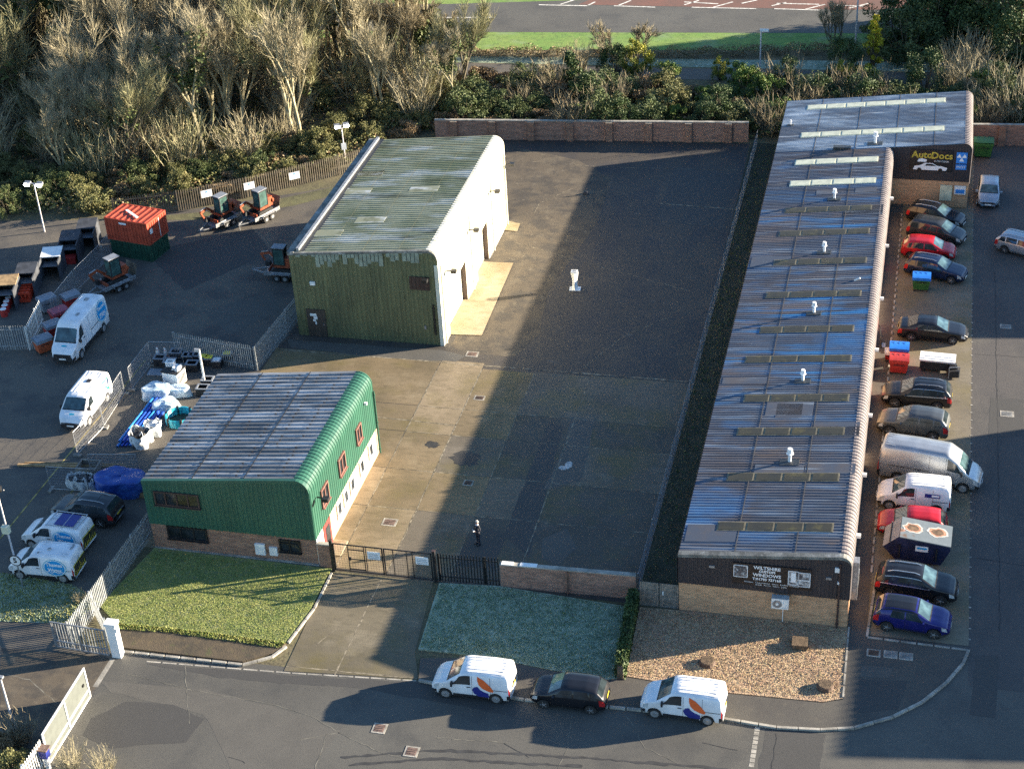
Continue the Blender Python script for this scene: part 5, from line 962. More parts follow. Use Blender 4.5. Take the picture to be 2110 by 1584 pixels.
for (bx,sd) in((-.25,3),(1.15,5)):
    for q_,(rr,mk_) in enumerate(((.62,'splash'),(.5,'rust_pink'),(.36,'rust_brown'))):
        rn=random.Random(sd); n=20; pp=[]
        for i in range(n): t=2*PI*i/n; k_=rr*rn.uniform(.78,1.08); pp.append((bx+k_*math.cos(t),.1+k_*.85*math.sin(t)))
        MB().add([(x,y,lz(x)+.004+.004*q_) for x,y in pp],[tuple(range(n))]).build('rust_stain',M[mk_],o)
s=MB().box(.35,-.965,.95,.72,.02,.38).build('name_plate',M['notice'],o); MB().box(.35,-.985,1.13,.55,.01,.12).build('plate_print',M['logo_blue'],s)
for x in(-.9,1.2): MB().box(x,-1.0,.4,.1,.12,.9).build('lifting_lug',M['trim'],o)
p=G(1930,764); o=thing('storage_tank','long white lidded box with a dark underside standing on the apron','storage box',(p.x,p.y+.2,0),-.05); MB().box(0,0,.25,2.3,1.05,.65).build('body',M['trim'],o); MB().box(0,0,.9,2.4,1.15,.12).build('lid',M['white'],o)
mb=MB(); mb.box(0,0,1.02,2.3,.04,.03); mb.box(0,-.35,1.02,2.3,.03,.03); mb.build('lid_rib',M['notice'],o)
for x in(-.9,.9): MB().tube((x,-.45,.16),(x,-.3,.16),.16,n=10).build('wheel',M['tyre'],o)
p=G(1962,776); o=thing('engine_unit','small black machine standing beside the white lidded box','machine',(p.x,p.y+.1,0),.2); MB().box(0,0,.12,.7,.9,.5).build('base',M['trim'],o); MB().box(0,.1,.62,.5,.5,.25).build('housing',M['black'],o); mb=MB(); mb.bar((-.35,-.45,.1),(-.35,-.45,.95),.05); mb.bar((.35,-.45,.1),(.35,-.45,.95),.05); mb.bar((-.35,-.45,.95),(.35,-.45,.95),.05); mb.build('handle',M['grey_metal'],o)
p=G(1817,712); o=thing('hand_trolley','dark frame leaning on the long unit wall behind the bins','trolley',(p.x,p.y,0)); mb=MB(); mb.bar((0,-.3,0),(-.25,-.3,1.5),.05); mb.bar((0,.3,0),(-.25,.3,1.5),.05)
for k in range(5): mb.bar((-.04*k-.03,-.3,.2+k*.28),(-.04*k-.03,.3,.2+k*.28),.04)
mb.build('frame',M['trim'],o); MB().box(.1,0,.02,.3,.6,.04).build('toe_plate',M['grey_metal'],o)
# ------------------------------------------------------------ depot: cabin, excavators, stores
M['cabin_red']=mat('cabin_red',(.38,.055,.025),.55,.1,.2,2); M['cabin_green']=mat('cabin_green',(.012,.06,.035),.55,.1,.2,2); M['orange']=mat('machine_orange',(.3,.065,.025),.5,.1,.35,3)
p1,p2=Vector(g2(232,530)),Vector(g2(316,532))
rzc=-.18
p=G(278,535); cx,cy=p.x,p.y+1.35
def container(name,label,z,L,W_,H,m,gap=0):
    o=thing(name,label,'cabin',(cx,cy,z),rzc); mb=MB()
    for s_ in(-1,1):
        mb.grid([[(x,s_*(W_/2-h),.1),(x,s_*(W_/2-h),H-.1)] for x,h in ribs(L-.2,.3,.05,-L/2+.1)]); mb.grid([[(s_*(L/2-h),y,.1),(s_*(L/2-h),y,H-.1)] for y,h in ribs(W_-.2,.3,.05,-W_/2+.1)])
    mb.build('side_panel',m,o); f=MB()
    for z_ in(0,H-.12): 
        for s_ in(-1,1): f.box(0,s_*(W_/2-.05),z_,L,.12,.12); f.box(s_*(L/2-.05),0,z_,.12,W_-.24,.12)
    for a_ in(-1,1):
        for b_ in(-1,1): f.box(a_*(L/2-.06),b_*(W_/2-.06),.12,.13,.13,H-.24)
    f.build('corner_frame',m,o); r=MB(); r.grid([[(x,-W_/2+.1,H-.03+h),(x,W_/2-.1,H-.03+h)] for x,h in ribs(L-.2,.55,.05,-L/2+.1,.55)]); r.build('roof',m,o); return o
container('steel_cabin','dark green steel container under the red cabin',0,3.9,2.5,1.55,M['cabin_green'])
o=container('steel_cabin','red steel cabin with ribbed roof stacked on a dark green container',1.55,4.1,2.7,1.95,M['cabin_red'])
MB().box(-.1,-.2,1.99,1.9,.22,.06,-.5).build('roof_board',M['white'],o); mb=MB(); mb.box(2.06,.25,.15,.03,.05,1.6); mb.box(2.06,-.9,.9,.03,.35,.4); mb.build('door_fitting',M['white_frame'],o); MB().box(-.3,-1.37,1.55,.7,.02,.16).build('name_strip',M['notice'],o)
M['cab_glass']=mat('cab_glass',(.05,.1,.09),.08,0,.4,1.5)
def excavator(label,loc,rz):
    o=thing('mini_excavator',label,'excavator',loc,rz,'orange mini excavators on trailers')
    for s_ in(-1,1):
        mb=MB(); n=18; pr=[]
        for i in range(n):
            t=2*PI*i/n; c=.62 if math.cos(t)>0 else -.62; pr.append((c+.2*math.cos(t),.22+.21*math.sin(t)))
        mb.add([(x,s_*.5-.15,z) for x,z in pr]+[(x,s_*.5+.15,z) for x,z in pr],[tuple(range(n)),tuple(range(n,2*n))[::-1]]+[(i,n+i,n+(i+1)%n,(i+1)%n) for i in range(n)]); mb.build('track',M['tyre'],o)
    MB().box(0,0,.3,.9,.7,.25).build('undercarriage',M['trim'],o)
    mb=MB(); mb.box(-.15,0,.55,1.5,1.25,.2); mb.box(-.62,0,.75,.6,1.2,.6); mb.tube((-.9,-.6,.95),(-.9,.6,.95),.2,n=10); mb.build('upper_body',M['orange'],o)
    c=MB()
    for x,y in((-.35,-.1),(-.35,.6),(.55,-.1),(.55,.6)): c.bar((x,y,.75),(x*.95,y,2.15),.07)
    c.box(.1,.25,2.15,1.1,.82,.08); c.build('cab_frame',M['trim'],o); MB().box(.1,.25,2.23,1.05,.78,.06).build('cab_roof',M['bin_grey'],o)
    g=MB(); g.box(.56,.25,.8,.02,.62,1.3); g.box(.1,-.1,.8,.8,.02,1.3); g.box(.1,.6,.8,.8,.02,1.3); g.build('cab_glass',M['cab_glass'],o); MB().box(0,.25,.75,.45,.5,.75).build('seat',M['trim'],o)
    MB().box(1.05,0,.08,.07,1.25,.32).build('dozer_blade',M['orange'],o)
    b=MB(); b.bar((.6,-.35,.8),(1.2,-.35,1.35),.19,.19); b.bar((1.2,-.35,1.35),(1.95,-.35,1.2),.17,.17); b.build('boom',M['orange'],o)
    b=MB(); b.bar((1.95,-.35,1.25),(1.65,-.35,.62),.14,.14); b.build('dipper_arm',M['orange'],o); b=MB(); b.bar((.8,-.35,.75),(1.25,-.35,1.15),.07); b.bar((1.3,-.35,1.47),(1.9,-.35,1.36),.06); b.build('ram',M['chrome'],o)
    b=MB(); b.add([(1.55+x,y-.35,.65+z) for y in(-.2,.2) for x,z in((0,0),(.1,-.3),(-.1,-.5),(-.35,-.4),(-.3,-.1))],[(0,1,2,3,4),(9,8,7,6,5)]+[(i,5+i,5+(i+1)%5,(i+1)%5) for i in range(5)]); b.build('bucket',M['trim'],o); return o
def trailer(label,loc,rz):
    o=thing('plant_trailer',label,'trailer',loc,rz,'plant trailers under the excavators'); mb=MB(); mb.box(0,0,.45,2.9,1.55,.1); mb.box(0,.74,.55,2.9,.06,.22); mb.box(0,-.74,.55,2.9,.06,.22); mb.build('bed',M['grey_metal'],o)
    d=MB(); d.bar((1.45,.5,.48),(2.7,0,.48),.09); d.bar((1.45,-.5,.48),(2.7,0,.48),.09); d.build('drawbar',M['grey_metal'],o); MB().tube((2.6,0,.0),(2.6,0,.7),.04,n=8).build('jockey_wheel',M['grey_metal'],o)
    for s_ in(-1,1):
        for x in(-.35,.35): w_=MB().tube((x,s_*.8,.3),(x,s_*.98,.3),.3,n=14).build('wheel',M['tyre'],o); MB().tube((x,s_*.985,.3),(x,s_*.995,.3),.16,n=10).build('rim',M['rim'],w_)
        m_=MB(); m_.box(0,s_*.9,.66,1.5,.3,.03); m_.box(-.75,s_*.9,.5,.03,.3,.18); m_.box(.75,s_*.9,.5,.03,.3,.18); m_.build('mudguard',M['grey_metal'],o)
    r=MB(); r.add([(-1.45,-.7,.55),(-1.45,.7,.55),(-1.75,.7,1.55),(-1.75,-.7,1.55)],[(0,1,2,3)])
    for k in range(7): r.bar((-1.47-.043*k,-.7,.6+k*.14),(-1.47-.043*k,.7,.6+k*.14),.05)
    r.build('ramp',M['pal_brown'],o); return o
ex=[(460,462,-2.0,'by the fence under the first white notice'),(540,450,-2.0,'by the fence, brightly lit from the right'),(240,592,-2.1,'beside the red and green cabin'),(588,570,PI,'half hidden at the corner of the olive warehouse')]
e0=t0=None
for px,py,rz,l in ex:
    p=G(px,py); loc=(p.x,p.y,0); l1='orange mini excavator '+l; l2='grey plant trailer carrying the excavator '+l
    if e0 is None: t0=trailer(l2,loc,rz); e0=excavator(l1,(p.x,p.y,.55),rz)
    else: copy_tree(t0,loc,rz,l2); copy_tree(e0,(p.x,p.y,.55),rz,l1)
# storage bays against the wood
M['bay_dark']=mat('bay_panel',(.045,.05,.06),.7,0,.3,2); M['bay_wood']=mat('bay_timber',(.3,.2,.1),.85,0,.3,3); M['barrier_red']=mat('barrier_red',(.5,.05,.02),.5,0,.2,4)
for i,(px,py,l,top,inn) in enumerate(((20,640,'leftmost storage bay holding a row of white topped drums','wood','drum'),(60,615,'storage bay holding bright red plastic barriers','bay_dark','barrier'),(112,580,'storage bay with a white sheet top','white','none'),(150,545,'dark storage bay with a low red box beneath','bay_dark','box'),(185,520,'plain dark storage bay nearest the mesh panels','bay_dark','none'))):
    p=G(px,py); rz=.28; o=thing('storage_bay',l,'storage bay',(p.x-.4,p.y+.6,0),rz,'storage bays against the wood'); w_=1.5
    for s_ in(-1,1): MB().box(s_*w_/2,.6,0,.09,2.6,1.7).build('side_panel',M['bay_dark'],o)
    MB().box(0,1.85,0,w_,.1,1.9).build('back_panel',M['bay_dark'],o); MB().box(0,1.1,1.72,w_+.1,1.5,.08,0,.12).build('roof_panel',M['white' if top=='white' else ('bay_wood' if top=='wood' else 'bay_dark')],o); MB().box(0,.5,.95,w_-.1,.9,.06).build('shelf',M['bin_grey'],o)
    if inn=='box': b_=thing('storage_box','red lidded box low inside the dark storage bay','box',(p.x-.4,p.y+.5,0),rz); MB().box(0,-.2,0,1.0,.7,.5).build('body',M['bin_red'],b_); MB().box(0,-.2,.5,1.05,.75,.06).build('lid',M['bin_red'],b_)
    if inn=='drum':
        for k in range(4):
            c,s_=math.cos(rz),math.sin(rz); yy=-1.5+k*.62
            d_=thing('drum',['foremost','second','third','rearmost'][k]+' red drum with white top in the leftmost storage bay','drum',(p.x-.4-yy*s_,p.y+.6+yy*c,0),0,'red drums with white tops'); MB().lathe([(.26,0),(.28,.3),(.26,.62)],n=12).build('body',M['bin_red'],d_); MB().lathe([(.25,.62),(.22,.66)],n=12).build('top',M['white'],d_)
    if inn=='barrier':
        for k in range(4):
            c,s_=math.cos(rz),math.sin(rz); yy=-1.3+k*.45
            d_=thing('plastic_barrier',['foremost','second','third','rearmost'][k]+' red plastic barrier stacked before the second storage bay','barrier',(p.x-.4-yy*s_,p.y+.6+yy*c,0),rz,'red plastic barriers'); mb=MB(); mb.box(0,0,.05,1.0,.12,.25); mb.box(0,0,.7,1.0,.12,.2)
            for x in(-.45,-.15,.15,.45): mb.box(x,0,.3,.1,.1,.4)
            mb.build('panel',M['barrier_red'],d_); MB().box(0,0,0,.2,.5,.05).build('foot',M['tyre'],d_)
# bulk bags, sheets, pipes
M['bag']=layered('woven_bag',(.62,.65,.66),[((.4,.42,.45),2.5,.5,.65,.7),((.75,.75,.74),5,.55,.7,.5)],.7,.6,9,bd=.06); M['film']=layered('white_film',(.42,.55,.64),[((.68,.72,.76),1.8,.45,.6,.8),((.35,.45,.52),3,.55,.7,.6)],.35,.5,7,bd=.05); M['tarp']=layered('blue_tarpaulin',(.018,.065,.3),[((.06,.17,.48),1.2,.5,.65,.6),((.01,.03,.2),3,.5,.65,.6)],.4,.6,5,bd=.08); M['pipe_blue']=mat('blue_pipe',(.015,.07,.45),.35,0,.2,3); M['pipe_light']=mat('light_blue_pipe',(.03,.22,.6),.35,0,.2,3); M['coil']=mat('turquoise_pipe',(.02,.4,.5),.35,0,.2,5)
from mathutils import noise as mn_
def lumpy(name,parent,m,rx,ry,h,seed,n=40,k=14,open_=0,sq=.6,lump=.12):
    rr=random.Random(seed); mb=MB(); rows=[]; ph=[rr.uniform(0,6) for _ in range(6)]
    for j in range(k+1):
        t=j/k; row=[]
        pr=(1.0-.08*t if t<.75 else 1.0*math.cos((t-.75)/.25*PI/2*.999)**.55*.94) if not open_ else 1.0+.06*t
        for i in range(n+1):
            a=2*PI*(i%n)/n; c,s_=math.cos(a),math.sin(a); q=1/(abs(c)**(2/sq*.9)+abs(s_)**(2/sq*.9))**(sq/2/.9)
            f=pr*q*(1+lump*math.sin(a*3+ph[0]+t*2)+lump*.6*math.sin(a*5+ph[1]-t*3)+lump*1.1*abs(mn_.noise(Vector((c*2.6+seed,s_*2.6,t*3))))+lump*.7*mn_.noise(Vector((c*7,s_*7+seed,t*6))))
            row.append((rx*f*c,ry*f*s_,h*(min(1,t/.8) if not open_ else t)*(1+lump*.6*math.sin(a*2+ph[2])+lump*1.3*mn_.noise(Vector((pr*c*2.2,pr*s_*2.2+seed,.5))))))
        row[-1]=row[0]; rows.append(row)
    mb.grid(rows); o=mb.build(name,m,parent,smooth=True); return o
def bulkbag(label,px,py,s=1,rz=0,fill='trim',group='white bulk bags'):
    p=G(px,py); o=thing('bulk_bag',label,'bulk bag',(p.x,p.y,0),rz,group); lumpy('sack',o,M['bag'],.5*s,.5*s,.85*s,int(px),open_=1); lumpy('contents',o,M[fill],.42*s,.42*s,.78*s,int(py))
    for a in(-1,1):
        for b in(-1,1): MB().path([(a*.42*s,b*.42*s,.8*s),(a*.3*s,b*.3*s,1.05*s),(a*.2*s,b*.4*s,.85*s)],.025,4).build('handle',M['bag'],o)
    return o
bulkbag('left of three open white bulk bags by the blue tarpaulin',155,1000,.85); bulkbag('middle of three open white bulk bags by the blue tarpaulin',174,1003,.95); bulkbag('right of three open white bulk bags by the blue tarpaulin',191,1004,.9)
bulkbag('large open white bulk bag full of black fittings beside the blue pipes',292,915,1.25); bulkbag('crumpled white bulk bag behind the one with black fittings',318,893,1.0,.4,'bag')
def heap(name,label,cat,px,py,rx,ry,h,m,seed,rz=0,lump=.14,sq=.7):
    p=G(px,py); o=thing(name,label,cat,(p.x,p.y,0),rz); lumpy('cover',o,M[m],rx,ry,h,seed,46,16,0,sq,lump); return o
o=heap('tarpaulin_heap','heap under a shiny blue tarpaulin beside the green office','covered heap',255,1010,1.75,1.05,1.2,'tarp',4,.1,.07); MB().box(1.7,0,0,.9,1.5,.4).build('buried_pallet',M['bay_wood'],o)
heap('wrapped_stack','long white film wrapped stack at the end of the blue pipes','wrapped stack',325,815,1.0,.75,.75,'film',7,.2,.1); heap('wrapped_stack','second film wrapped stack reaching right towards the office roof','wrapped stack',362,812,1.15,.5,.6,'film',9,.1,.08); heap('wrapped_stack','white film wrapped stack on timber right of the blue pipes','wrapped stack',343,842,.9,.6,.6,'film',12,.5,.1)
a,b=Vector(g2(242,922)),Vector(g2(316,828)); d=b-a
for k in range(11):
    o=thing('plastic_pipe','long blue plastic pipe lying in the bundle beside the white bags','pipe',(a.x+(k%6)*.27,a.y+.06*k,0),math.atan2(d.y,d.x),'blue pipes in one bundle')
    r_=.085; L=d.length*(1-.03*(k%3)); z=r_+(k//6)*.17; MB().tube((0,0,z),(L,0,z),r_,n=10).build('pipe_wall',M['pipe_blue'] if k%3 else M['pipe_light'],o); MB().tube((-.01,0,z),(.02,0,z),r_*.8,n=10).build('bore',M['trim'],o)
p=G(372,868); o=thing('pipe_coil','turquoise coil of pipe lying beside the green office','pipe coil',(p.x,p.y,0),0)
mb=MB()
for k in range(6):
    rr=.95-.02*(k%2); n=26
    mb.path([(rr*math.cos(2*PI*i/n),rr*math.sin(2*PI*i/n),.07+.1*k) for i in range(n+1)],.06,6)
mb.build('coiled_pipe',M['coil'],o); mb=MB()
for i in range(6): t=2*PI*i/6; mb.bar((.95*math.cos(t),.95*math.sin(t),0),(.95*math.cos(t),.95*math.sin(t),.68),.16,.16)
mb.build('binding_tape',M['trim'],o)
def crate(label,px,py,sx,sy,sz,body='trim',rim='bin_grey',rz=.1,z=0,group='black open boxes in the storage bay'):
    p=G(px,py,z); o=thing('plastic_box',label,'box',(p.x,p.y,z),rz,group); mb=MB()
    for s_ in(-1,1): mb.box(s_*(sx/2-.03),0,0,.06,sy,sz); mb.box(0,s_*(sy/2-.03),0,sx-.12,.06,sz)
    mb.box(0,0,0,sx-.12,sy-.12,.08); mb.build('walls',M[body],o); r=MB()
    for s_ in(-1,1): r.box(s_*(sx/2-.04),0,sz,.12,sy+.04,.05); r.box(0,s_*(sy/2-.04),sz,sx-.2,.12,.05)
    r.build('rim',M[rim],o); return o
for px,py,l in((332,750,'black box beside the traffic cones at the mesh corner'),(365,738,'black box behind the white crate, nearest the palisade'),(390,745,'left one of two black boxes side by side before the palisade'),(402,744,'right one of two black boxes side by side before the palisade'),(398,762,'black box in front of the pair before the palisade'),(430,795,'white rimmed black box beside the white post'),(420,812,'lowest black box beside the white post'),(352,757,'black box directly behind the white crate')): crate(l,px,py,.85,.7,.6)
for px,py,l in((423,748,'first black box with a yellow lid along the palisade'),(433,750,'second black box with a yellow lid along the palisade'),(470,742,'taller black box with yellow lid at the palisade corner'),(449,755,'black box with pale lid along the palisade')):
    o=crate(l,px,py,.65,.6,.55); MB().box(0,0,.6,.5,.45,.05).build('lid',M['chevron'] if 'yellow' in l else M['notice'],o)
p=G(362,790); o=thing('white_crate','tall white crate with parts heaped on its black top','crate',(p.x,p.y,0),-.15); MB().box(0,0,.1,1.25,1.1,1.05).build('body',M['notice'],o); MB().box(0,0,1.15,1.35,1.2,.1).build('top_tray',M['trim'],o); mb=MB()
for i in range(6): mb.box(.64,-.4+i*.16,.3,.02,.08,.65)
mb.build('printed_panel',M['trim'],o); MB().box(0,0,0,1.2,1.05,.1).build('pallet',M['bay_wood'],o)
o2=crate('white open box on top of the tall white crate',352,752,.6,.5,.3,'notice','white',.1,1.25,None); o3=thing('fittings','pile of small white fittings on the tall white crate','fittings',(p.x+.3,p.y,1.25)); lumpy('pile',o3,M['bag'],.3,.3,.3,77,lump=.2)
p=G(328,768); o=thing('timber_sheet','flat grey sheet lying in front of the tall white crate','sheet',(p.x,p.y,0),.1); MB().box(0,0,.02,1.6,.9,.06).build('panel',M['bin_grey'],o); MB().box(0,0,0,1.5,.1,.02).build('batten',M['bay_wood'],o)
o=crate('open timber chamber frame on the ground above the white bulk bags',185,970,1.4,1.1,.5,'wood_grey','wood_grey',.05,0,None)
M['cone']=mat('cone_orange',(.55,.1,.03),.5,0,.1,4)
def cone(label,px,py):
    p=G(px,py); o=thing('traffic_cone',label,'traffic cone',(p.x,p.y,0),0,'two traffic cones'); MB().box(0,0,0,.45,.45,.05).build('base',M['cone'],o); MB().lathe([(.19,.05),(.12,.4),(.09,.6),(.035,.95)],n=12).build('cone_body',M['cone'],o); MB().lathe([(.135,.42),(.1,.66)],n=12).build('white_band',M['white'],o); MB().lathe([(.085,.72),(.05,.92)],n=12).build('white_band',M['white'],o)
cone('left one of the two traffic cones by the mesh corner',327,737); cone('right one of the two traffic cones by the mesh corner',343,738)
p=G(165,940); o=thing('timber_baulk','long pale timber lying on the ground below the blue pipes','timber',(-52.5,81.4,0),.12); MB().box(0,0,0,7.5,.18,.14).build('beam',M['bay_wood'],o); MB().box(0,.3,0,6.8,.12,.1).build('batten',M['bay_wood'],o)
# ------------------------------------------------------------ person
M['skin']=mat('skin',(.5,.3,.22),.5,0,.05,8); M['cloth']=mat('dark_clothes',(.018,.02,.03),.85,0,.3,12); M['scarf']=mat('pale_scarf',(.5,.5,.52),.85,0,.15,12); M['hair']=mat('white_hair',(.38,.35,.32),.7,0,.15,14)
def skin(name,pts,edges,rad,m,parent,sub=1):
    me=bpy.data.meshes.new(name); me.from_pydata(pts,edges,[]); ob=bpy.data.objects.new(name,me); COL.objects.link(ob)
    md=ob.modifiers.new('s','SKIN'); md.use_smooth_shade=True; ob.modifiers.new('u','SUBSURF').levels=sub
    for i,r in enumerate(rad): me.skin_vertices[0].data[i].radius=(r[0],r[1]) if isinstance(r,tuple) else (r,r)
    me.skin_vertices[0].data[0].use_root=True
    bpy.context.view_layer.update(); nm=bpy.data.meshes.new_from_object(ob.evaluated_get(bpy.context.evaluated_depsgraph_get())); bpy.data.objects.remove(ob); nm.materials.clear(); nm.materials.append(m); nm.name=name
    for pl in nm.polygons: pl.use_smooth=True
    o=bpy.data.objects.new(name,nm); COL.objects.link(o); o.parent=parent; return o
p=G(986,1121); pe=thing('person','person in dark clothes with pale hair standing in the shaded yard behind the gates','person',(p.x,p.y,.017),-2.2)
pts=[(0,0,.93),(0,0,1.1),(0,.0,1.3),(-.005,0,1.43),(0,0,1.5),(.02,0,1.58),(.025,0,1.7),
 (0,.1,.88),(.02,.11,.5),(-.01,.12,.09),(.11,.14,.04),(0,-.1,.88),(.0,-.11,.5),(-.03,-.12,.09),(.09,-.14,.04),
 (0,.17,1.41),(-.02,.25,1.14),(.2,.15,1.1),(.27,.08,1.16),(0,-.17,1.41),(-.02,-.25,1.14),(.2,-.12,1.1),(.27,-.04,1.16)]
ed=[(0,1),(1,2),(2,3),(3,4),(4,5),(5,6),(0,7),(7,8),(8,9),(9,10),(0,11),(11,12),(12,13),(13,14),(3,15),(15,16),(16,17),(17,18),(3,19),(19,20),(20,21),(21,22)]
rd=[(.15,.12),(.15,.115),(.17,.12),(.13,.09),.055,.085,.075,.095,.06,.045,.04,.095,.06,.045,.04,.065,.05,.038,.03,.065,.05,.038,.03]
bd=skin('body',pts,ed,rd,M['cloth'],pe)
bd.data.materials.append(M['skin'])
for pl in bd.data.polygons:
    c=pl.center
    if c.z>1.49 or (c.x>.24 and 1.02<c.z<1.25): pl.material_index=1
hr=MB(); hr.lathe([(.098,1.685),(.1,1.72),(.085,1.76),(.05,1.79),(.01,1.8)],.005,0,14); hr.box(-.06,0,1.6,.07,.15,.1); hr.build('hair',M['hair'],pe,smooth=True)
fc=MB(); fc.add([(.105,-.016,1.635),(.105,.016,1.635),(.135,0,1.62),(.1,0,1.675)],[(0,1,2),(1,3,2),(3,0,2)]); fc.build('nose',M['skin'],pe); fc=MB(); fc.box(.1,.034,1.66,.015,.026,.012); fc.box(.1,-.034,1.66,.015,.026,.012); fc.build('eyes',M['cloth'],pe); MB().box(.098,0,1.585,.012,.05,.01).build('mouth',M['bin_red'],pe)
for s_ in(-1,1): MB().box(.015,s_*.09,1.61,.045,.02,.06).build('ear',M['skin'],pe)
for s_,hx in((1,(.27,.08,1.16)),(-1,(.27,-.04,1.16))):
    fp=[hx]; fe=[]; fr=[.03]
    for k,(dy,L) in enumerate(((-.026,.075),(-.009,.085),(.009,.08),(.026,.062))):
        i=len(fp); fp+=[(hx[0]+.035,hx[1]+dy,hx[2]+.012),(hx[0]+.035+L*.6,hx[1]+dy,hx[2]+.016),(hx[0]+.035+L*.8,hx[1]+dy*.9,hx[2]-.012)]; fe+=[(0,i),(i,i+1),(i+1,i+2)]; fr+=[.0095,.0085,.0075]
    i=len(fp); fp+=[(hx[0]+.02,hx[1]-s_*.035,hx[2]+.012),(hx[0]+.05,hx[1]-s_*.04,hx[2]+.02)]; fe+=[(0,i),(i,i+1)]; fr+=[.011,.009]
    skin('hand',fp,fe,fr,M['skin'],pe)
sc=MB(); sc.lathe([(.1,1.44),(.115,1.48),(.075,1.53)],.01,0,14); sc.build('scarf',M['scarf'],pe,smooth=True)
for s_ in(-1,1): MB().box(.06,s_*.125,0,.27,.09,.07).build('shoe',M['black'],pe)
ct=thing('handset','pale handheld controller held by the person in the yard','handset',(p.x+.34*math.cos(-2.2),p.y+.34*math.sin(-2.2),1.19),-2.2); MB().box(0,0,0,.12,.22,.05).build('case',M['scarf'],ct); MB().box(.07,0,.03,.02,.15,.1).build('screen_mount',M['black'],ct)
# wire fence along the strip beside the long unit
for i in range(4):
    y0=74.6+i*15.9; o=thing('wire_fence',['nearest','second','third','farthest'][i]+' stretch of thin wire fence along the yard edge beside the long unit','fence',(-13.35,y0,0),PI/2,'wire fence beside the long unit')
    mb=MB(); [mb.tube((x,0,0),(x,0,1.5),.04,n=6) for x in(0.05,)]; mb.build('post',M['grey_metal'],o)
    for k in range(1,6): MB().tube((k*2.65,0,0),(k*2.65,0,1.5),.04,n=6).build('post',M['grey_metal'],o)
    mb=MB()
    for z in(.1,.5,.95,1.4): mb.box(7.9,0,z,15.8,.012,.012)
    for k in range(1,79): mb.box(k*.2,0,.1,.006,.006,1.3)
    mb.build('wire_mesh',M['mesh'],o)
# ------------------------------------------------------------ trees, shrubs, grass
from mathutils import noise as mn
def bark(n,c,c2): return mat(n,c,.9,0,.3,1.5,0,c2)
M['bark_pale']=bark('pale_bark',(.24,.21,.12),(.42,.37,.23)); M['bark_dark']=bark('dark_bark',(.09,.075,.05),(.17,.14,.09)); M['twig_tan']=bark('tan_twigs',(.24,.21,.135),(.37,.325,.215)); M['twig_brown']=bark('brown_twigs',(.2,.165,.1),(.31,.26,.16)); M['twig_olive']=bark('olive_twigs',(.2,.195,.1),(.32,.3,.16))
def leafm(n,c,c2,th=(.35,.65)):
    m=mat(n,c,.6,0,.3,1.1,0,c2,thr=th); b=m.node_tree.nodes['Principled BSDF']; b.inputs['Specular IOR Level'].default_value=.25; return m
M['ever']=leafm('evergreen_leaf',(.03,.055,.018),(.075,.11,.034)); M['ivy']=leafm('ivy_leaf',(.045,.07,.024),(.11,.13,.045)); M['yellow_leaf']=leafm('yellow_green_leaf',(.09,.12,.02),(.3,.28,.03)); M['gold_leaf']=leafm('golden_conifer',(.28,.25,.02),(.5,.42,.03)); M['bramble']=leafm('bramble_leaf',(.1,.11,.038),(.2,.185,.075)); M['bramble_brown']=leafm('bramble_brown',(.16,.11,.06),(.27,.19,.1)); M['lime']=leafm('lime_leaf',(.06,.11,.02),(.14,.19,.035))
def tree_mesh(seed,H,spread=.5,stems=3,up=.5,levels=4,kids=4,twl=1.0,ivy=0):
    r=random.Random(seed); lim,tw,iv=MB(),MB(),MB()
    def ribbon(p,d,L,w):
        a=d.cross(Vector((r.uniform(-1,1),r.uniform(-1,1),r.uniform(-1,1)))).normalized()*w; m_=p+d*L*.55+a*2; e=p+d*L+Vector((0,0,L*.12))+a*r.uniform(-3,3)
        tw.add([p-a,p+a,m_+a*.7,m_-a*.7,e],[(0,1,2,3),(3,2,4)])
    def grow(p,d,L,rad,lv):
        n=2 if lv>1 else 1; q=p
        for k in range(n):
            d2=(d+Vector((r.uniform(-.16,.16),r.uniform(-.16,.16),r.uniform(-.03,.12)))).normalized(); e=q+d2*L/n; r0=rad*(1-.35*k/n); r1=rad*(1-.35*(k+1)/n)
            lim.tube(q,e,r0,r1,4 if lv<3 else 5,False)
            if ivy and r.random()<ivy and lv>=2:
                for _ in range(26): leafq(iv,q.lerp(e,r.random())+Vector((r.gauss(0,.3),r.gauss(0,.3),r.gauss(0,.2))),.2,r)
            q,d=e,d2
            if lv<levels and lv>1:
                for _ in range(1): ribbon(q,rot(d,r.uniform(.5,1.1)),L*.5*twl,.022)
        if lv<=1:
            for _ in range(kids+18): ribbon(p+(q-p)*r.uniform(.1,1),rot(d,r.uniform(.25,1.0)),L*r.uniform(.3,.8)*twl,.018)
            return
        for i in range(kids): grow(p+(q-p)*r.uniform(.45,1.),rot(d,r.uniform(.3,.75)*(1.2-up*.5)),L*r.uniform(.55,.78),rad*r.uniform(.42,.6),lv-1)
    def rot(d,a):
        v=d.cross(Vector((r.uniform(-1,1),r.uniform(-1,1),r.uniform(-1,1)))).normalized(); o=(d*math.cos(a)+v*math.sin(a)); o.z+=up*.25; return o.normalized()
    for s in range(stems):
        t=2*PI*s/stems+r.uniform(-.4,.4); d=Vector((math.cos(t)*spread*.5,math.sin(t)*spread*.5,1)).normalized(); grow(Vector((.25*math.cos(t)*(stems>1),.25*math.sin(t)*(stems>1),-.1)),d,H*.4*r.uniform(.85,1.1),H*.0165,levels)
    return lim,tw,iv
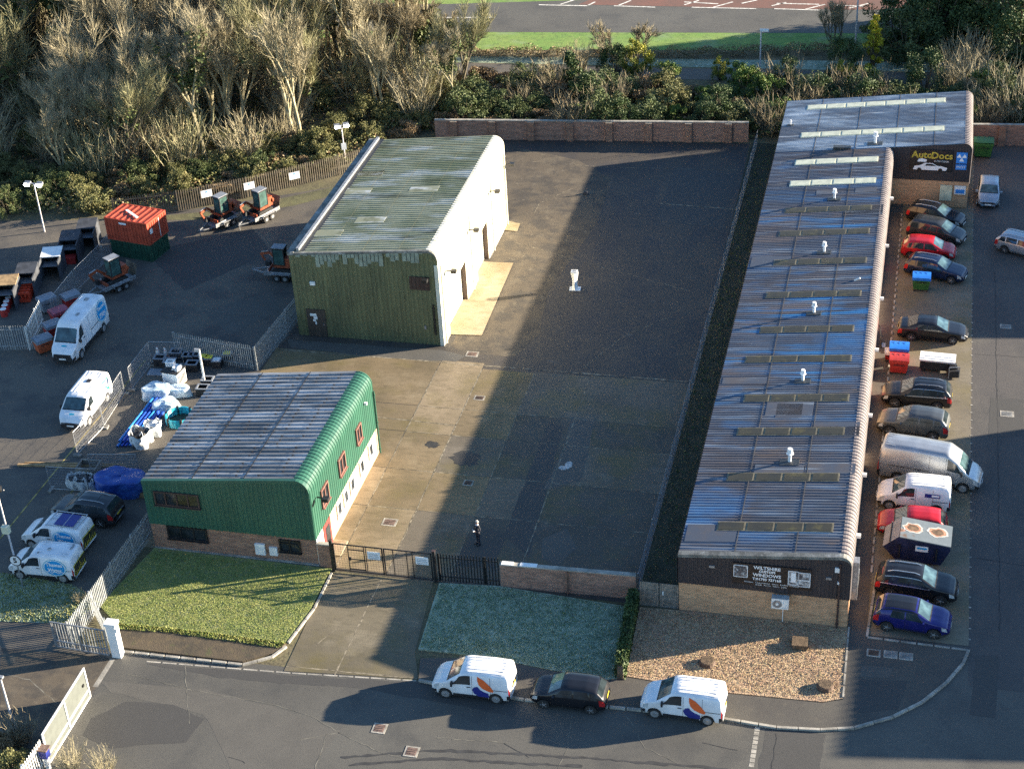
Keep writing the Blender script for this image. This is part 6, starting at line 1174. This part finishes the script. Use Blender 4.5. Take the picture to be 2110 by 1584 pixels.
def leafq(mb,p,s,r):
    a=Vector((r.uniform(-1,1),r.uniform(-1,1),r.uniform(-.6,1))).normalized(); b=a.cross(Vector((r.uniform(-1,1),r.uniform(-1,1),r.uniform(-1,1)))).normalized(); s*=r.uniform(.6,1.2)
    mb.add([p+a*s,p+b*s*.55,p-a*s,p-b*s*.55],[(0,1,2,3)])
def shrub_mesh(seed,rx,h,n=2400,size=.13,clumps=34,top=.0):
    r=random.Random(seed); lf,st=MB(),MB(); cs=[]
    for _ in range(clumps):
        a=r.uniform(0,2*PI); q=math.sqrt(r.random()); z=r.uniform(.12,1); w=math.sqrt(max(.05,1-(abs(z-.4)/.62)**2)) if not top else (1-z*.8)
        cs.append((Vector((rx*q*w*math.cos(a),rx*q*w*math.sin(a),h*z)),r.uniform(.16,.34)*min(rx,h)))
    for c,cr in cs:
        st.tube((c.x*.15,c.y*.15,0),tuple(c),.04,.012,4,False)
        for _ in range(n//clumps):
            d=Vector((r.gauss(0,1),r.gauss(0,1),r.gauss(0,.8))).normalized()*cr*r.random()**.4; p=c+d
            if p.z<.03: p.z=r.uniform(.03,.3)
            leafq(lf,p,size,r)
    return lf,st
def twiggy_mesh(seed,rx,h,n=500):
    r=random.Random(seed); st,tw=MB(),MB()
    for i in range(n//8):
        a=r.uniform(0,2*PI); q=r.random()**.6*rx; d=Vector((math.cos(a)*r.uniform(0,.7),math.sin(a)*r.uniform(0,.7),1)).normalized(); p=Vector((q*.5*math.cos(a),q*.5*math.sin(a),0)); L=h*r.uniform(.5,1.05); e=p+d*L; st.tube(p,e,.022,.008,3,False)
        for _ in range(9):
            s=p.lerp(e,r.uniform(.2,1)); v=(d+Vector((r.uniform(-1,1),r.uniform(-1,1),r.uniform(-.2,.7)))).normalized(); b=v.cross(Vector((r.uniform(-1,1),r.uniform(-1,1),1))).normalized()*.016; t_=s+v*h*r.uniform(.15,.4); tw.add([s-b,s+b,t_],[(0,1,2)])
    return st,tw
PROTO={}
def proto(key,parts):
    "parts: (name, mesh builder, material key) -> mesh datablocks"
    out=[]
    for nm,mb,mk_ in parts:
        if not mb.v: continue
        o=mb.build(nm,M[mk_]); out.append((nm,o.data)); bpy.data.objects.remove(o)
    PROTO[key]=out
def plant(key,name,label,cat,loc,rz=0,s=1,group=None,sz=None):
    o=thing(name,label,cat,loc,rz,group); o.scale=(s,s,sz or s)
    for nm,me in PROTO[key]:
        c=bpy.data.objects.new(nm,me); COL.objects.link(c); c.parent=o
    return o
for i in range(5):
    l,t,v=tree_mesh(11+i,11+i*.6,[.4,.6,.3,.7,.45][i],[2,3,1,4,3][i],1.0,5 if i in(2,) else 4,4,1.15,[0,.12,.3,0,.05][i]); proto('bare%d'%i,[('trunk',l,['bark_pale','bark_dark','bark_pale','bark_pale','bark_dark'][i]),('crown',t,['twig_tan','twig_olive','twig_tan','twig_tan','twig_brown'][i]),('ivy',v,'ivy')])
l,t,v=tree_mesh(31,10,.35,1,.7,5,4,1.0,.75); proto('ivytree',[('trunk',l,'bark_dark'),('crown',t,'twig_brown'),('ivy',v,'ivy')])
l,t,v=tree_mesh(37,8,1.1,2,.35,4,4,.9,0); proto('openbare',[('trunk',l,'bark_dark'),('crown',t,'twig_brown')])
for i,(mk_,rx,h) in enumerate((('ever',1.5,2.8),('ever',1.7,3.4),('lime',1.4,2.6),('yellow_leaf',1.5,3.4),('bramble',1.7,1.7),('bramble_brown',1.6,1.5),('ivy',1.8,2.6),('bramble',1.5,2.3))):
    a,b=shrub_mesh(50+i,rx,h,6400,.075); proto('shrub%d'%i,[('foliage',a,mk_),('stems',b,'bark_dark')])
a,b=shrub_mesh(70,1.25,5.6,3200,.13,46,1); proto('conifer',[('foliage',a,'gold_leaf'),('trunk',b,'bark_dark')])
a,b=shrub_mesh(71,1.5,5,3400,.14,46,1); proto('darkconifer',[('foliage',a,'ever'),('trunk',b,'bark_dark')])
for i,mk_ in enumerate(('twig_tan','twig_brown','twig_olive')):
    a,b=twiggy_mesh(80+i,1.5,2.6); proto('twiggy%d'%i,[('stems',a,'bark_pale' if i!=1 else 'bark_dark'),('twigs',b,mk_)])
rv=random.Random(2024)
def inside(p,poly):
    c=False; j=len(poly)-1
    for i in range(len(poly)):
        (x1,y1),(x2,y2)=poly[i],poly[j]
        if (y1>p[1])!=(y2>p[1]) and p[0]<(x2-x1)*(p[1]-y1)/(y2-y1)+x1: c=not c
        j=i
    return c
def scatter(poly,n,dmin,tries=6000):
    xs_=[p[0] for p in poly]; ys_=[p[1] for p in poly]; out=[]
    for _ in range(tries):
        p=(rv.uniform(min(xs_),max(xs_)),rv.uniform(min(ys_),max(ys_)))
        if inside(p,poly) and all((p[0]-q[0])**2+(p[1]-q[1])**2>dmin*dmin for q in out): out.append(p)
        if len(out)>=n: break
    return out
WOOD=[(-112,121),(-72,123),(-62,124.5),(-54,130),(-47,136),(-43,146),(-45,153),(-60,161),(-85,168),(-126,172),(-130,130)]
for i,(x,y) in enumerate(scatter(WOOD,112,2.6)):
    k=rv.choice([0,0,1,1,2,3,3,4]); s=rv.uniform(.95,1.4)*(1 if y>132 else .78)*(.8 if x>-50 else 1)
    plant('bare%d'%k,'bare_tree',['tall bare two stemmed tree with pale bark in the wood behind the depot','bare spreading tree with olive twigs in the wood behind the depot','single stemmed bare tree with ivy on its limbs in the wood','bare many stemmed tree with wide tan crown in the wood','dark barked bare tree with brown twigs in the wood'][k],'tree',(x,y,0),rv.uniform(0,6.28),s,['two stemmed bare trees of the wood','olive twigged bare trees of the wood','single stemmed bare trees of the wood','many stemmed bare trees of the wood','dark barked bare trees of the wood'][k])
FR=[(-108,113.5),(-70,116.5),(-65.5,117.8),(-60.8,120),(-55.7,123.4),(-49.5,128.5),(-46,133),(-43,140),(-43,148),(-52,136),(-58,129.5),(-64,125.5),(-75,125),(-108,124)]
LB={4:'low olive bramble thicket between depot fence and wood',5:'low brown bramble thicket between depot fence and wood',6:'ivy covered bush at the edge of the wood',7:'rounded olive bush at the edge of the wood'}
for x,y in scatter(FR,88,1.7):
    if -67<x and y<118.5 and x<-61: continue
    k=rv.choice([4,4,5,6,7,7]); plant('shrub%d'%k,'bramble_bush' if k<6 else 'wood_edge_bush',LB[k],'bush',(x,y,0),rv.uniform(0,6.28),rv.uniform(.7,1.15),{4:'olive bramble thickets',5:'brown bramble thickets',6:'ivy covered bushes',7:'olive bushes'}[k],rv.uniform(.6,1.1))
for x,y in scatter(WOOD,135,2.2):
    k=rv.choice([4,7,'t0','t2','t0','t2','t1']); 
    if isinstance(k,str): plant('twiggy'+k[1],'twiggy_shrub','bare twiggy shrub among the trunks of the wood','shrub',(x,y,0),rv.uniform(0,6.28),rv.uniform(1.4,2.5),'twiggy shrubs under the trees')
    else: plant('shrub%d'%k,'understorey_bush','leafy bush under the bare trees of the wood','bush',(x,y,0),rv.uniform(0,6.28),rv.uniform(.8,1.3),'leafy bushes under the trees')
# dark band behind the boundary wall
BAND=[(-42,137.6),(-14,139.8),(-11,140.2),(4,141.5),(8,143),(8,150),(-12,149.5),(-30,148.5),(-43,149)]
for x,y in scatter(BAND,84,1.75):
    k=rv.choice([6,4,5,'t1','t1','t0','t1',5]) if x<-30 else rv.choice([0,6,2,5,'t1',7,'t1',1])
    sc_=rv.uniform(.75,1.45)
    if isinstance(k,str): plant('twiggy'+k[1],'twiggy_shrub','bare twiggy shrub behind the long boundary wall','shrub',(x,y,0),rv.uniform(0,6.28),sc_*1.1,'twiggy shrubs behind the boundary wall')
    else: plant('shrub%d'%k,'hedge_bush',{0:'dark evergreen bush behind the boundary wall',1:'taller dark evergreen bush behind the boundary wall',2:'lighter green bush behind the boundary wall',4:'olive bramble behind the boundary wall',5:'brown bramble behind the boundary wall',6:'ivy leaved bush behind the boundary wall',7:'olive rounded bush behind the boundary wall'}[k],'bush',(x,y,0),rv.uniform(0,6.28),sc_,{0:'evergreen bushes by the wall',1:'taller evergreen bushes by the wall',2:'light green bushes by the wall',4:'olive brambles by the wall',5:'brown brambles by the wall',6:'ivy bushes by the wall',7:'olive bushes by the wall'}[k],sc_*rv.uniform(.7,1.05))
def at(key,name,label,cat,px,py,s=1,rz=0,sz=None): p=G(px,py); plant(key,name,label,cat,(p.x,p.y,0),rz,s,None,sz)
at('darkconifer','evergreen_shrub','upright dark evergreen shrub left of centre behind the boundary wall','shrub',1178,200,.95,1); at('twiggy0','twiggy_shrub','pale bare twigs rising above the upright dark evergreen','shrub',1190,150,1.2,1)
at('shrub3','sunlit_bush','sunlit yellow green bush before the main road verge','bush',1312,160,1.15,2); at('shrub1','evergreen_bush','dark half of the clump beside the sunlit yellow green bush','bush',1268,165,1.0,3)
at('openbare','bare_tree','dark branched bare tree standing in front of the main road','tree',1300,150,.95,.6); at('bare2','bare_tree','pale bare tree at the left end of the boundary wall','tree',948,232,.62,2.5)
at('ivytree','ivy_tree','tall tree wrapped in ivy at the right edge of the wood','tree',862,170,1.0,1); at('ivytree','ivy_tree','second ivy wrapped tree close to the tall one','tree',838,150,.95,3)
at('shrub3','sunlit_bush','small sunlit yellow shrub in the middle of the shrub band','bush',1485,165,.7,1); at('shrub2','green_bush','fresh green bush right of the small yellow shrub','bush',1520,185,1.0,1); at('shrub1','evergreen_bush','dark evergreen bush left of the long unit roof corner','bush',1622,192,.95,5); at('shrub2','green_bush','fresh green bush right of the sunlit yellow green one','bush',1375,180,.95,2)
at('conifer','golden_conifer','bright golden conifer above the long unit roof','conifer',1796,150,1.0,1); at('shrub1','evergreen_bush','dark evergreen bush immediately left of the golden conifer','bush',1735,165,1.2,1); at('shrub3','sunlit_bush','olive yellow bush in front of the golden conifer','bush',1735,190,.9,1); at('shrub2','green_bush','fresh green bush below the golden conifer','bush',1785,195,1.0,2); at('shrub1','evergreen_bush','large dark evergreen behind the wing roof','bush',1905,200,1.25,4); at('shrub3','sunlit_bush','yellow green bush right behind the dark evergreens','bush',1890,110,.9,4)
at('bare4','bare_tree','bare tree left of the tall street light','tree',1720,110,.5,4)
for i,(px,py,s) in enumerate(((1960,190,.5),(2010,215,.5),(2060,220,.55),(2100,260,.5),(2030,250,.42),(1990,160,.55))): p=G(px,py); plant('twiggy0','twiggy_shrub','pale twiggy shrub at the far right behind the wing','shrub',(p.x,p.y,0),i,s*3.0,'pale twiggy shrubs at the far right',s*3.2)
for i,(px,py,s,k) in enumerate(((1870,60,.75,'bare1'),(1930,80,.85,'ivytree'),(1985,95,.9,'ivytree'),(2050,110,.9,'ivytree'),(2100,120,.9,'bare4'),(2010,60,.9,'ivytree'),(2085,60,.9,'bare1'),(1940,40,.8,'bare4'))): p=G(px,py); plant(k,'far_tree','dark shaded tree in the far right corner group','tree',(p.x,p.y,0),i,s,'shaded trees in the far right corner')
for i,(px,py,s) in enumerate(((1870,95,2.0),(1920,70,2.4),(1975,60,2.6),(2030,75,2.4),(2085,50,2.7),(1900,30,2.2),(2060,20,2.6),(1990,25,2.4),(2105,110,2.3),(1840,60,1.7))): p=G(px,py+25); plant('shrub1' if i%3 else 'shrub6','far_evergreen','large dark evergreen mass in the far right corner group','tree',(p.x,p.y,0),i*1.3,s,'large evergreens in the far right corner')
for x,y in scatter([(6,143),(26,146),(26,165),(10,163),(2,150)],26,2.3): k=rv.choice([0,1,6,7,4]); plant('shrub%d'%k,'far_bush','dense bush among the shaded trees at the far right','bush',(x,y,0),rv.uniform(0,6),rv.uniform(.9,1.4),'bushes at the far right')
# scrub at the bottom left
at('twiggy0','dry_bush','dry tan bush at the foot of the tall white gate','bush',150,1584,.62,1); at('twiggy0','dry_bush','second dry tan bush spreading right along the bottom edge','bush',215,1592,.55,2); at('shrub5','bramble_bush','brown bramble in the bottom left corner','bush',15,1560,.8,1); at('twiggy1','twiggy_shrub','bare twigs around the thin post at the bottom left','shrub',45,1530,.7,3); at('shrub7','bramble_bush','olive bramble below the brown one at the bottom left','bush',30,1600,.7,2); at('twiggy0','dry_tuft','red brown twiggy tuft beside the palisade corner','tuft',165,1240,.33,2)
at('twiggy0','twiggy_shrub','small lone pale sapling at the dark edge of the wood','shrub',590,300,1.25,1)
# clipped hedge
r_=random.Random(8); a,b=Vector(g2(1306,1240,.1)),Vector(g2(1278,1398,.1)); hg=MB()
for _ in range(4600):
    t=r_.random(); c=a.lerp(b,t); f=r_.choice('tlr'); w_,h_=.24,1.0
    p=(c.x+(r_.uniform(-w_,w_) if f=='t' else (-w_ if f=='l' else w_))+r_.gauss(0,.05),c.y,.1+(h_ if f=='t' else r_.uniform(0,h_))+r_.gauss(0,.05)); leafq(hg,Vector(p),.09,r_)
o=thing('clipped_hedge','narrow clipped green hedge between frosty lawn and gravel garden','hedge',(0,0,0)); hg.build('foliage',M['ever'],o); d_=(b-a); mb=MB(); mb.prism([(a.x-.16,a.y),(a.x+.16,a.y),(b.x+.16,b.y),(b.x-.16,b.y)],.1,1.0); mb.build('inner_growth',M['bark_dark'],o)
# ground growth nobody could count
def carpet(name,poly,n,size,hfun,mats,label,cat,seed,flat=False,z0=0):
    r=random.Random(seed); mb=MB(); xs_=[p[0] for p in poly]; ys_=[p[1] for p in poly]; k=0
    while k<n:
        x,y=r.uniform(min(xs_),max(xs_)),r.uniform(min(ys_),max(ys_))
        if not inside((x,y),poly): continue
        k+=1; h=hfun(x,y); mb.cur=min(len(mats)-1,int(r.random()*len(mats)))
        if flat=='blade':
            a=r.uniform(0,6.28); dx,dy=math.cos(a)*size*.3,math.sin(a)*size*.3; mb.add([(x-dx,y-dy,z0),(x+dx,y+dy,z0),(x+r.uniform(-.6,.6)*size,y+r.uniform(-.6,.6)*size,z0+h*r.uniform(.5,1.2))],[(0,1,2)])
        elif flat: a=r.uniform(0,6.28); c,s_=math.cos(a)*size,math.sin(a)*size; q=.7; mb.add([(x+c,y+s_,z0+.02),(x-s_*q,y+c*q,z0+r.uniform(.01,.05)),(x-c,y-s_,z0+.02),(x+s_*q,y-c*q,z0+r.uniform(.01,.06))],[(0,1,2,3)])
        else: leafq(mb,Vector((x,y,z0+h*r.random()**.5)),size,r)
    o=mb.build(name,[M[m_] for m_ in mats]); return tag(o,label,cat,None,'stuff')
hump=lambda s,hi,lo=.15:(lambda x,y: lo+hi*max(0,mn.noise(Vector((x*s,y*s,3.3)))+.45))
carpet('undergrowth',WOOD,26000,.2,hump(.35,.9),['bramble','bramble_brown','ivy','bramble'],'low mixed undergrowth covering the floor of the wood','undergrowth',1)
carpet('bramble_cover',FR,24000,.15,hump(.5,1.3,.25),['bramble','bramble','bramble_brown','ivy'],'tangled bramble growth along the back of the depot fence','bramble',2)
carpet('bank_growth',[(-44,137.2),(-14,139.2),(10,142),(10,151),(-30,150),(-44,150.5)],15000,.17,hump(.5,.9,.2),['bramble_brown','bramble_brown','ever','bramble'],'dark low growth behind the boundary wall','undergrowth',3)
carpet('brown_hedge',[(-70,155.2),(-46,156.0),(-28,156.8),(-9,160),(14,161.5),(14,163),(-9,161.6),(-28,158.3),(-46,157.5),(-70,157)],34000,.085,hump(.7,.9,.4),['bramble_brown','twig_brown','bramble_brown','bramble'],'long brown winter hedge in front of the main road verge','hedge',4)
M['blade_a']=leafm('grass_blade',(.22,.26,.065),(.3,.31,.09)); M['blade_b']=leafm('dry_grass_blade',(.26,.26,.09),(.33,.32,.12)); M['blade_f']=leafm('frosted_blade',(.28,.36,.26),(.46,.53,.4)); M['blade_g']=leafm('green_blade',(.13,.2,.05),(.2,.27,.075))
LL=Q((318,1134),(680,1176),(670,1190),(638,1255),(588,1320),(350,1290),(240,1280),(208,1246)); RL=Q((908,1203),(1032,1210),(1298,1252),(1282,1393),(1240,1398),(1000,1350),(866,1334))
carpet('lawn_grass',LL,30000,.06,lambda x,y:.045,['blade_a','blade_a','blade_b','blade_g'],'yellowish green tufty grass of the left lawn','grass',5,'blade',.1)
carpet('frosty_grass',RL,26000,.07,lambda x,y:.09,['blade_f','blade_f','blade_g','blade_f'],'bluish frosted grass of the right lawn','grass',6,'blade',.1)
M['litter_y']=mat('yellow_litter',(.42,.34,.19),.9,0,.3,3); M['litter_r']=mat('red_litter',(.36,.22,.15),.9,0,.3,3); M['litter_b']=mat('brown_litter',(.3,.19,.1),.9,0,.3,3)
carpet('leaf_litter',Q((1322,1254),(1395,1260),(1744,1295),(1733,1434),(1695,1441),(1490,1421),(1296,1390)),12000,.035,lambda x,y:.03,['litter_y','litter_r','litter_b','litter_y'],'pale fallen leaves lying all over the gravel garden','leaf litter',7,True,.1)
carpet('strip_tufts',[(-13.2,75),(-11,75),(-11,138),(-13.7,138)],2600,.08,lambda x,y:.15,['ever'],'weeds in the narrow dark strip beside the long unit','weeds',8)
carpet('verge_tufts',Q((240,1284),(350,1293),(590,1323),(575,1335),(350,1303),(243,1296)),2200,.1,lambda x,y:.12,['blade_a','blade_b','blade_g'],'grass tufts along the top of the bare verge','grass',9,'blade',.1)
carpet('depot_grass',P((0,1180),(150,1205),(205,1240),(150,1285),(0,1280)),5000,.11,lambda x,y:.12,['blade_f','blade_b','blade_a'],'frosty rough grass beside the depot entrance','grass',10,'blade',.02)
M['dull_grass']=layered('dull_grass',(.1,.095,.045),[((.06,.06,.03),.6,.42,.6,.8),((.14,.14,.06),1.5,.52,.68,.6)],.95,.8,9)
structure('depot_verge',M['frost_soil'],P((0,1180),(150,1205),(205,1240),(150,1285),(0,1280)),.014)
structure('fence_verge',M['dull_grass'],[(-62,117.6),(-58.5,118.8),(-52,122.6),(-46,127),(-45,126),(-51,121),(-57.5,117.5),(-62,116.8)],.013)
